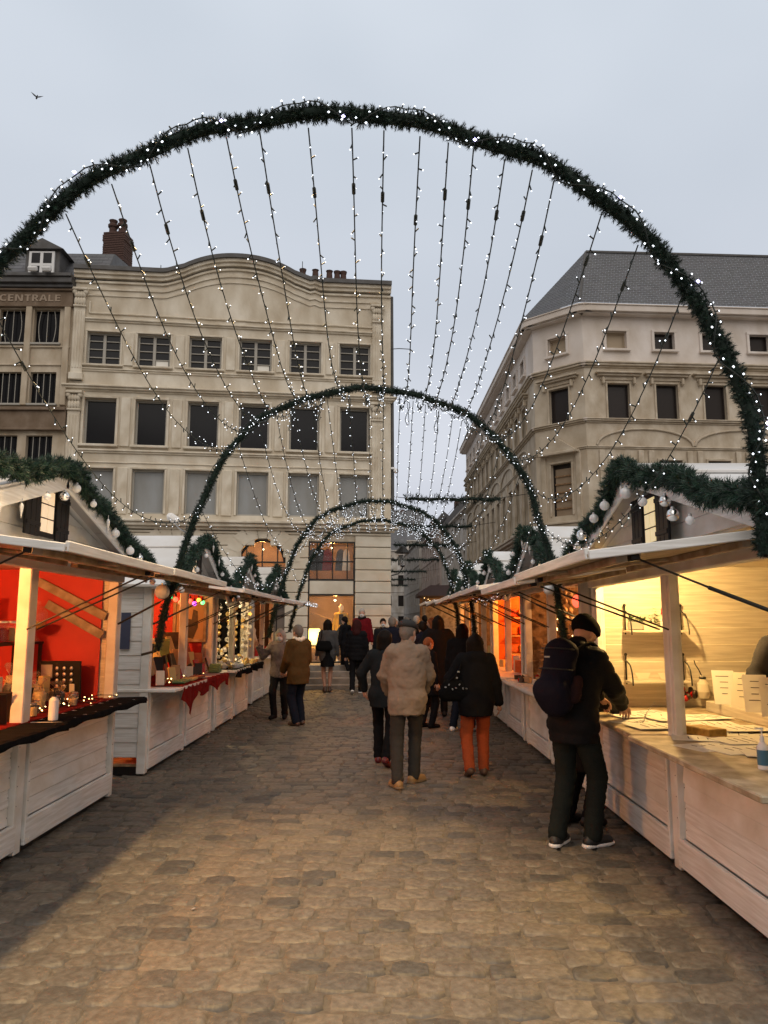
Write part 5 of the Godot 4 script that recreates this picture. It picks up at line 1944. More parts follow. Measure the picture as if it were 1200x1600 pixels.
func goods_r1() -> void:
	var Y := 0.92
	wall_shelf("R1", 1.63, -0.86, -0.28, "upper white shelf with plants on the far wall of the yellow stall")
	wall_shelf("R1", 1.16, -0.86, -0.27, "lower white shelf with wooden leaves on the far wall of the yellow stall")
	var m: Mb
	# door leaf in the far wall
	var t := gt("stall_door", "pale board door with dark hinges in the far wall of the yellow stall", "door", "R1", 4.02, 0.15, -1.72)
	for k in 12:
		m = Mb.new()
		m.box(Vector3(0, 0.09 + 0.17 * k, 0), Vector3(0.03, 0.166, 1.0), Basis(), 0.005)
		part("board", m, M.inner_white, t)
	m = Mb.new()
	m.box(Vector3(0.012, 1.03, 0.54), Vector3(0.05, 2.05, 0.07), Basis(), 0.005)
	part("door_frame", m, M.inner_white, t)
	for y in [0.5, 1.72]:
		m = Mb.new()
		m.box(Vector3(0.03, y, 0.50), Vector3(0.02, 0.14, 0.03))
		m.box(Vector3(0.03, y + 0.05, 0.3), Vector3(0.01, 0.012, 0.42))
		part("hinge", m, M.steel_dark, t)
	# pots on the upper shelf
	t = gt("planter", "grey trough of small green plants at the left end of the upper shelf", "planter", "R1", 3.9, 1.642, -0.42)
	m = Mb.new()
	m.box(Vector3(0, 0.04, 0), Vector3(0.09, 0.08, 0.17), Basis(), 0.008)
	part("trough", m, M.soffit_grey, t)
	m = Mb.new()
	for k in 90:
		var p := Vector3(rng.randf_range(-0.04, 0.04), 0.08, rng.randf_range(-0.08, 0.08))
		var o := Vector3(rng.randf_range(-1, 1), rng.randf_range(0.6, 1.6), rng.randf_range(-1, 1)).normalized() * rng.randf_range(0.03, 0.07)
		m.tri(p + Vector3(0.006, 0, 0), p + Vector3(-0.006, 0, 0.004), p + o)
		m.tri(p + o * 0.6 + Vector3(0, 0, 0.012), p + o * 0.7 - Vector3(0, 0, 0.012), p + o * 1.2)
	stuff(part("leaves", m, M.green_leaf, t))
	t = gt("toy_fir_tree", "small green fir tree in a pale pot on the upper shelf", "ornament", "R1", 3.9, 1.642, -0.59)
	m = Mb.new()
	m.lathe([[0.0, 0.0], [0.035, 0.0], [0.05, 0.06], [0.045, 0.062], [0.0, 0.06]], Vector3.ZERO, 12)
	part("pot", m, M.paper, t)
	m = Mb.new()
	for k in 170:
		var h := rng.randf()
		var a := rng.randf() * TAU
		var p := Vector3(0, 0.07 + h * 0.20, 0)
		var o := Vector3(cos(a), -0.25 + rng.randf() * 0.3, sin(a)) * (0.085 * (1 - h) + 0.012) * rng.randf_range(0.7, 1.1)
		m.tri(p + Vector3(0, 0.008, 0), p - Vector3(0, 0.008, 0), p + o)
		m.tri(p + o * 0.4 + Vector3(0.008, 0, 0), p + o * 0.4 - Vector3(0.008, 0, 0.006), p + o * 1.05)
	stuff(part("needles", m, M.green_leaf, t))
	t = gt("gnome_figure", "small gnome figure with red cap beside the toy fir tree", "ornament", "R1", 3.88, 1.642, -0.70)
	m = Mb.new()
	m.lathe([[0.0, 0.0], [0.045, 0.0], [0.05, 0.05], [0.035, 0.11], [0.0, 0.13]], Vector3.ZERO, 12)
	part("body", m, M.paper_white, t)
	m = Mb.new()
	m.ball(Vector3(0, 0.14, 0), Vector3(0.035, 0.035, 0.035), 10, 8)
	part("head", m, M.paper, t)
	m = Mb.new()
	m.lathe([[0.042, 0.15], [0.036, 0.19], [0.018, 0.24], [0.0, 0.26]], Vector3.ZERO, 12)
	part("cap", m, M.red_shiny, t)
	for k in 3:
		t = gt("jar_candle", "%s of three small pale cups in a row on the upper shelf" % ["leftmost", "middle", "rightmost"][k], "cup", "R1", 3.83, 1.642, [-0.50, -0.66, -0.78][k], "small cups on the upper shelf")
		m = Mb.new()
		m.lathe([[0.0, 0.0], [0.024, 0.0], [0.028, 0.05], [0.024, 0.05], [0.022, 0.02], [0.0, 0.02]], Vector3.ZERO, 12)
		part("cup_body", m, M.paper, t)
	# wooden leaves with notched edges
	for k in 2:
		t = gt("wooden_leaf_board", ["pale wooden leaf shaped board with notched edge, left on the lower shelf", "pale wooden leaf shaped board with notched edge, right on the lower shelf"][k], "ornament", "R1", 3.90, 1.172, [-0.46, -0.68][k])
		m = Mb.new()
		var pl := PackedVector2Array()
		for j in 25:
			var h := j / 24.0
			pl.append(Vector2(0.095 * pow(sin(PI * (0.12 + 0.80 * h)), 0.8), h * 0.33))
		for j in 25:
			var h := 1 - j / 24.0
			pl.append(Vector2(-0.095 * pow(sin(PI * (0.12 + 0.80 * h)), 0.8), h * 0.33))
		m.prism(pl, -0.008, 0.008, Transform3D(Basis(Vector3.UP, PI / 2) * tilt(Vector3.RIGHT, -0.12), Vector3(0.02, 0, 0)))
		part("leaf", m, M.paper, t)
		m = Mb.new()
		for j in 7:
			var h := 0.10 + 0.11 * j
			m.box(Vector3(0.008 - h * 0.04, h * 0.33, -0.08 * pow(sin(PI * (0.12 + 0.80 * h)), 0.8)), Vector3(0.02, 0.012, 0.024), tilt(Vector3.RIGHT, -0.5))
		for j in 3:
			m.box(Vector3(0.008 - 0.02, 0.15 + 0.025 * j, 0.0), Vector3(0.022, 0.012, 0.01))
		part("notches", m, M.wood_tan, t)
	# cards laid out on the counter
	var lay := [[3.35, -0.30, 0.4], [3.05, -0.10, 0.2], [3.10, -0.42, -0.3], [2.78, -0.30, 0.15], [2.70, -0.02, 0.5], [2.55, -0.55, -0.1], [2.45, -0.25, 0.6], [2.20, -0.62, 0.1], [2.05, -0.40, -0.4], [1.85, -0.70, 0.3], [1.62, -0.35, 0.1], [1.50, -0.62, -0.2], [1.30, -0.20, 0.25], [1.20, -0.60, 0.5], [0.90, -0.45, 0.0], [1.75, -0.12, -0.3], [1.42, -0.06, 0.35], [1.08, -0.30, -0.25], [0.72, -0.62, 0.3], [2.35, -0.02, 0.1], [2.92, -0.62, 0.4]]
	lay.sort_custom(func(a, b): return a[0] > b[0])
	for k in lay.size():
		var q: Array = lay[k]
		sheet("flat printed card on the yellow stall counter, card %s counted from its far end" % ["one", "two", "three", "four", "five", "six", "seven", "eight", "nine", "ten", "eleven", "twelve", "thirteen", "fourteen", "fifteen", "sixteen", "seventeen", "eighteen", "nineteen", "twenty", "twenty-one"][k], "R1", q[0], Y + 0.0035 * (k % 5), q[1], rng.randf_range(0.24, 0.34), rng.randf_range(0.30, 0.42), q[2])
	# upright cards on the raised display
	t = gt("card_stand", "stepped pale wooden card stand at the back of the yellow stall counter", "stand", "R1", 2.55, Y, -1.0)
	m = Mb.new()
	for k in 2:
		m.box(Vector3(0, 0.045 + 0.05 * k, 0.04 - 0.13 * k), Vector3(1.9, 0.09 + 0.10 * k, 0.13), Basis(), 0.006)
	part("step", m, M.inner_white, t)
	var ups := [[3.22, -0.95, 0.3], [2.92, -0.98, -0.1], [2.62, -0.94, 0.25], [2.30, -0.92, 0.2], [2.05, -0.93, 0.3], [1.80, -0.92, -0.1]]
	for k in ups.size():
		var q: Array = ups[k]
		sheet("upright printed card on the stepped stand, %s from the far end" % ["first", "second", "third", "fourth", "fifth", "sixth"][k], "R1", q[0], Y + 0.09, q[1], 0.18, 0.31, 1.0 + q[2], 1.15, "paper_white" if k != 1 else "paper")
	boxy("wooden_tray", "shallow yellow wooden tray on the yellow stall counter beside the middle post", "tray", "R1", 1.93, Y, -0.24, Vector3(0.26, 0.06, 0.15), M.yellow_wood, 0.3)
	boxy("kraft_box", "brown card box behind the upright cards at the back of the yellow stall", "box", "R1", 3.05, Y + 0.19, -1.08, Vector3(0.22, 0.14, 0.14), M.kraft, 0.1)
	# pump bottle at the near edge
	t = gt("sanitiser_bottle", "clear sanitiser bottle with blue green label at the near end of the right counter", "bottle", "R1", 0.66, Y, -0.03)
	t.scale = Vector3(0.8, 0.8, 0.8)
	m = Mb.new()
	m.lathe([[0.0, 0.0], [0.036, 0.0], [0.038, 0.01], [0.038, 0.15], [0.016, 0.18], [0.016, 0.2]], Vector3.ZERO, 16)
	part("bottle_body", m, M.white_plastic, t)
	m = Mb.new()
	m.lathe([[0.0386, 0.03], [0.0386, 0.13]], Vector3.ZERO, 16)
	part("bottle_label", m, M.blue_label, t)
	m = Mb.new()
	m.lathe([[0.014, 0.2], [0.014, 0.22], [0.005, 0.225], [0.005, 0.26], [0.012, 0.262], [0.012, 0.275], [0.0, 0.276]], Vector3.ZERO, 10)
	m.box(Vector3(0, 0.268, 0.025), Vector3(0.012, 0.01, 0.04))
	part("pump", m, M.white_plastic, t)
	# hanging lantern-shaped bottle and wire basket of dark decorations
	t = gt("cloth_pouch", "pale tied pouch with dark cord loop at the back of the yellow stall", "pouch", "R1", 3.75, Y + 0.08, -0.98)
	m = Mb.new()
	m.lathe([[0.0, 0.0], [0.05, 0.01], [0.065, 0.07], [0.055, 0.14], [0.02, 0.19], [0.03, 0.22], [0.0, 0.22]], Vector3.ZERO, 14)
	part("pouch_body", m, M.paper, t)
	m = Mb.new()
	m.tube(PackedVector3Array([Vector3(0, 0.2, 0), Vector3(0.0, 0.27, 0.03), Vector3(0, 0.32, 0.06), Vector3(0, 0.36, 0.07)]), 0.006, -1, 5)
	m.lathe([[0.03, 0.185], [0.034, 0.195], [0.03, 0.205]], Vector3.ZERO, 10)
	part("cord", m, M.steel_dark, t)
	t = gt("dried_wreath", "dark red and brown bunch of cones and berries at the back of the yellow stall", "ornament", "R1", 3.7, Y + 0.05, -0.82)
	for k in 16:
		m = Mb.new()
		m.ball(Vector3(rng.randf_range(-0.05, 0.05), 0.03 + rng.randf() * 0.13, rng.randf_range(-0.06, 0.06)), Vector3(0.026, 0.03, 0.026), 8, 6)
		part("cone" if k % 3 else "berry", m, M.wood_dark if k % 3 else M.red_shiny, t)
	# chained pen
	t = gt("pen_chain", "thin chain hanging in a curve from the middle post over the cards", "chain", "R1", 2.2, Y + 0.20, 0.02)
	for k in 24:
		var q := k / 23.0
		m = Mb.new()
		var p := Vector3(S["R1"].fs * 0.45 * q, -0.19 * (1 - pow(1 - q, 2.0)), 0.02 * sin(q * 6))
		var ring := PackedVector3Array()
		for j in 7:
			var a := TAU * j / 6
			ring.append(p + Vector3(cos(a) * 0.011, sin(a) * 0.006, 0).rotated(Vector3.RIGHT, PI / 2 * (k % 2)))
		m.tube(ring, 0.0022, -1, 4, false)
		part("link", m, M.steel, t)

func goods_l1() -> void:
	var Y := 0.965
	var m: Mb
	lay_cloth("black cloth with ragged hem over the far half of the red stall counter", "L1", 2.05, 4.08, Y, 0.02, 0.27, 0.055, M.black_cloth, 0.006)
	lay_cloth("black cloth with ragged hem over the near half of the red stall counter", "L1", 0.1, 2.0, Y + 0.002, 0.02, 0.32, 0.055, M.black_cloth, 0.006)
	lay_cloth("red cloth covering the inside of the red stall counter", "L1", 0.1, 3.95, Y + 0.004, -1.15, 0.0, 0.0, M.red_cloth, 0.0)
	var pts := PackedVector3Array()
	for k in 22:
		pts.append(spot("L1", 2.35 + 1.75 * k / 21.0, Y + 0.03 + 0.02 * sin(k * 1.9), -0.06 + 0.11 * sin(k * 1.1) - 0.15 * (1 - k / 21.0)))
	fairy_row("warm fairy lights trailing along the black cloth of the red stall", pts, 0.075, 0.007, M.bulb_warm, 0.012)
	# two slats fixed aslant on the red end wall: parts of the stall
	for k in 2:
		m = Mb.new()
		m.box(Vector3(1.865, [1.95, 1.745][k], [-0.465, -0.425][k]), Vector3(0.014, 0.085, [0.80, 0.66][k]), tilt(Vector3.RIGHT, [0.47, 0.50][k]), 0.003)
		part("slat", m, M.raw_wood, S["L1"].t)
	# black shelf with jars
	var t := gt("display_shelf", "black stepped shelf with jars against the red wall", "shelf", "L1", 3.3, Y, -0.86)
	m = Mb.new()
	m.box(Vector3(0, 0.55, 0), Vector3(1.1, 0.025, 0.3), Basis(), 0.004)
	for x in [-0.52, 0.52]:
		for z in [-0.13, 0.13]:
			m.box(Vector3(x, 0.27, z), Vector3(0.03, 0.54, 0.03))
	part("shelf_frame", m, M.black_paint, t)
	# round glass dispenser
	t = gt("glass_dispenser", "round glass dispenser of amber liquid on the black shelf", "dispenser", "L1", 3.62, Y + 0.565, -0.72)
	m = Mb.new()
	m.lathe([[0.07, 0.0], [0.035, 0.05], [0.03, 0.09], [0.09, 0.13], [0.125, 0.21], [0.12, 0.28], [0.075, 0.34], [0.05, 0.36]], Vector3.ZERO, 20)
	part("glass", m, M.clear_glass, t)
	m = Mb.new()
	m.lathe([[0.0, 0.10], [0.08, 0.13], [0.115, 0.19], [0.0, 0.20]], Vector3.ZERO, 16)
	part("liquid", m, mt("amber", 0.55, 0.28, 0.04, 0.2), t)
	m = Mb.new()
	m.lathe([[0.06, 0.36], [0.055, 0.39], [0.02, 0.41], [0.026, 0.44], [0.0, 0.46]], Vector3.ZERO, 14)
	part("glass_stopper", m, M.clear_glass, t)
	for k in 4:
		jar(["tall jar of dark sweets left on the black shelf", "jar of brown sweets second on the black shelf", "jar of red sweets third on the black shelf", "jar of pale sweets beside the dispenser"][k], "L1", 2.85 + 0.19 * k, Y + 0.565, -0.84, 0.07, 0.20, [M.wood_dark, M.kraft, M.red_shiny, M.straw][k])
	# upper shelf at the far left of the picture with more bottles
	t = gt("wall_rack", "pale board with dark bottles above the red counter, at the left edge", "rack", "L1", 2.75, Y + 0.76, -1.2)
	m = Mb.new()
	m.box(Vector3(0, 0, 0), Vector3(0.9, 0.025, 0.24), Basis(), 0.004)
	part("rack_board", m, M.wood_tan, t)
	boxy("gift_tin", "grey gift tin on the upper board at the left edge of the photo", "tin", "L1", 2.9, Y + 0.775, -1.15, Vector3(0.26, 0.26, 0.16), M.soffit_grey)
	for k in 5:
		boxy("dark_bottle_box", "%s dark box from the near end on the shelf at the left edge" % ["first", "second", "third", "fourth", "fifth"][k], "box", "L1", 2.1 + 0.14 * k, Y + 0.002, -0.72, Vector3(0.11, 0.22 + 0.04 * (k % 3), 0.09), [M.black_paint, M.wood_dark, M.kraft, M.black_paint, M.wood_dark][k], 0.1 * k)
	# display board with rows of small packets
	t = gt("display_board", "black display board with silver tags and pale packet, right of the jars", "display board", "L1", 3.72, Y, -0.46)
	var B := tilt(Vector3.BACK, 0.10)
	m = Mb.new()
	m.box(B * Vector3(0, 0.19, 0), Vector3(0.02, 0.38, 0.40), B, 0.004)
	part("board", m, M.black_paint, t)
	for c in 3:
		for r in 5 - (c % 2):
			m = Mb.new()
			m.ball(B * Vector3(-0.016, 0.31 - 0.058 * r, -0.03 + 0.07 * c), Vector3(0.008, 0.021, 0.018), 8, 5)
			part("tag", m, M.steel, t)
	m = Mb.new()
	m.box(B * Vector3(-0.014, 0.28, -0.13), Vector3(0.008, 0.13, 0.11), B)
	part("caption_card", m, M.soffit_grey, t)
	m = Mb.new()
	m.box(B * Vector3(-0.018, 0.10, 0.12), Vector3(0.015, 0.12, 0.05), B, 0.003)
	part("packet", m, M.paper, t)
	# cellophane bags with straw and ribbons
	for k in 7:
		var u: float = [2.45, 2.62, 2.85, 3.05, 3.2, 1.9, 1.7][k]
		var z: float = [-0.25, -0.42, -0.30, -0.45, -0.28, -0.30, -0.5][k]
		t = gt("gift_bag", "%s cellophane gift bag of the red stall, counted from the middle post" % ["first", "second", "third", "fourth", "fifth", "sixth", "seventh"][k], "gift bag", "L1", u, Y + 0.006, z, "cellophane gift bags of the red stall", rng.randf() * 3)
		var h: float = [0.24, 0.34, 0.22, 0.26, 0.18, 0.28, 0.24][k]
		m = Mb.new()
		m.lathe([[0.0, 0.0], [0.065, 0.003], [0.07, h * 0.55], [0.055, h * 0.7]], Vector3.ZERO, 10)
		part("packed_goods", m, [M.wood_dark, M.black_paint, M.straw, M.kraft, M.steel_dark, M.red_shiny, M.straw][k], t)
		m = Mb.new()
		m.lathe([[0.072, 0.0], [0.078, h * 0.6], [0.03, h * 0.85], [0.018, h * 0.88], [0.07, h * 1.12], [0.05, h * 1.2]], Vector3.ZERO, 9)
		part("film", m, M.clear_glass, t)
		m = Mb.new()
		for j in 26:
			var a := rng.randf() * TAU
			var p := Vector3(cos(a), 0, sin(a)) * 0.05 + Vector3(0, h * rng.randf_range(0.55, 0.75), 0)
			m.bar(p, p + Vector3(rng.randf_range(-0.05, 0.05), rng.randf_range(0.0, 0.06), rng.randf_range(-0.05, 0.05)), 0.004, 0.002)
		stuff(part("straw", m, M.straw, t))
		m = Mb.new()
		m.lathe([[0.02, h * 0.86], [0.026, h * 0.875], [0.02, h * 0.89]], Vector3.ZERO, 8)
		part("ribbon", m, M.gold, t)
	for k in 12:
		boxy("gift_box", "%s small gift box from the near end along the back of the red stall counter" % ["first", "second", "third", "fourth", "fifth", "sixth", "seventh", "eighth", "ninth", "tenth", "eleventh", "twelfth"][k], "box", "L1", 1.75 + 0.165 * k, Y + 0.006, -0.58 + rng.randf_range(-0.04, 0.04), Vector3(rng.randf_range(0.08, 0.14), rng.randf_range(0.12, 0.34), rng.randf_range(0.06, 0.1)), [M.kraft, M.black_paint, M.gold, M.wood_dark, M.straw, M.paper][rng.randi() % 6], rng.randf_range(-0.5, 0.5), 0.0, "gift boxes along the back of the red stall counter")
	for k in 6:
		jar("%s small jar from the near end at the front of the red stall counter" % ["first", "second", "third", "fourth", "fifth", "sixth"][k], "L1", 2.32 + 0.2 * k, Y + 0.006, -0.10 - 0.07 * (k % 2), 0.038, 0.11, [M.straw, M.wood_dark, M.terracotta, M.gold, M.kraft, M.wood_dark][k])
	for k in 4:
		boxy("dark_book", "%s dark leaning frame near the left edge of the red stall counter" % ["first", "second", "third", "fourth"][k], "frame", "L1", 1.75 + 0.17 * k, Y + 0.006, -0.12 - 0.05 * (k % 2), Vector3(0.16, 0.24, 0.014), M.black_paint if k != 1 else M.wood_dark, PI / 2 + 0.3 + 0.2 * k, 0.35)
	boxy("orange_box", "small orange brown box in front of the black display board", "box", "L1", 3.5, Y + 0.006, -0.28, Vector3(0.10, 0.085, 0.14), M.terracotta, 0.2)
	# white pump bottle by the post
	t = gt("pump_bottle", "white pump bottle with black top before the middle post on the left", "bottle", "L1", 2.10, Y + 0.006, 0.16)
	m = Mb.new()
	m.lathe([[0.0, 0.0], [0.034, 0.0], [0.036, 0.01], [0.036, 0.15], [0.014, 0.175], [0.0, 0.176]], Vector3.ZERO, 16)
	part("bottle_body", m, M.white_plastic, t)
	m = Mb.new()
	m.lathe([[0.016, 0.175], [0.016, 0.195], [0.006, 0.2], [0.006, 0.225], [0.012, 0.226], [0.012, 0.24], [0.0, 0.241]], Vector3.ZERO, 10)
	m.box(Vector3(0, 0.233, 0.022), Vector3(0.012, 0.011, 0.045))
	part("pump", m, M.black_paint, t)

func goods_l2() -> void:
	var Y := 0.962
	var m: Mb
	lay_cloth("dark red cloth hanging to a point over the counter of the second left stall", "L2", 0.35, 3.05, Y, -0.55, 0.30, 0.15, M.red_cloth, 0.02, true)
	# framed picture on the far wall
	var t := gt("framed_picture", "picture of a dark bird shape in a pale wooden frame on the red wall", "picture", "L2", 3.24, 1.45, -0.36)
	m = Mb.new()
	for s in [-1, 1]:
		m.box(Vector3(-0.02, 0.28, s * 0.24), Vector3(0.03, 0.62, 0.05), Basis(), 0.004)
		m.box(Vector3(-0.02, 0.28 + s * 0.285, 0), Vector3(0.029, 0.05, 0.43), Basis(), 0.004)
	part("frame", m, M.raw_wood, t)
	m = Mb.new()
	m.box(Vector3(-0.008, 0.28, 0), Vector3(0.012, 0.54, 0.44))
	part("print", m, M.kraft, t)
	m = Mb.new()
	m.prism(PackedVector2Array([Vector2(-0.12, 0.50), Vector2(-0.15, 0.36), Vector2(-0.04, 0.2), Vector2(-0.08, 0.05), Vector2(0.06, 0.02), Vector2(0.13, 0.2), Vector2(0.12, 0.45), Vector2(0.05, 0.48), Vector2(0.03, 0.32), Vector2(-0.05, 0.34)]), 0.0, 0.003, Transform3D(Basis(Vector3.UP, -PI / 2), Vector3(-0.016, 0, 0)))
	part("printed_shape", m, M.wood_dark, t)
	boxy("dark_sign", "dark brown notice board standing among the cards of the red cloth stall", "sign", "L2", 2.35, Y + 0.36, -0.40, Vector3(0.30, 0.26, 0.015), M.wood_dark, -PI / 2 + 0.2)
	# coloured bulbs along the header
	for k in 8:
		var q := spot("L2", 1.2 + 0.26 * k, 2.06 - 0.03 * (k % 3), -0.12)
		var lb := thing("coloured_bulb", "%s coloured bulb from the near end under the awning of the red cloth stall" % ["first", "second", "third", "fourth", "fifth", "sixth", "seventh", "eighth"][k], "bulb", q, 0.0, "coloured bulbs in the red cloth stall")
		m = Mb.new()
		m.ball(Vector3.ZERO, Vector3(0.035, 0.035, 0.035), 10, 8)
		part("bulb", m, [M.bulb_green, M.bulb_red, M.bulb_red, M.bulb_green, M.bulb_red, M.bulb_purple, M.bulb_orange, M.bulb_green][k], lb)
		m = Mb.new()
		m.lathe([[0.014, 0.03], [0.014, 0.07], [0.003, 0.08], [0.003, 0.16]], Vector3.ZERO, 8)
		part("socket", m, M.black_paint, lb)
	# books, cards and boxes leaning on the counter
	var mats := [M.kraft, M.wood_dark, M.red_shiny, M.paper, M.green_box, M.black_paint, M.terracotta, M.straw]
	for k in 39:
		var u := 0.45 + 2.55 * (k % 13) / 12.0
		var row := int(k / 13.0)
		var h := rng.randf_range(0.12, 0.24) + 0.07 * row
		boxy("souvenir_box", "%s upright souvenir from the near end, %s row on the red cloth" % [["first", "second", "third", "fourth", "fifth", "sixth", "seventh", "eighth", "ninth", "tenth", "eleventh", "twelfth", "thirteenth"][k % 13], ["front", "middle", "back"][row]], "souvenir", "L2", u, Y + 0.004 + 0.10 * row, -0.03 - 0.17 * row + rng.randf_range(-0.04, 0.04), Vector3(rng.randf_range(0.10, 0.2), h, rng.randf_range(0.02, 0.06)), mats[rng.randi() % 8], rng.randf_range(-1.6, 0.6), rng.randf_range(0.1, 0.4), "souvenirs on the red cloth stall")
	boxy("display_step", "red covered raised step behind the souvenirs of the red cloth stall", "stand", "L2", 1.7, Y - 0.02, -0.36, Vector3(2.6, 0.12, 0.24), M.red_cloth)
	for k in 4:
		boxy("green_box", "%s stacked flat green box at the far corner of the red cloth counter" % ["lowest", "second", "third", "topmost"][k], "box", "L2", 2.95, Y + 0.01 + 0.032 * k, 0.12, Vector3(0.22, 0.03, 0.16), M.green_box, 0.06 * k, 0.0, "stacked green boxes")
	for k in 3:
		boxy("flat_tray", "%s flat pale tray along the front of the red cloth counter" % ["near", "middle", "far"][k], "tray", "L2", 0.9 + 0.42 * k, Y + 0.008, 0.14, Vector3(0.34, 0.03, 0.16), [M.green_box, M.straw, M.terracotta][k], 0.05)
	var pts := PackedVector3Array()
	for k in 16:
		pts.append(spot("L2", 0.5 + 2.5 * k / 15.0, Y + 0.05 + 0.04 * sin(k * 1.7), 0.0 + 0.05 * sin(k * 1.3)))
	fairy_row("warm fairy lights laid among the souvenirs of the red cloth stall", pts, 0.16, 0.010, M.bulb_warm, 0.01)
	t = gt("blue_notice", "narrow blue notice fixed to the side wall of the second left stall", "notice", "L2", 0.03, 1.42, -0.30)
	m = Mb.new()
	m.box(Vector3(-0.012, 0.2, 0), Vector3(0.012, 0.42, 0.11))
	part("plate", m, mt("notice_blue", 0.05, 0.06, 0.11, 0.4), t)

func goods_l3() -> void:
	var Y := 0.962
	var m: Mb
	lay_cloth("black cloth drooping over the counter of the silver ornament stall", "L3", 0.2, 2.95, Y, -0.55, 0.30, 0.12, M.black_cloth, 0.03)
	# ornaments in columns before the dark panel on the far wall
	for c in 5:
		var t := gt("ornament_strand", "%s strand of silver and gold ornaments from the left on the dark panel" % ["first", "second", "third", "fourth", "fifth"][c], "ornaments", "L3", 2.86, 2.1, -0.55 + 0.15 * c, "ornament strands on the dark panel")
		for r in 7:
			m = Mb.new()
			var p := Vector3(-0.02, -0.08 - 0.125 * r, rng.randf_range(-0.02, 0.02))
			var k := (r + c * 2) % 4
			var s := rng.randf_range(0.034, 0.05)
			if k == 0:
				m.ball(p, Vector3(s * 0.6, s, s), 9, 7)
			elif k == 1:
				m.box(p, Vector3(0.012, s * 1.5, s * 1.5), tilt(Vector3.RIGHT, PI / 4), 0.004)
			elif k == 2:
				m.lathe([[0.0, -s * 1.4], [s * 0.5, -s * 0.2], [s * 0.3, s * 0.4], [0.0, s]], p, 8)
			else:
				for j in 5:
					m.box(p, Vector3(0.008, s * 2.0, s * 0.35), tilt(Vector3.RIGHT, PI * j / 5))
			m.tube(PackedVector3Array([p + Vector3(0, s, 0), p + Vector3(0, 0.09, 0)]), 0.002, -1, 4)
			part("ornament", m, [M.silver_mirror, M.white_bauble, M.gold, M.silver_matt, M.straw][(r * 3 + c) % 5], t)
	boxy("yellow_notice", "small yellow notice among the ornaments on the dark panel", "notice", "L3", 2.84, 1.62, -0.30, Vector3(0.008, 0.15, 0.20), M.straw)
	for k in 3:
		ornament(0, spot("L3", 0.9 + 0.55 * k, 2.14, 0.02), 0.075, "%s large white ball under the awning of the silver ornament stall" % ["near", "middle", "far"][k], "large balls under the awning")
	for k in 90:
		var u := rng.randf_range(0.3, 2.9)
		var z := rng.randf_range(-0.5, 0.24)
		var s := rng.randf_range(0.025, 0.06)
		m = Mb.new()
		var kind := rng.randi() % 3
		if kind == 0:
			m.ball(Vector3(0, s * 0.7, 0), Vector3(s, s * 0.7, s), 9, 6)
		elif kind == 1:
			m.lathe([[0.0, 0.0], [s * 0.8, 0.002], [s, s], [s * 0.5, s * 1.6], [s * 0.55, s * 1.7], [0.0, s * 1.7]], Vector3.ZERO, 9)
		else:
			m.box(Vector3(0, s * 0.5, 0), Vector3(s * 1.7, s, s * 1.2), tilt(Vector3.UP, rng.randf() * 3), 0.006)
		var hgt := Y + 0.004 + clampf((-0.0 - z) * 0.5, 0, 0.2)
		var mi := rng.randi() % 6
		single("table_ornament", m, [M.silver_matt, M.steel, M.white_bauble, M.straw, M.gold, M.paper][mi], "%s %s in the %s heap on the black clothed counter" % [["round", "vase shaped", "boxy"][kind], "silver ornament" if mi < 2 else ("white ornament" if mi == 2 else "straw or gold ornament"), ["near", "middle", "far"][clampi(int((u - 0.3) / 0.87), 0, 2)]], "ornament", "heap of small ornaments on the black counter", Transform3D(Basis(Vector3.UP, rng.randf() * 6), spot("L3", u, hgt, z)))
	boxy("display_step", "black covered step under the heap of silver ornaments", "stand", "L3", 1.5, Y - 0.03, -0.40, Vector3(2.7, 0.17, 0.3), M.black_cloth)

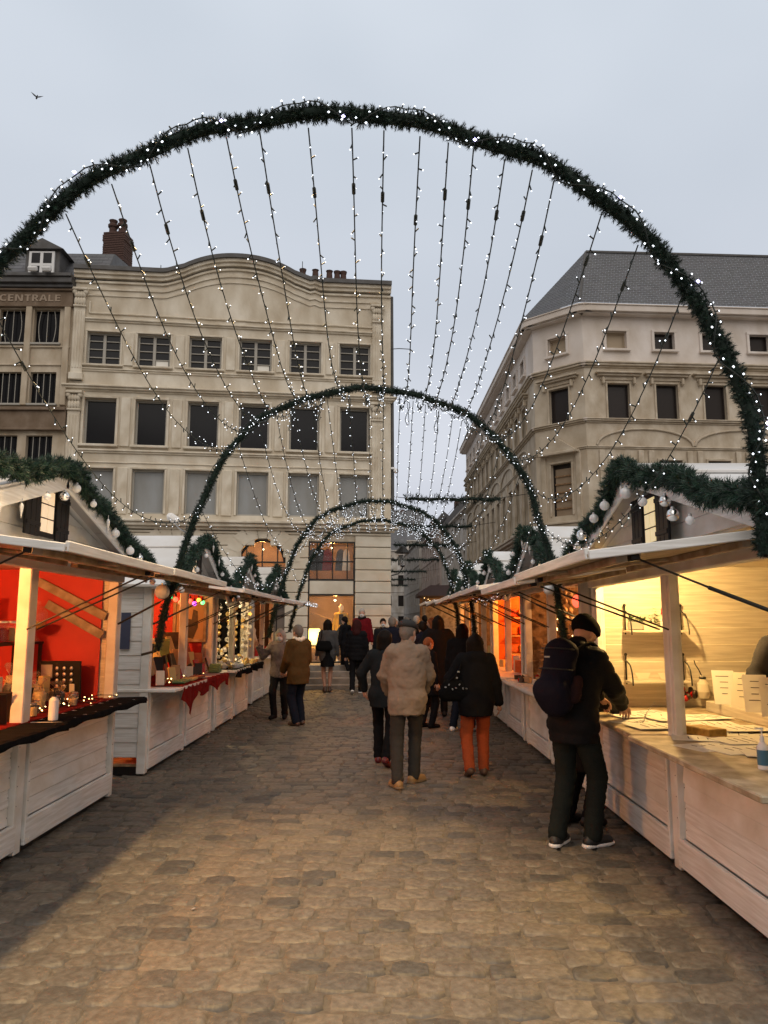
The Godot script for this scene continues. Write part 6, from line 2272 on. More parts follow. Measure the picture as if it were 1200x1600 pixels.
func goods_r2() -> void:
	var Y := 0.92
	var m: Mb
	# driftwood figures and little trees, built of sticks
	for k in 16:
		var u: float = 0.3 + 2.8 * (k % 8) / 7.0
		var z: float = -0.25 - 0.32 * int(k / 8.0)
		var h := rng.randf_range(0.35, 0.85) if k < 14 else 0.95
		var t := gt("driftwood_tree", "driftwood stick tree, %s from the near end in the %s row of the driftwood stall" % [["first", "second", "third", "fourth", "fifth", "sixth", "seventh", "eighth"][k % 8], "front" if k < 8 else "back"], "ornament", "R2", u, Y + 0.01, z, "driftwood trees", rng.randf() * 3)
		var st := Mb.new()
		st.tube(PackedVector3Array([Vector3.ZERO, Vector3(0.01, h * 0.5, 0), Vector3(0, h, 0)]), 0.012, 0.006, 6)
		part("stem", st, M.wood_tan, t)
		for j in 9:
			m = Mb.new()
			var y := h * (0.12 + 0.095 * j)
			var l := 0.17 * (1 - j / 10.0) + 0.02
			m.bar(Vector3(-l, y + rng.randf_range(-0.02, 0.02), 0), Vector3(l, y + rng.randf_range(-0.02, 0.02), 0.0), 0.022, 0.016)
			part("stick", m, M.wood_tan if j % 3 else M.raw_wood, t)
		m = Mb.new()
		m.box(Vector3(0, 0.008, 0), Vector3(0.12, 0.02, 0.1), Basis(), 0.004)
		part("foot", m, M.wood_dark, t)
	# upright board with hanging trinkets
	for k in 5:
		var t := gt("hanging_trinket", "%s hanging cluster of wooden trinkets from the far end of the driftwood stall" % ["first", "second", "third", "fourth", "fifth"][k], "ornament", "R2", 2.9 - 0.45 * k, 2.2, -0.35 - 0.15 * (k % 2), "trinkets hanging in the driftwood stall")
		for j in 8:
			m = Mb.new()
			var p := Vector3(rng.randf_range(-0.06, 0.06), -0.10 - 0.11 * j, rng.randf_range(-0.05, 0.05))
			m.ball(p, Vector3(0.05, 0.04, 0.04) * rng.randf_range(0.6, 1.1), 8, 6)
			m.tube(PackedVector3Array([p, p + Vector3(0, 0.12, 0)]), 0.002, -1, 4)
			part("trinket", m, [M.raw_wood, M.wood_tan, M.kraft, M.paper][j % 4], t)
	for k in 46:
		m = Mb.new()
		var s := rng.randf_range(0.03, 0.065)
		if k % 3 == 0:
			m.lathe([[0.0, 0.0], [s, 0.002], [s * 0.8, s], [s * 0.3, s * 1.5], [0.0, s * 1.8]], Vector3.ZERO, 9)
		elif k % 3 == 1:
			m.ball(Vector3(0, s * 0.7, 0), Vector3(s, s * 0.7, s), 9, 6)
		else:
			m.box(Vector3(0, s * 0.6, 0), Vector3(s * 2, s * 1.2, s), tilt(Vector3.UP, 1.0), 0.006)
		var mi := rng.randi() % 7
		var uu := rng.randf_range(0.15, 3.1)
		single("table_ornament", m, [M.red_shiny, M.wood_dark, M.raw_wood, M.paper, M.kraft, M.black_paint, M.white_bauble][mi], "%s %s ornament at the %s of the driftwood counter" % [["red", "dark brown", "pale wooden", "cream", "brown", "black", "white"][mi], ["cone shaped", "round", "boxy"][k % 3], ["near end", "middle", "far end"][clampi(int(uu), 0, 2)]], "ornament", "small ornaments on the driftwood counter", Transform3D(Basis(Vector3.UP, rng.randf() * 6), spot("R2", uu, Y + 0.006, rng.randf_range(-0.15, 0.18))))
	var t := gt("red_bow", "round red bow lamp hanging near the front of the driftwood stall", "ornament", "R2", 0.55, 1.95, -0.1)
	m = Mb.new()
	m.ball(Vector3.ZERO, Vector3(0.05, 0.07, 0.05), 10, 8)
	part("bulb", m, M.bulb_red, t)
	m = Mb.new()
	m.tube(PackedVector3Array([Vector3(0, 0.06, 0), Vector3(0, 0.3, 0)]), 0.003, -1, 4)
	part("cord", m, M.black_paint, t)
	var pts := PackedVector3Array()
	for k in 18:
		pts.append(spot("R2", 0.3 + 2.7 * k / 17.0, 1.45 + 0.35 * sin(k * 1.9), -0.4 + 0.1 * sin(k)))
	fairy_row("warm fairy lights looping through the driftwood trees", pts, 0.17, 0.009, M.bulb_warm, 0.01)
	# moulded white counter edge
	var e := gt("counter_moulding", "rounded white moulding along the front of the driftwood counter", "moulding", "R2", 1.65, Y - 0.03, 0.30)
	m = Mb.new()
	m.tube(PackedVector3Array([Vector3(-1.6, 0, 0), Vector3(1.6, 0, 0)]), 0.032, -1, 10)
	part("moulding_strip", m, M.white_paint, e)

func goods_r3() -> void:
	var Y := 0.92
	var m: Mb
	for k in 3:
		var t := gt("orange_shelf", "%s orange lit shelf of packets on the far wall of the orange stall" % ["lowest", "middle", "topmost"][k], "shelf", "R3", 2.95, 1.15 + 0.33 * k, -0.9)
		m = Mb.new()
		m.box(Vector3(0, 0, 0), Vector3(0.22, 0.025, 1.3), Basis(), 0.004)
		part("board", m, M.raw_wood, t)
		for j in 7:
			m = Mb.new()
			m.box(Vector3(0, 0.1, -0.55 + 0.18 * j), Vector3(0.12, rng.randf_range(0.10, 0.2), 0.13), Basis(), 0.006)
			part("packet", m, [M.orange_wall, M.straw, M.red_shiny, M.orange_wall, M.terracotta][rng.randi() % 5], t)
	for k in 10:
		boxy("packet", "%s packet from the near end on the orange stall counter" % ["first", "second", "third", "fourth", "fifth", "sixth", "seventh", "eighth", "ninth", "tenth"][k], "packet", "R3", 0.3 + 0.27 * k, Y + 0.02, -0.2 + rng.randf_range(-0.1, 0.1), Vector3(0.16, rng.randf_range(0.08, 0.26), 0.1), [M.straw, M.red_shiny, M.orange_wall, M.paper][k % 4], rng.randf(), 0.0, "packets on the orange stall counter")

func goods_far() -> void:
	var m: Mb
	var pts := PackedVector3Array()
	for k in 16:
		pts.append(spot("L4", 0.05 + 2.85 * k / 15.0, 2.10 - 0.05 * (k % 2), 1.06))
	fairy_row("white fairy lights along the awning edge of the last left stall", pts, 0.06, 0.009, M.bulb_white, 0.02)
	# a figure in a pale scarf shown at the front of the last left stall
	var t := gt("draped_shawl", "pale patterned shawl draped on a stand at the last left stall", "shawl", "L4", 0.5, 0.96, -0.2)
	m = Mb.new()
	m.lathe([[0.0, 0.0], [0.16, 0.0], [0.17, 0.3], [0.12, 0.5], [0.06, 0.58], [0.08, 0.66], [0.0, 0.74]], Vector3.ZERO, 14)
	part("fabric", m, mt("shawl", 0.42, 0.25, 0.17, 0.9, "stain", Vector3(6, 6, 6)), t)
	m = Mb.new()
	m.tube(PackedVector3Array([Vector3(-0.15, 0.2, 0.1), Vector3(-0.05, 0.55, 0.12), Vector3(0.05, 0.62, 0.05), Vector3(0.14, 0.3, 0.12)]), 0.05, 0.06, 8)
	part("scarf", m, M.paper, t)
	for q in [["R4", 2.8], ["R5", 2.5], ["L4", 2.7]]:
		for k in 8:
			boxy("far_goods", "%s small box from the near end on the %s counter" % [["first", "second", "third", "fourth", "fifth", "sixth", "seventh", "eighth"][k], {"R4": "fourth right stall", "R5": "farthest right stall", "L4": "last left stall"}[q[0]]], "box", q[0], 0.2 + q[1] * k / 8.0, 0.94, -0.15 + 0.1 * (k % 2), Vector3(0.15, rng.randf_range(0.08, 0.3), 0.12), [M.kraft, M.red_shiny, M.straw, M.wood_dark][k % 4], rng.randf(), 0.0, "boxes on the far stalls")

# ---------------------------------------------------------------- people: smooth distance fields meshed with surface nets
class Fld:
	var lo: Vector3
	var c: float
	var nx: int
	var ny: int
	var nz: int
	var d := PackedFloat32Array()

	func _init(a: Vector3, b: Vector3, cell: float) -> void:
		lo = a
		c = cell
		nx = int((b.x - a.x) / cell) + 2
		ny = int((b.y - a.y) / cell) + 2
		nz = int((b.z - a.z) / cell) + 2
		d.resize(nx * ny * nz)
		d.fill(1.0)

	# a tapered capsule; flat > 1 makes it shallower along z; joined smoothly over k
	func cap(a: Vector3, b: Vector3, ra: float, rb: float, k := 0.03, flat := 1.0) -> void:
		var mr := maxf(ra, rb) + k + c * 2.5
		var x0 := maxi(0, int((minf(a.x, b.x) - mr - lo.x) / c))
		var x1 := mini(nx - 1, int((maxf(a.x, b.x) + mr - lo.x) / c) + 1)
		var y0 := maxi(0, int((minf(a.y, b.y) - mr - lo.y) / c))
		var y1 := mini(ny - 1, int((maxf(a.y, b.y) + mr - lo.y) / c) + 1)
		var z0 := maxi(0, int((minf(a.z, b.z) - mr - lo.z) / c))
		var z1 := mini(nz - 1, int((maxf(a.z, b.z) + mr - lo.z) / c) + 1)
		var ab := b - a
		ab.z *= flat
		var inv := 1.0 / maxf(ab.length_squared(), 1e-9)
		var dr := rb - ra
		for z in range(z0, z1 + 1):
			var pz := (lo.z + z * c - a.z) * flat
			for y in range(y0, y1 + 1):
				var py := lo.y + y * c - a.y
				var i := (z * ny + y) * nx + x0
				for x in range(x0, x1 + 1):
					var px := lo.x + x * c - a.x
					var t := (px * ab.x + py * ab.y + pz * ab.z) * inv
					t = 0.0 if t < 0.0 else (1.0 if t > 1.0 else t)
					var qx := px - ab.x * t
					var qy := py - ab.y * t
					var qz := pz - ab.z * t
					var e := sqrt(qx * qx + qy * qy + qz * qz) - ra - dr * t
					var o := d[i]
					var h := k - absf(e - o)
					e = minf(e, o)
					if h > 0.0:
						e -= h * h * 0.25 / k
					d[i] = e
					i += 1

	func ell(ctr: Vector3, r: Vector3, k := 0.02, bs := Basis(), carve := false) -> void:
		var m := maxf(r.x, maxf(r.y, r.z)) + k + c * 2.5
		var inv := bs.inverse()
		var mn := minf(r.x, minf(r.y, r.z))
		for z in range(maxi(0, int((ctr.z - m - lo.z) / c)), mini(nz, int((ctr.z + m - lo.z) / c) + 2)):
			for y in range(maxi(0, int((ctr.y - m - lo.y) / c)), mini(ny, int((ctr.y + m - lo.y) / c) + 2)):
				for x in range(maxi(0, int((ctr.x - m - lo.x) / c)), mini(nx, int((ctr.x + m - lo.x) / c) + 2)):
					var q := inv * (lo + Vector3(x, y, z) * c - ctr)
					q = q / r
					var e := (q.length() - 1.0) * mn
					var i := (z * ny + y) * nx + x
					var o := d[i]
					if carve:
						d[i] = maxf(o, -e)
					else:
						var h := k - absf(e - o)
						e = minf(e, o)
						if h > 0.0:
							e -= h * h * 0.25 / k
						d[i] = e

	func cut(n: Vector3, p: Vector3) -> void:   # removes what lies on the side that n points to
		var dx := n.x * c
		for z in nz:
			for y in ny:
				var e := n.dot(lo + Vector3(0, y, z) * c - p)
				var i := (z * ny + y) * nx
				for x in nx:
					if e > d[i]:
						d[i] = e
					e += dx
					i += 1

	func mesh_into(m: Mb, bump = null) -> void:
		var idx := PackedInt32Array()
		idx.resize(nx * ny * nz)
		idx.fill(-1)
		var vs := PackedVector3Array()
		var ns := PackedVector3Array()
		var sy := nx
		var sz := nx * ny
		for z in nz - 1:
			for y in ny - 1:
				var i := (z * ny + y) * nx
				for x in nx - 1:
					var a0 := d[i]
					var a1 := d[i + 1]
					var a2 := d[i + sy]
					var a3 := d[i + sy + 1]
					var a4 := d[i + sz]
					var a5 := d[i + sz + 1]
					var a6 := d[i + sz + sy]
					var a7 := d[i + sz + sy + 1]
					var cnt := int(a0 < 0) + int(a1 < 0) + int(a2 < 0) + int(a3 < 0) + int(a4 < 0) + int(a5 < 0) + int(a6 < 0) + int(a7 < 0)
					if cnt > 0 and cnt < 8:
						var s := Vector3.ZERO
						var k := 0
						if (a0 < 0) != (a1 < 0): s += Vector3(a0 / (a0 - a1), 0, 0); k += 1
						if (a2 < 0) != (a3 < 0): s += Vector3(a2 / (a2 - a3), 1, 0); k += 1
						if (a4 < 0) != (a5 < 0): s += Vector3(a4 / (a4 - a5), 0, 1); k += 1
						if (a6 < 0) != (a7 < 0): s += Vector3(a6 / (a6 - a7), 1, 1); k += 1
						if (a0 < 0) != (a2 < 0): s += Vector3(0, a0 / (a0 - a2), 0); k += 1
						if (a1 < 0) != (a3 < 0): s += Vector3(1, a1 / (a1 - a3), 0); k += 1
						if (a4 < 0) != (a6 < 0): s += Vector3(0, a4 / (a4 - a6), 1); k += 1
						if (a5 < 0) != (a7 < 0): s += Vector3(1, a5 / (a5 - a7), 1); k += 1
						if (a0 < 0) != (a4 < 0): s += Vector3(0, 0, a0 / (a0 - a4)); k += 1
						if (a1 < 0) != (a5 < 0): s += Vector3(1, 0, a1 / (a1 - a5)); k += 1
						if (a2 < 0) != (a6 < 0): s += Vector3(0, 1, a2 / (a2 - a6)); k += 1
						if (a3 < 0) != (a7 < 0): s += Vector3(1, 1, a3 / (a3 - a7)); k += 1
						idx[i] = vs.size()
						vs.append(lo + (Vector3(x, y, z) + s / k) * c)
						ns.append(Vector3(a1 + a3 + a5 + a7 - a0 - a2 - a4 - a6, a2 + a3 + a6 + a7 - a0 - a1 - a4 - a5, a4 + a5 + a6 + a7 - a0 - a1 - a2 - a3).normalized())
					i += 1
		var quads := PackedInt32Array()
		for z in range(1, nz - 1):
			for y in range(1, ny - 1):
				var i := (z * ny + y) * nx + 1
				for x in range(1, nx - 1):
					var a := d[i] < 0
					if a != (d[i + 1] < 0):
						quads.append_array([idx[i], idx[i - sy], idx[i - sy - sz], idx[i - sz]] if a else [idx[i], idx[i - sz], idx[i - sy - sz], idx[i - sy]])
					if a != (d[i + sy] < 0):
						quads.append_array([idx[i], idx[i - sz], idx[i - sz - 1], idx[i - 1]] if a else [idx[i], idx[i - 1], idx[i - sz - 1], idx[i - sz]])
					if a != (d[i + sz] < 0):
						quads.append_array([idx[i], idx[i - 1], idx[i - sy - 1], idx[i - sy]] if a else [idx[i], idx[i - sy], idx[i - sy - 1], idx[i - 1]])
					i += 1
		if bump != null:
			for j in vs.size():
				vs[j] += ns[j] * bump.call(vs[j])
			# normals follow the folds
			for j in ns.size():
				ns[j] *= 0.001
			for q in range(0, quads.size(), 4):
				var i0 := quads[q]
				var i1 := quads[q + 1]
				var i2 := quads[q + 2]
				var i3 := quads[q + 3]
				if i0 < 0 or i1 < 0 or i2 < 0 or i3 < 0:
					continue
				var fn := (vs[i2] - vs[i0]).cross(vs[i3] - vs[i1])
				ns[i0] += fn; ns[i1] += fn; ns[i2] += fn; ns[i3] += fn
			for j in ns.size():
				ns[j] = ns[j].normalized()
		for q in range(0, quads.size(), 4):
			var i0 := quads[q]
			var i1 := quads[q + 1]
			var i2 := quads[q + 2]
			var i3 := quads[q + 3]
			if i0 < 0 or i1 < 0 or i2 < 0 or i3 < 0:
				continue
			m.trin(vs[i0], vs[i1], vs[i2], ns[i0], ns[i1], ns[i2])
			m.trin(vs[i0], vs[i2], vs[i3], ns[i0], ns[i2], ns[i3])

func ik(a: Vector3, b: Vector3, l1: float, l2: float, hint: Vector3) -> Vector3:
	var d := b - a
	var l := clampf(d.length(), 0.05, (l1 + l2) * 0.999)
	var dir := d.normalized()
	var t := (l1 * l1 - l2 * l2 + l * l) / (2 * l)
	var h := sqrt(maxf(0.0, l1 * l1 - t * t))
	var o := (hint - dir * hint.dot(dir)).normalized()
	return a + dir * t + o * h

var fold := FastNoiseLite.new()

func folds(amp: float, vert := 9.0, hor := 9.0, puff := 0.0) -> Callable:
	return func(p: Vector3) -> float:
		var n := fold.get_noise_3d(p.x * hor, p.y * vert, p.z * hor) * amp
		var w := absf(fold.get_noise_3d(p.x * hor * 0.6 + 40.0, p.y * vert * 2.2, p.z * hor * 0.6))
		n += minf(w * 3.0, 0.5) * amp * 0.8 - amp * 0.3
		if puff > 0.0:
			var q := absf(sin(p.y * PI / 0.095 + p.x * 0.8))
			n -= (1.0 - q) * (1.0 - q) * puff
		return n

func one_hand(f: Fld, wrist: Vector3, dir: Vector3, palm_n: Vector3, side: Vector3, s: float, curl: float) -> void:
	# palm, four fingers of different lengths in two bends, and a thumb from the side of the palm
	var pe := wrist + dir * 0.085 * s
	f.cap(wrist, pe, 0.026 * s, 0.030 * s, 0.012)
	for k in 4:
		var off := side * (-0.029 + 0.0195 * k) * s
		var ln: float = [0.070, 0.082, 0.076, 0.058][3 - k] * s
		var p0 := wrist + dir * 0.06 * s + off
		var p1 := p0 + dir * (0.035 * s) + off * 0.2
		var d1 := (dir * cos(curl) + palm_n * sin(curl)).normalized()
		var p2 := p1 + d1 * ln * 0.55
		var d2 := (dir * cos(curl * 2.0) + palm_n * sin(curl * 2.0)).normalized()
		var p3 := p2 + d2 * ln * 0.45
		f.cap(p0, p1, 0.010 * s, 0.0095 * s, 0.004)
		f.cap(p1, p2, 0.0095 * s, 0.0088 * s, 0.003)
		f.cap(p2, p3, 0.0088 * s, 0.0075 * s, 0.003)
	var t0 := wrist + dir * 0.025 * s + side * 0.024 * s
	var t1 := t0 + (dir * 0.6 + side * 0.75 + palm_n * 0.2).normalized() * 0.04 * s
	f.cap(t0, t1, 0.013 * s, 0.0105 * s, 0.006)
	f.cap(t1, t1 + (dir * 0.9 + side * 0.25 + palm_n * 0.5).normalized() * 0.034 * s, 0.0105 * s, 0.0085 * s, 0.004)

func person(label: String, pos: Vector3, yaw: float, o: Dictionary) -> Node3D:
	var H: float = o.get("h", 1.72)
	var s := H / 1.75
	var q: float = o.get("q", 0.02)   # cell of the clothes
	var t := thing("person", label, "person", pos, yaw, "")
	var fem: float = o.get("slim", 1.0)
	# joints; the figure faces -z
	var hipc := Vector3(0, 0.93 * s + o.get("hip_dy", 0.0), 0)
	var lean: float = o.get("lean", 0.03)
	var B := Basis(Vector3.RIGHT, -lean) * Basis(Vector3.BACK, o.get("side", 0.0)) * Basis(Vector3.UP, o.get("twist", 0.0))
	var up := func(p: Vector3) -> Vector3: return hipc + B * (p * s - Vector3(0, 0.93 * s, 0))
	var waist: Vector3 = up.call(Vector3(0, 1.08, 0))
	var chest: Vector3 = up.call(Vector3(0, 1.30, 0.0))
	var neck: Vector3 = up.call(Vector3(0, 1.47, 0.01))
	var shw := 0.175 * fem
	var sh := [up.call(Vector3(-shw, 1.415, 0.01)), up.call(Vector3(shw, 1.415, 0.01))]
	var HB := B * Basis(Vector3.UP, o.get("head_yaw", 0.0)) * Basis(Vector3.RIGHT, o.get("head_pitch", -0.08))
	var head: Vector3 = neck + B * Vector3(0, 0.06, -0.005) * s + HB * Vector3(0, 0.105, -0.02) * s
	var feet: Array = o.get("feet", [Vector3(-0.10, 0, 0.05), Vector3(0.10, 0, -0.05)])
	var fyaw: Array = o.get("fyaw", [0.12, -0.12])
	var fpit: Array = o.get("fpit", [0.0, 0.0])
	var ank := []
	var knee := []
	var hip := []
	for k in 2:
		var sd := -1.0 if k == 0 else 1.0
		hip.append(hipc + Vector3(sd * 0.088 * s, -0.02, 0))
		var FB := Basis(Vector3.UP, fyaw[k]) * Basis(Vector3.RIGHT, fpit[k])
		ank.append(feet[k] * Vector3(s, 1, s) + FB * Vector3(0, 0.085 * s, 0.02 * s))
		knee.append(ik(hip[k], ank[k], 0.43 * s, 0.43 * s, Vector3(sd * 0.12, 0, -1)))
	var hands: Array = o.get("hands", [Vector3(-0.27, 0.83, -0.04), Vector3(0.27, 0.83, -0.06)])
	var hint: Array = o.get("elbow", [Vector3(-0.6, 0, 1), Vector3(0.6, 0, 1)])
	var elb := []
	var wri := []
	for k in 2:
		var hp: Vector3 = hands[k] * s
		elb.append(ik(sh[k], hp, 0.285 * s, 0.255 * s, hint[k]))
		var dirv: Vector3 = (hp - elb[k]).normalized()
		wri.append(elb[k] + dirv * minf(0.255 * s, elb[k].distance_to(hp)))
	# ---- the body: one skin
	var lo := Vector3(-0.75, -0.03, -0.75)
	var hi := Vector3(0.75, H + 0.1, 0.75)
	var mn := Vector3(9, 0, 9)
	var mx := Vector3(-9, 0, -9)
	for p in [ank[0], ank[1], knee[0], knee[1], elb[0], elb[1], wri[0], wri[1], head, hipc]:
		mn = mn.min(p)
		mx = mx.max(p)
	lo = Vector3(mn.x - 0.30, -0.03, mn.z - 0.34)
	hi = Vector3(mx.x + 0.30, head.y + 0.2, mx.z + 0.34)
	var near: bool = o.get("near", false)
	var bc := 0.016 if near else 0.024
	var f := Fld.new(lo, hi, bc)
	f.cap(hipc, waist, 0.105 * s, 0.10 * s, 0.05, 1.3)
	f.cap(waist, chest, 0.10 * s, 0.115 * s, 0.05, 1.3)
	f.cap(sh[0], sh[1], 0.05 * s, 0.05 * s, 0.05)
	f.cap(chest, neck, 0.09 * s, 0.05 * s, 0.04, 1.2)
	f.cap(neck, head - HB * Vector3(0, 0.04, 0) * s, 0.052 * s, 0.052 * s, 0.03)
	for k in 2:
		f.cap(hip[k], knee[k], 0.078 * s, 0.052 * s, 0.04)
		f.cap(knee[k], knee[k].lerp(ank[k], 0.35), 0.05 * s, 0.053 * s, 0.02)
		f.cap(knee[k].lerp(ank[k], 0.3), ank[k], 0.052 * s, 0.034 * s, 0.02)
		f.cap(sh[k], elb[k], 0.046 * s, 0.037 * s, 0.03)
		f.cap(elb[k], wri[k], 0.038 * s, 0.028 * s, 0.02)
		var FB := Basis(Vector3.UP, fyaw[k]) * Basis(Vector3.RIGHT, fpit[k])
		f.cap(ank[k] + FB * Vector3(0, -0.04, 0.03) * s, ank[k] + FB * Vector3(0, -0.055, -0.13) * s, 0.034 * s, 0.026 * s, 0.02)
	var body := Mb.new()
	if not near:
		f.ell(head, Vector3(0.078, 0.112, 0.098) * s, 0.02, HB)
		f.ell(head + HB * Vector3(0, -0.055, -0.028) * s, Vector3(0.058, 0.065, 0.068) * s, 0.03, HB)
		f.cap(head + HB * Vector3(0, 0.005, -0.093) * s, head + HB * Vector3(0, -0.025, -0.115) * s, 0.010 * s, 0.016 * s, 0.015)
		for k in 2:
			var dd: Vector3 = (wri[k] - elb[k]).normalized()
			f.cap(wri[k], wri[k] + dd * 0.09 * s, 0.03 * s, 0.034 * s, 0.02, 1.2)
	f.mesh_into(body)
	if near:
		# head and hands on finer grids of their own
		var g := Fld.new(head - Vector3(0.16, 0.22, 0.17) * s, head + Vector3(0.16, 0.17, 0.17) * s, 0.0075)
		g.ell(head, Vector3(0.076, 0.112, 0.096) * s, 0.02, HB)
		g.ell(head + HB * Vector3(0, -0.055, -0.028) * s, Vector3(0.056, 0.066, 0.066) * s, 0.03, HB)
		g.cap(head + HB * Vector3(0, 0.012, -0.092) * s, head + HB * Vector3(0, -0.026, -0.115) * s, 0.009 * s, 0.015 * s, 0.012)
		g.cap(head + HB * Vector3(-0.03, -0.068, -0.083) * s, head + HB * Vector3(0.03, -0.068, -0.083) * s, 0.010 * s, 0.010 * s, 0.01)
		for e in [-1, 1]:
			g.ell(head + HB * Vector3(e * 0.032, 0.008, -0.098) * s, Vector3(0.02, 0.012, 0.012) * s, 0.01, HB, true)
			g.cap(head + HB * Vector3(e * 0.018, 0.026, -0.094) * s, head + HB * Vector3(e * 0.045, 0.026, -0.082) * s, 0.009 * s, 0.008 * s, 0.01)
			g.ell(head + HB * Vector3(e * 0.079, -0.012, 0.004) * s, Vector3(0.012, 0.032, 0.02) * s, 0.008, HB)
		g.cap(neck - Vector3(0, 0.02, 0), head - HB * Vector3(0, 0.04, 0) * s, 0.052 * s, 0.052 * s, 0.03)
		g.mesh_into(body)
		for k in 2:
			var dd: Vector3 = (wri[k] - elb[k]).normalized()
			var pn: Vector3 = o.get("palm", [Vector3(1, 0, -0.3), Vector3(-1, 0, -0.3)])[k]
			pn = (pn - dd * pn.dot(dd)).normalized()
			var sd: Vector3 = dd.cross(pn).normalized() * (1 if k == 0 else -1)
			var w2: Vector3 = wri[k]
			var hg := Fld.new(w2 - Vector3(0.2, 0.2, 0.2), w2 + Vector3(0.2, 0.2, 0.2), 0.0065)
			hg.cap(w2 - dd * 0.04, w2, 0.029 * s, 0.027 * s, 0.01)
			one_hand(hg, w2, dd, pn, sd, s, o.get("curl", 0.45))
			hg.mesh_into(body)
	part("body", body, M.get(o.get("skin", "skin"), M.skin), t)
	for e in [-1, 1]:
		if o.get("eyes", near):
			var em := Mb.new()
			em.ball(head + HB * Vector3(e * 0.032, 0.008, -0.088) * s, Vector3(0.012, 0.009, 0.010) * s, 8, 6, HB)
			part("eye", em, M.ink, t)
	# ---- trousers
	if o.has("legs"):
		var w: float = o.get("leg_w", 1.0)
		var g := Fld.new(Vector3(lo.x, -0.02, lo.z), Vector3(hi.x, 1.15 * s, hi.z), q)
		g.cap(hipc + Vector3(0, -0.02, 0), waist, 0.125 * s, 0.112 * s, 0.04, 1.25)
		for k in 2:
			g.cap(hip[k], knee[k], 0.098 * s * w, 0.072 * s * w, 0.03)
			g.cap(knee[k], ank[k] + (ank[k] - knee[k]).normalized() * 0.0, 0.072 * s * w, 0.064 * s * w, 0.02)
		var cl: float = o.get("leg_cut", 0.07)
		if cl > 0.0 and fpit[0] == 0.0 and fpit[1] == 0.0:
			g.cut(Vector3.DOWN, Vector3(0, cl * s * 0.6, 0))
		var lm := Mb.new()
		g.mesh_into(lm, folds(0.011, 13.0, 6.0))
		part("trousers", lm, o.legs, t)
	# ---- shoes
	for k in 2:
		var FB := Basis(Vector3.UP, fyaw[k]) * Basis(Vector3.RIGHT, fpit[k])
		var a: Vector3 = ank[k]
		var g := Fld.new(a - Vector3(0.28, 0.16, 0.28), a + Vector3(0.28, 0.14, 0.28), minf(q, 0.014))
		g.cap(a + FB * Vector3(0, -0.045, 0.045) * s, a + FB * Vector3(0, -0.052, -0.155) * s, 0.044 * s, 0.037 * s, 0.02)
		g.cap(a + FB * Vector3(0, -0.04, -0.07) * s, a + FB * Vector3(0, -0.055, -0.13) * s, 0.046 * s, 0.042 * s, 0.02)
		g.cap(a + FB * Vector3(0, 0.02, 0.005) * s, a + FB * Vector3(0, -0.03, 0.01) * s, 0.046 * s, 0.046 * s, 0.03)
		if o.get("boots", false):
			g.cap(a, a + (knee[k] - a).normalized() * 0.10, 0.052 * s, 0.056 * s, 0.03)
		g.cut(FB * Vector3.DOWN, a + FB * Vector3(0, -0.083, 0) * s)
		var sm := Mb.new()
		g.mesh_into(sm)
		var so := part("shoe", sm, o.get("shoes", M.black_paint), t)
		if o.has("sole"):
			var sg := Fld.new(a - Vector3(0.28, 0.16, 0.28), a + Vector3(0.28, 0.0, 0.28), minf(q, 0.012))
			sg.cap(a + FB * Vector3(0, -0.07, 0.05) * s, a + FB * Vector3(0, -0.07, -0.165) * s, 0.047 * s, 0.041 * s, 0.02)
			sg.cap(a + FB * Vector3(0, -0.07, -0.07) * s, a + FB * Vector3(0, -0.07, -0.13) * s, 0.050 * s, 0.046 * s, 0.02)
			sg.cut(FB * Vector3.UP, a + FB * Vector3(0, -0.054, 0) * s)
			sg.cut(FB * Vector3.DOWN, a + FB * Vector3(0, -0.085, 0) * s)
			var sm2 := Mb.new()
			sg.mesh_into(sm2)
			part("sole", sm2, o.sole, so)
	# ---- coat
	if o.has("coat"):
		var bk: float = o.get("bulk", 0.0)
		var hem: float = o.get("hem", 0.78) * s
		var fl: float = o.get("flare", 0.02)
		var g := Fld.new(Vector3(lo.x, hem - 0.06, lo.z), Vector3(hi.x, neck.y + 0.16, hi.z), q)
		g.cap(waist, chest, (0.135 + bk) * s * fem, (0.150 + bk) * s * fem, 0.06, 1.28)
		var bx: float = o.get("box", 0.045) * s
		g.cap(waist - B * Vector3(bx, 0, 0), waist + B * Vector3(bx, 0, 0), (0.128 + bk) * s * fem, (0.128 + bk) * s * fem, 0.06, 1.2)
		g.cap(chest - B * Vector3(bx, 0.08, 0), chest - B * Vector3(-bx, 0.08, 0), (0.130 + bk) * s * fem, (0.130 + bk) * s * fem, 0.06, 1.22)
		g.cap(chest, neck + B * Vector3(0, -0.05, 0.01) * s, (0.135 + bk) * s * fem, (0.085 + bk * 0.6) * s, 0.05, 1.2)
		g.cap(sh[0] + B * Vector3(0.03, 0, 0), sh[1] - B * Vector3(0.03, 0, 0), (0.070 + bk * 0.7) * s, (0.070 + bk * 0.7) * s, 0.06)
		g.cap(waist, Vector3(hipc.x, hem - 0.1, hipc.z + o.get("tail", 0.0)), (0.138 + bk) * s * fem, (0.155 + bk + fl) * s, 0.05, 1.22)
		g.cap(hip[0] * Vector3(0.8, 1, 1), hip[1] * Vector3(0.8, 1, 1), (0.118 + bk) * s, (0.118 + bk) * s, 0.05, 1.1)
		if hem < 0.75 * s or fl > 0.03:
			for k in 2:
				g.cap(hip[k], hip[k].lerp(knee[k], 0.8), 0.11 * s, 0.10 * s, 0.06)
		for k in 2:
			g.cap(sh[k], elb[k], (0.070 + bk * 0.6) * s, (0.060 + bk * 0.6) * s, 0.04)
			g.cap(elb[k], elb[k].lerp(wri[k], 0.94), (0.060 + bk * 0.6) * s, (0.048 + bk * 0.5) * s, 0.025)
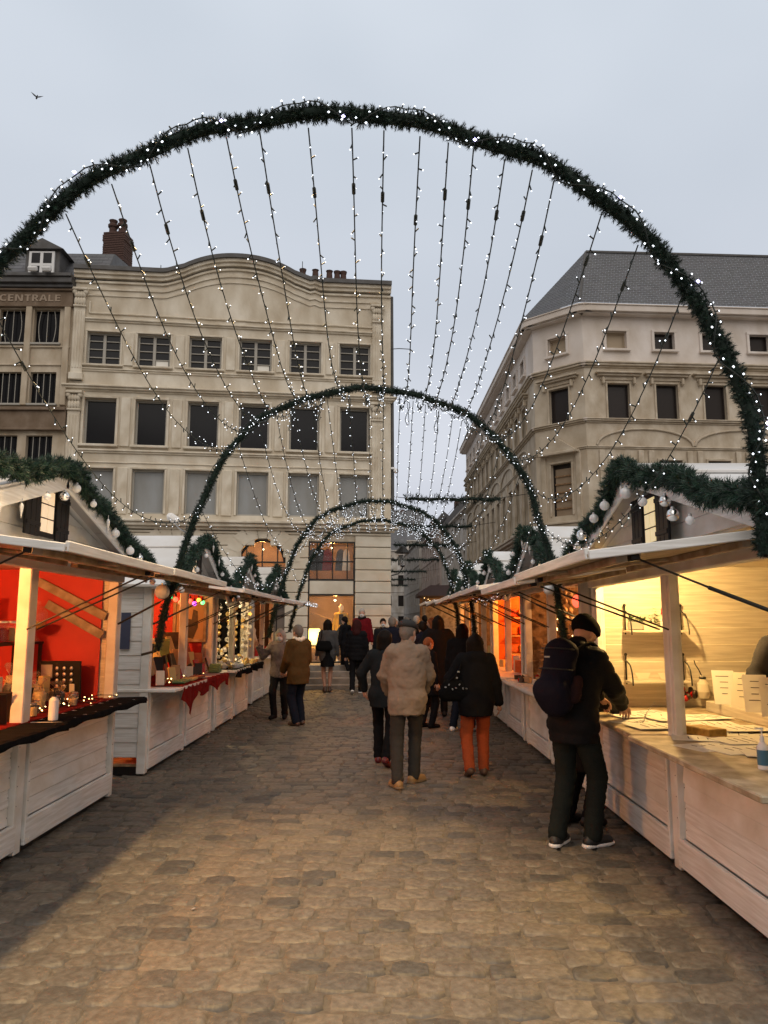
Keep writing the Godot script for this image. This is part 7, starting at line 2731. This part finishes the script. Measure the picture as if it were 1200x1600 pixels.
		g.cap(neck + B * Vector3(0, -0.02, 0.012) * s, neck + B * Vector3(0, o.get("collar", 0.035), 0.005) * s, 0.076 * s, 0.072 * s, 0.02)
		if o.get("hood_down", false):
			g.cap(neck + B * Vector3(-0.07, 0.0, 0.075) * s, neck + B * Vector3(0.07, 0.0, 0.075) * s, 0.065 * s, 0.065 * s, 0.04)
		g.cut(Vector3(0, -1, 0), Vector3(0, hem, 0))
		var cm := Mb.new()
		g.mesh_into(cm, folds(o.get("fold", 0.012), 7.0, 10.0, o.get("puff", 0.0)))
		part("coat", cm, o.coat, t)
	# ---- hair, hat, hood, mask
	var style: String = o.get("hair", "short")
	if style != "none":
		var g := Fld.new(head - Vector3(0.24, 0.42, 0.24), head + Vector3(0.24, 0.20, 0.24), 0.011 if near else 0.017)
		if style == "hood":
			g.ell(head + HB * Vector3(0, 0.0, 0.02) * s, Vector3(0.115, 0.150, 0.130) * s, 0.02, HB)
			g.cap(head + HB * Vector3(0, -0.08, 0.04) * s, neck + Vector3(0, -0.01, 0.04), 0.10 * s, 0.105 * s, 0.05)
			g.ell(head + HB * Vector3(0, -0.02, -0.13) * s, Vector3(0.078, 0.11, 0.09) * s, 0.01, HB, true)
		else:
			g.ell(head + HB * Vector3(0, 0.022, 0.012) * s, Vector3(0.088, 0.108, 0.104) * s, 0.02, HB)
			if style == "short":
				g.cap(head + HB * Vector3(0, -0.03, 0.06) * s, head + HB * Vector3(0, -0.06, 0.055) * s, 0.055 * s, 0.045 * s, 0.03)
			elif style == "bob":
				for e in [-1, 1]:
					g.cap(head + HB * Vector3(e * 0.055, 0.0, 0.03) * s, head + HB * Vector3(e * 0.065, -0.13, 0.025) * s, 0.055 * s, 0.05 * s, 0.04)
				g.cap(head + HB * Vector3(0, 0.0, 0.05) * s, head + HB * Vector3(0, -0.13, 0.055) * s, 0.07 * s, 0.06 * s, 0.04)
			elif style == "long":
				for e in [-1, 1]:
					g.cap(head + HB * Vector3(e * 0.06, 0.0, 0.03) * s, head + HB * Vector3(e * 0.07, -0.20, 0.05) * s, 0.055 * s, 0.05 * s, 0.04)
				g.cap(head + HB * Vector3(0, 0.0, 0.05) * s, head + HB * Vector3(0, -0.26, 0.085) * s, 0.075 * s, 0.07 * s, 0.04)
			g.ell(head + HB * Vector3(0, -0.055, -0.085) * s, Vector3(0.072, 0.105, 0.085) * s, 0.01, HB, true)
		var hm := Mb.new()
		g.mesh_into(hm, folds(0.008, 14.0, 30.0))
		part("hood" if style == "hood" else "hair", hm, o.get("hair_mat", M.black_cloth), t)
	if o.has("hat"):
		var g := Fld.new(head - Vector3(0.24, 0.2, 0.24), head + Vector3(0.24, 0.24, 0.24), 0.010)
		if o.hat == "flat_cap":
			g.ell(head + HB * Vector3(0, 0.072, 0.012) * s, Vector3(0.104, 0.062, 0.125) * s, 0.02, HB * Basis(Vector3.RIGHT, -0.10))
			g.cap(head + HB * Vector3(-0.045, 0.048, -0.10) * s, head + HB * Vector3(0.045, 0.048, -0.10) * s, 0.022 * s, 0.022 * s, 0.03)
			g.cut(HB * Vector3(0, -1, 0.12).normalized(), head + HB * Vector3(0, 0.036, 0) * s)
		else:
			g.ell(head + HB * Vector3(0, 0.045, 0.015) * s, Vector3(0.102, 0.105, 0.122) * s, 0.02, HB)
			g.cap(head + HB * Vector3(0, 0.06, 0.05) * s, head + HB * Vector3(0, 0.05, -0.03) * s, 0.088 * s, 0.088 * s, 0.03)
			g.cut(HB * Vector3(0, -1, -0.30).normalized(), head + HB * Vector3(0, 0.012, 0) * s)
		var hm := Mb.new()
		g.mesh_into(hm, folds(0.004, 20.0, 20.0))
		part("cap", hm, o.get("hat_mat", M.black_cloth), t)
	if o.get("mask", false):
		var g := Fld.new(head - Vector3(0.16, 0.18, 0.18), head + Vector3(0.16, 0.06, 0.16), 0.010)
		g.ell(head + HB * Vector3(0, -0.055, -0.032) * s, Vector3(0.066, 0.072, 0.078) * s, 0.02, HB)
		g.cap(head + HB * Vector3(0, -0.01, -0.10) * s, head + HB * Vector3(0, -0.035, -0.115) * s, 0.016 * s, 0.02 * s, 0.02)
		g.cut(HB * Vector3(0, 0, 1), head + HB * Vector3(0, 0, -0.035) * s)
		g.cut(HB * Vector3(0, 1, 0), head + HB * Vector3(0, -0.012, 0) * s)
		var mm := Mb.new()
		g.mesh_into(mm)
		part("face_mask", mm, M.mask, t)
	if o.has("scarf"):
		var g := Fld.new(neck - Vector3(0.22, 0.14, 0.22), neck + Vector3(0.22, 0.14, 0.22), 0.013)
		for k in 10:
			var a0 := TAU * k / 10
			var a1 := TAU * (k + 1) / 10
			g.cap(neck + Vector3(cos(a0) * 0.075, 0.03 + 0.015 * sin(a0 * 2), sin(a0) * 0.075), neck + Vector3(cos(a1) * 0.075, 0.03 + 0.015 * sin(a1 * 2), sin(a1) * 0.075), 0.035, 0.035, 0.02)
		var sm := Mb.new()
		g.mesh_into(sm, folds(0.012, 20, 20))
		part("scarf", sm, o.scarf, t)
	t.set_meta("joints", "")
	t.remove_meta("joints")
	PJ = {"sh": sh, "elb": elb, "wri": wri, "neck": neck, "chest": chest, "waist": waist, "hip": hipc, "B": B, "s": s, "head": head}
	return t

var PJ := {}   # joints of the person built last

func carried(called: String, label: String, cat: String, p: Node3D) -> Node3D:   # a thing that a person carries: a top-level object in the person's frame
	return thing(called, label, cat, p.position, p.rotation.y)

func cl(key: String, r: float, g: float, b: float, rough := 0.85, sc := 5.0) -> StandardMaterial3D:
	var m := mt(key, r, g, b, rough, "cloth", Vector3(sc, sc, sc), "n_cloth", 0.5)
	m.metallic_specular = 0.15
	return m

func P(x: float, z: float) -> Vector3:
	return Vector3(x, gy(z), z)

func people() -> void:
	fold.seed = 77
	fold.frequency = 1.0
	fold.fractal_octaves = 3
	var black := cl("coat_black", 0.012, 0.012, 0.014)
	var blackb := cl("coat_charcoal", 0.022, 0.022, 0.024)
	var navy := cl("coat_navy", 0.012, 0.014, 0.026)
	var jeans := cl("jeans_dark", 0.014, 0.018, 0.030)
	var greyt := cl("trousers_grey", 0.055, 0.050, 0.045)
	var hair_dark := mt("hair_dark", 0.012, 0.008, 0.006, 0.6, "cloth", Vector3(9, 2, 9))
	var hair_grey := mt("hair_grey", 0.20, 0.18, 0.16, 0.7, "cloth", Vector3(9, 2, 9))
	var hair_white := mt("hair_white", 0.45, 0.43, 0.40, 0.7, "cloth", Vector3(9, 2, 9))
	var hair_red := mt("hair_red", 0.30, 0.10, 0.04, 0.6, "cloth", Vector3(9, 2, 9))
	for hm in [hair_dark, hair_grey, hair_white, hair_red]:
		hm.metallic_specular = 0.2
	var brown_shoe := mt("shoe_brown", 0.06, 0.03, 0.018, 0.5)
	# A: the man in the beige jacket
	var p := person("man in beige jacket and grey flat cap walking away in the middle of the lane", P(0.25, -8.5), 0.02, {
		"near": true, "h": 1.73, "q": 0.013, "coat": cl("jacket_beige", 0.30, 0.235, 0.18, 0.8, 9.0), "slim": 0.95, "hem": 0.745, "bulk": 0.014, "flare": -0.012, "box": 0.07, "fold": 0.022,
		"legs": greyt, "leg_w": 1.02, "shoes": mt("shoe_tan", 0.30, 0.17, 0.065, 0.6), "sole": mt("sole_tan", 0.20, 0.13, 0.07, 0.7),
		"hair": "short", "hair_mat": hair_grey, "hat": "flat_cap", "hat_mat": cl("cap_grey", 0.055, 0.058, 0.060, 0.9, 8.0), "head_yaw": -0.62, "mask": true,
		"feet": [Vector3(-0.12, 0.0, 0.12), Vector3(0.09, 0.0, -0.16)], "fyaw": [0.35, -0.75], "hands": [Vector3(-0.19, 0.96, -0.24), Vector3(0.19, 0.96, -0.24)], "elbow": [Vector3(-0.85, -0.1, 0.55), Vector3(0.85, -0.1, 0.55)]})
	# B: the woman in dark beside him
	person("woman in dark coat and dark red shoes walking beside the man in the beige jacket", P(0.0, -9.75), -0.18, {
		"near": true, "h": 1.62, "slim": 0.93, "q": 0.016, "coat": cl("coat_ink", 0.020, 0.023, 0.026), "hem": 0.74, "bulk": 0.012, "legs": black, "shoes": mt("shoe_red", 0.12, 0.014, 0.02, 0.4),
		"hair": "bob", "hair_mat": hair_dark, "head_yaw": -0.45, "feet": [Vector3(-0.10, 0.0, -0.14), Vector3(0.07, 0.03, 0.26)], "fpit": [0.0, -0.45], "hands": [Vector3(-0.30, 0.95, -0.14), Vector3(0.22, 0.95, -0.2)], "elbow": [Vector3(-1, 0, 0.5), Vector3(0.8, 0, 0.6)]})
	# C: the woman in rust trousers
	p = person("woman in black coat and rust orange trousers walking away past the orange stall", P(1.06, -9.05), 0.06, {
		"near": true, "h": 1.58, "slim": 1.0, "q": 0.015, "coat": black, "hem": 0.73, "bulk": 0.038, "flare": 0.0, "legs": cl("trousers_rust", 0.34, 0.075, 0.028, 0.85, 4.0), "leg_w": 1.08,
		"shoes": brown_shoe, "boots": true, "hair": "bob", "hair_mat": hair_dark, "hood_down": true, "head_yaw": -0.3, "feet": [Vector3(-0.12, 0.025, 0.16), Vector3(0.09, 0.0, -0.06)], "fpit": [-0.35, 0.0], "hands": [Vector3(-0.22, 0.98, -0.18), Vector3(0.30, 0.86, -0.05)], "elbow": [Vector3(-1, 0, 0.4), Vector3(1, 0, 0.5)]})
	handbag("black handbag with metal buckles under the arm of the woman in rust trousers", p, Vector3(-0.24, 0.97, 0.05), M.black_cloth, true)
	# D: the man with the beanie at the yellow counter
	p = person("man in black beanie and puffer jacket with backpack leaning over the yellow counter", P(1.50, -6.28), -0.80, {
		"near": true, "h": 1.78, "q": 0.014, "coat": cl("puffer_black", 0.014, 0.014, 0.016, 0.55), "hem": 0.76, "bulk": 0.030, "puff": 0.012, "fold": 0.008, "collar": 0.06, "hood_down": true,
		"legs": cl("trousers_green_black", 0.022, 0.026, 0.024, 0.9), "leg_w": 1.08, "leg_cut": 0.06, "shoes": mt("trainer_black", 0.015, 0.015, 0.016, 0.5), "sole": M.white_plastic,
		"hair": "none", "hat": "beanie", "hat_mat": cl("beanie_black", 0.010, 0.010, 0.011, 0.95, 12.0), "lean": 0.22, "head_pitch": -0.42, "head_yaw": -0.18,
		"feet": [Vector3(-0.10, 0, 0.10), Vector3(0.12, 0, -0.06)], "fyaw": [0.2, -0.3], "hands": [Vector3(-0.06, 1.06, -0.52), Vector3(0.17, 1.03, -0.46)], "elbow": [Vector3(-0.8, -0.8, 0.5), Vector3(0.9, -0.7, 0.6)], "palm": [Vector3(0.2, -1, 0), Vector3(-0.2, -1, 0)], "curl": 0.55})
	backpack("dark navy backpack with small tag on the back of the man in the beanie", p)
	# E: the person beyond him
	person("person in long dark coat standing beyond the man in the beanie at the counter", P(1.68, -6.9), -1.2, {
		"h": 1.58, "q": 0.018, "coat": blackb, "hem": 0.50, "bulk": 0.01, "legs": black, "shoes": M.black_paint, "hair": "short", "hair_mat": hair_dark, "lean": 0.15, "hands": [Vector3(-0.1, 1.05, -0.38), Vector3(0.15, 1.05, -0.38)]})
	# F: the seller
	person("seller in grey jacket standing inside the yellow stall at the right edge", Vector3(3.35, 0.13, -6.55), 2.75, {
		"near": true, "h": 1.70, "q": 0.016, "coat": cl("jacket_slate", 0.075, 0.075, 0.085, 0.7), "hem": 0.80, "bulk": 0.02, "fold": 0.016, "collar": 0.06, "legs": black, "hair": "short", "hair_mat": hair_dark, "lean": 0.12, "side": 0.14, "head_pitch": -0.3, "mask": true, "hands": [Vector3(-0.15, 1.04, -0.36), Vector3(0.22, 1.02, -0.30)]})
	# G, H: the couple at the left
	var camo := mt("jacket_pattern", 0.34, 0.25, 0.22, 0.85)
	var ct := noise_tex(0.055, 0.06, 1.5, 61, 2, 512)
	ct.color_ramp.offsets = PackedFloat32Array([0.40, 0.60])
	camo.albedo_texture = ct
	camo.uv1_triplanar = true
	camo.uv1_scale = Vector3(2.4, 2.4, 2.4)
	p = person("woman in patterned jacket and face mask raising her arm at the left stalls", P(-1.90, -14.3), PI - 0.15, {
		"h": 1.60, "slim": 0.95, "q": 0.016, "near": true, "coat": camo, "hem": 0.80, "bulk": 0.02, "legs": blackb, "shoes": blackb, "hair": "long", "hair_mat": hair_white, "mask": true, "eyes": true, "hands": [Vector3(-0.22, 0.95, -0.15), Vector3(0.42, 1.42, -0.12)], "elbow": [Vector3(-1, 0, 0.4), Vector3(0.9, -0.9, 0.1)], "fyaw": [0.2, -0.2]})
	person("man in brown coat with pale collar standing beside the woman in the patterned jacket", P(-1.46, -13.4), 0.75, {
		"h": 1.68, "q": 0.016, "near": true, "coat": cl("coat_brown", 0.105, 0.062, 0.024, 0.85), "hem": 0.72, "bulk": 0.028, "scarf": M.paper, "legs": jeans, "leg_w": 1.1, "shoes": brown_shoe, "hair": "short", "hair_mat": hair_grey, "head_pitch": -0.1, "hands": [Vector3(-0.2, 0.95, -0.2), Vector3(0.22, 0.92, -0.18)]})
	# I: the woman with bare legs
	p = person("woman in grey coat with bare legs and dark shoulder bag near the shop steps", P(-1.36, -18.8), 0.15, {
		"h": 1.72, "slim": 0.92, "q": 0.020, "coat": cl("coat_grey", 0.10, 0.095, 0.095), "hem": 0.74, "flare": 0.02, "skin": "skin_warm", "shoes": brown_shoe, "hair": "bob", "hair_mat": hair_dark, "feet": [Vector3(-0.06, 0, 0.0), Vector3(0.06, 0, -0.02)]})
	handbag("dark shoulder bag on the back of the woman with bare legs", p, Vector3(-0.10, 1.12, 0.20), M.black_cloth, false)
	var skirt := Mb.new()
	skirt.lathe([[0.17, 0.60], [0.155, 0.80], [0.12, 1.0]], Vector3.ZERO, 16)
	part("skirt", skirt, black, p)
	# J: the hooded walker
	person("person in black quilted jacket with dark red hood walking towards the shop steps", P(-0.65, -18.5), -0.05, {
		"h": 1.70, "q": 0.018, "coat": black, "hem": 0.78, "bulk": 0.02, "puff": 0.012, "legs": black, "shoes": black, "sole": M.white_plastic, "hair": "hood", "hair_mat": cl("hood_maroon", 0.05, 0.016, 0.016), "feet": [Vector3(-0.08, 0.03, 0.24), Vector3(0.09, 0, -0.2)], "fpit": [-0.5, 0.0]})
	# K, L: on the steps
	person("grey haired person in dark red coat and mask standing on the shop steps", Vector3(-0.58, 0.40, -20.45), PI, {
		"h": 1.70, "q": 0.02, "coat": cl("coat_red", 0.15, 0.010, 0.016), "hem": 0.75, "bulk": 0.02, "legs": black, "hair": "short", "hair_mat": hair_white, "mask": true, "eyes": true, "scarf": blackb})
	person("person in long dark coat walking before the shop window", Vector3(-1.02, 0.40, -20.6), 0.9, {
		"h": 1.50, "q": 0.02, "coat": black, "hem": 0.55, "legs": black, "hair": "short", "hair_mat": hair_dark, "feet": [Vector3(-0.08, 0, 0.2), Vector3(0.08, 0, -0.2)]})
	# the crowd ahead
	person("masked man in dark coat facing the camera beside the cream building", P(-0.03, -21.0), PI + 0.1, {"h": 1.72, "q": 0.022, "coat": blackb, "legs": black, "hair": "short", "hair_mat": hair_dark, "mask": true, "eyes": true})
	person("big man with white hair in dark coat walking away left of the cap wearer", P(0.18, -16.8), 0.05, {"h": 1.80, "q": 0.020, "coat": navy, "hem": 0.70, "bulk": 0.04, "legs": black, "hair": "short", "hair_mat": hair_grey, "hands": [Vector3(-0.33, 0.9, -0.05), Vector3(0.33, 0.9, -0.05)]})
	person("short woman with orange lit hair and dark coat just right of the cap wearer", P(0.72, -13.1), -1.0, {"h": 1.47, "q": 0.018, "near": true, "slim": 0.95, "coat": black, "hem": 0.62, "bulk": 0.02, "legs": black, "hair": "short", "hair_mat": hair_red, "shoes": black})
	person("tall figure in black overcoat left of the open orange stall", P(1.02, -14.6), 0.1, {"h": 1.84, "q": 0.020, "coat": black, "hem": 0.45, "bulk": 0.05, "flare": 0.05, "legs": black, "hair": "bob", "hair_mat": hair_dark, "hands": [Vector3(-0.33, 0.95, -0.05), Vector3(0.33, 0.95, -0.05)]})
	person("person in black jacket and jeans with white trainers before the orange stall", P(1.27, -12.7), -0.5, {"h": 1.70, "q": 0.018, "coat": black, "hem": 0.72, "bulk": 0.04, "legs": jeans, "shoes": M.white_plastic, "hair": "bob", "hair_mat": hair_dark, "feet": [Vector3(-0.14, 0, 0.08), Vector3(0.12, 0, -0.1)]})
	person("second person in white trainers, half hidden behind the black overcoat", P(0.78, -15.6), 0.2, {"h": 1.72, "q": 0.022, "coat": navy, "legs": jeans, "shoes": M.white_plastic, "hair": "short", "hair_mat": hair_dark})
	person("woman with auburn hair lit by the far right stalls, turning aside", P(1.18, -18.6), 1.3, {"h": 1.76, "q": 0.022, "coat": blackb, "legs": black, "hair": "bob", "hair_mat": hair_red, "skin": "skin_warm"})
	person("stout man in dark coat with pale cap walking down the street", P(0.85, -20.2), 0.0, {"h": 1.80, "q": 0.022, "coat": black, "bulk": 0.05, "legs": black, "hair": "short", "hair_mat": hair_white})
	person("pale haired person in grey coat at the mouth of the street", P(0.35, -23.5), PI, {"h": 1.70, "q": 0.025, "coat": greyt, "legs": black, "hair": "short", "hair_mat": hair_white, "eyes": true})
	person("person in brown coat at the mouth of the street", P(0.75, -25.5), 0.3, {"h": 1.72, "q": 0.025, "coat": cl("coat_umber", 0.06, 0.04, 0.03), "legs": black, "hair": "bob", "hair_mat": hair_grey})
	person("dark clothed man far down the street beside the kiosk", P(1.3, -24.5), 0.4, {"h": 1.78, "q": 0.025, "coat": black, "legs": black, "hair": "short", "hair_mat": hair_dark})
	person("small figure in blue coat far down the street", P(0.55, -30.0), 0.0, {"h": 1.7, "q": 0.028, "coat": jeans, "legs": black, "hair": "short", "hair_mat": hair_dark})
	person("small figure in pale coat far down the street", P(1.1, -33.0), PI, {"h": 1.7, "q": 0.028, "coat": greyt, "legs": black, "hair": "bob", "hair_mat": hair_dark})
	mannequin()

func handbag(label: String, p: Node3D, at: Vector3, mat: Material, studs: bool) -> void:
	var t := carried("handbag", label, "bag", p)
	var f := Fld.new(at - Vector3(0.25, 0.22, 0.2), at + Vector3(0.25, 0.22, 0.2), 0.014)
	f.cap(at + Vector3(-0.12, -0.06, 0), at + Vector3(0.12, -0.06, 0), 0.085, 0.085, 0.03, 1.5)
	f.cap(at + Vector3(-0.10, 0.04, 0), at + Vector3(0.10, 0.04, 0), 0.06, 0.06, 0.05, 1.6)
	var m := Mb.new()
	f.mesh_into(m, folds(0.010, 12, 12))
	part("bag_body", m, mat, t)
	m = Mb.new()
	var sh: Vector3 = PJ.sh[0]
	m.tube(resample(PackedVector3Array([at + Vector3(-0.1, 0.06, 0), at.lerp(sh, 0.6) + Vector3(-0.03, 0, 0.09), sh + Vector3(0.02, 0.085, 0.02), sh + Vector3(0.03, -0.05, -0.13)]), 0.04), 0.012, -1, 6)
	part("strap", m, mat, t)
	if studs:
		m = Mb.new()
		for k in 7:
			m.box(at + Vector3(-0.13 + 0.04 * k, 0.02 + 0.03 * sin(k * 2.0), 0.075), Vector3(0.022, 0.014, 0.012), tilt(Vector3.BACK, k), 0.003)
		m.box(at.lerp(sh, 0.62) + Vector3(-0.03, 0, 0.10), Vector3(0.03, 0.02, 0.012), Basis(), 0.003)
		m.box(at.lerp(sh, 0.40) + Vector3(-0.03, 0, 0.09), Vector3(0.02, 0.02, 0.012), Basis(), 0.003)
		part("buckles", m, M.steel, t)

func backpack(label: String, p: Node3D) -> void:
	var t := carried("backpack", label, "backpack", p)
	var B: Basis = PJ.B
	var c: Vector3 = PJ.chest + B * Vector3(0, -0.06, 0.27)
	var f := Fld.new(c - Vector3(0.34, 0.42, 0.3), c + Vector3(0.34, 0.42, 0.3), 0.013)
	f.cap(c + B * Vector3(0, -0.18, 0.0), c + B * Vector3(0, 0.16, -0.03), 0.155, 0.13, 0.04, 1.35)
	f.cap(c + B * Vector3(-0.06, -0.14, 0.08), c + B * Vector3(0.06, -0.14, 0.08), 0.09, 0.09, 0.05, 1.5)
	f.cap(c + B * Vector3(-0.07, 0.18, -0.03), c + B * Vector3(0.07, 0.18, -0.03), 0.07, 0.07, 0.04)
	var m := Mb.new()
	f.mesh_into(m, folds(0.008, 8, 8))
	part("pack_body", m, cl("pack_navy", 0.014, 0.013, 0.024, 0.7, 6.0), t)
	m = Mb.new()
	for y in [0.03, 0.19]:
		var pts := PackedVector3Array()
		for k in 13:
			var a := PI * k / 12
			pts.append(c + B * Vector3(cos(a) * 0.145, y - sin(a) * 0.01, sin(a) * 0.112 + 0.012))
		m.tube(pts, 0.005, -1, 5)
	part("zip", m, M.steel_dark, t)
	m = Mb.new()
	for e in [0, 1]:
		var sh: Vector3 = PJ.sh[e]
		var k := -1.0 if e == 0 else 1.0
		m.tube(resample(PackedVector3Array([c + B * Vector3(k * 0.09, 0.18, -0.06), sh + B * Vector3(-k * 0.05, 0.115, 0.02), sh + B * Vector3(-k * 0.04, 0.02, -0.14), PJ.waist + B * Vector3(k * 0.15, 0.08, -0.12), c + B * Vector3(k * 0.13, -0.2, -0.04)]), 0.04), 0.018, -1, 6)
	part("strap", m, M.black_cloth, t)
	m = Mb.new()
	m.box(c + B * Vector3(-0.03, 0.11, 0.118), Vector3(0.05, 0.014, 0.006), B * tilt(Vector3.RIGHT, -0.2), 0.002)
	part("tag", m, M.soffit_grey, t)
	# a small pouch that hangs at its side
	m = Mb.new()
	var g := Fld.new(c + Vector3(-0.1, -0.4, -0.25), c + Vector3(0.4, 0.1, 0.25), 0.013)
	g.cap(c + B * Vector3(0.15, -0.16, -0.02), c + B * Vector3(0.16, -0.04, -0.04), 0.06, 0.045, 0.03, 1.2)
	g.mesh_into(m, folds(0.012, 10, 10))
	part("side_pouch", m, cl("pouch_maroon", 0.035, 0.018, 0.020), t)

func mannequin() -> void:
	var base := Vector3(0.15, 0.12, -22.0) + Basis(Vector3.UP, deg_to_rad(8.0)) * Vector3(-1.32, 0.49, -0.5)
	var p := person("mannequin in yellow jacket and black skirt in the lit shop window", base, PI, {"h": 1.66, "slim": 0.9, "q": 0.018, "skin": "paper", "coat": cl("jacket_yellow", 0.62, 0.38, 0.06, 0.7), "hem": 0.96, "bulk": 0.0, "hair": "none", "shoes": M.paper, "hands": [Vector3(-0.25, 0.84, 0.0), Vector3(0.25, 0.84, 0.0)]})
	p.name = numbered("mannequin")
	p.set_meta("category", "mannequin")
	var m := Mb.new()
	m.lathe([[0.20, 0.42], [0.17, 0.7], [0.13, 1.0]], Vector3.ZERO, 16)
	part("skirt", m, M.black_cloth, p)
	m = Mb.new()
	m.box(Vector3(0, 1.22, -0.125), Vector3(0.13, 0.3, 0.03), Basis(), 0.012)
	part("shirt_front", m, M.black_cloth, p)

func small_things() -> void:
	# a bird high over the roofs
	var t := thing("bird", "small dark bird flying high at the upper left of the sky", "bird", Vector3(-12.4, 20.3, -25.0), 0.6)
	t.scale = Vector3(0.5, 0.5, 0.5)
	var f := Fld.new(Vector3(-0.2, -0.2, -0.4), Vector3(0.2, 0.2, 0.4), 0.02)
	f.cap(Vector3(0, 0, -0.1), Vector3(0, 0, 0.12), 0.06, 0.05, 0.03)
	f.cap(Vector3(0, 0.02, -0.16), Vector3(0, 0.015, -0.2), 0.045, 0.03, 0.03)
	f.cap(Vector3(0, 0, 0.1), Vector3(0, 0, 0.28), 0.03, 0.035, 0.03)
	var m := Mb.new()
	f.mesh_into(m)
	part("body", m, M.lead_grey, t)
	for s in [-1, 1]:
		m = Mb.new()
		m.prism(PackedVector2Array([Vector2(0, -0.07), Vector2(0.22, -0.05), Vector2(0.46, 0.08), Vector2(0.24, 0.10), Vector2(0, 0.09)]), -0.006, 0.006, Transform3D(Basis(Vector3.FORWARD, -s * 0.45) * Basis.from_scale(Vector3(s, 1, 1)) * Basis(Vector3.RIGHT, PI / 2), Vector3(0, 0.03, 0)))
		part("wing", m, M.lead_grey, t)
	# a white floodlight clamped to the left leg of the second arch
	t = thing("floodlight", "white floodlight clamped beside the left leg of the second arch", "floodlight", Vector3(-2.20, 2.79, -7.95), 0.3)
	m = Mb.new()
	m.box(Vector3.ZERO, Vector3(0.15, 0.085, 0.06), tilt(Vector3.BACK, -0.55), 0.028)
	part("housing", m, M.white_plastic, t)
	m = Mb.new()
	m.tube(PackedVector3Array([Vector3(0, -0.03, 0), Vector3(0.06, -0.10, -0.02), Vector3(0.14, -0.14, -0.04)]), 0.008, -1, 6)
	part("bracket", m, M.steel, t)
	# litter and wet leaves on the stones
	for k in 8:
		m = Mb.new()
		m.box(Vector3.ZERO, Vector3(rng.randf_range(0.012, 0.03), 0.004, rng.randf_range(0.01, 0.02)), Basis(), 0.001)
		var z := rng.randf_range(-12.0, -3.6)
		single("litter_scrap", m, M.soffit_grey if k % 3 else M.wood_dark, "tiny scrap of %s litter lying on the setts" % ["dark", "pale", "pale"][k % 3], "litter", "scraps of %s litter" % ["dark", "pale", "pale"][k % 3], Transform3D(Basis(Vector3.UP, rng.randf() * 6), Vector3(rng.randf_range(-1.6, 1.6), gy(z) + 0.012, z)))

func flood_lamp() -> void:   # the floodlight over the near end of the lane whose warm pool lies on the setts
	var t := thing("flood_lamp", "floodlight on a wire above the top edge of the photo, lighting the setts warm", "floodlight", Vector3(-0.95, 6.5, -4.8))
	var m := Mb.new()
	m.box(Vector3(0, 0.10, 0), Vector3(0.34, 0.12, 0.26), Basis(), 0.03)
	part("housing", m, M.black_paint, t)
	m = Mb.new()
	m.box(Vector3(0, 0.034, 0), Vector3(0.28, 0.01, 0.20))
	part("lamp_glass", m, M.bulb_lamp, t)
	m = Mb.new()
	m.tube(PackedVector3Array([Vector3(-9, 0.9, 0), Vector3(-4, 0.35, 0), Vector3(0, 0.18, 0), Vector3(4, 0.35, 0), Vector3(9, 0.9, 0)]), 0.008, -1, 5)
	part("wire", m, M.steel_dark, t)
	var l := SpotLight3D.new()
	l.light_color = Color(1.0, 0.84, 0.60)
	l.light_energy = 44.0
	l.light_size = 0.12
	l.spot_range = 20.0
	l.spot_attenuation = 2.0
	l.spot_angle = 29.0
	l.spot_angle_attenuation = 0.75
	l.shadow_enabled = true
	l.rotation_degrees = Vector3(-92, 0, 0)
	l.position = Vector3(0, -0.01, 0)
	l.name = "lamp_light"
	t.add_child(l, true)
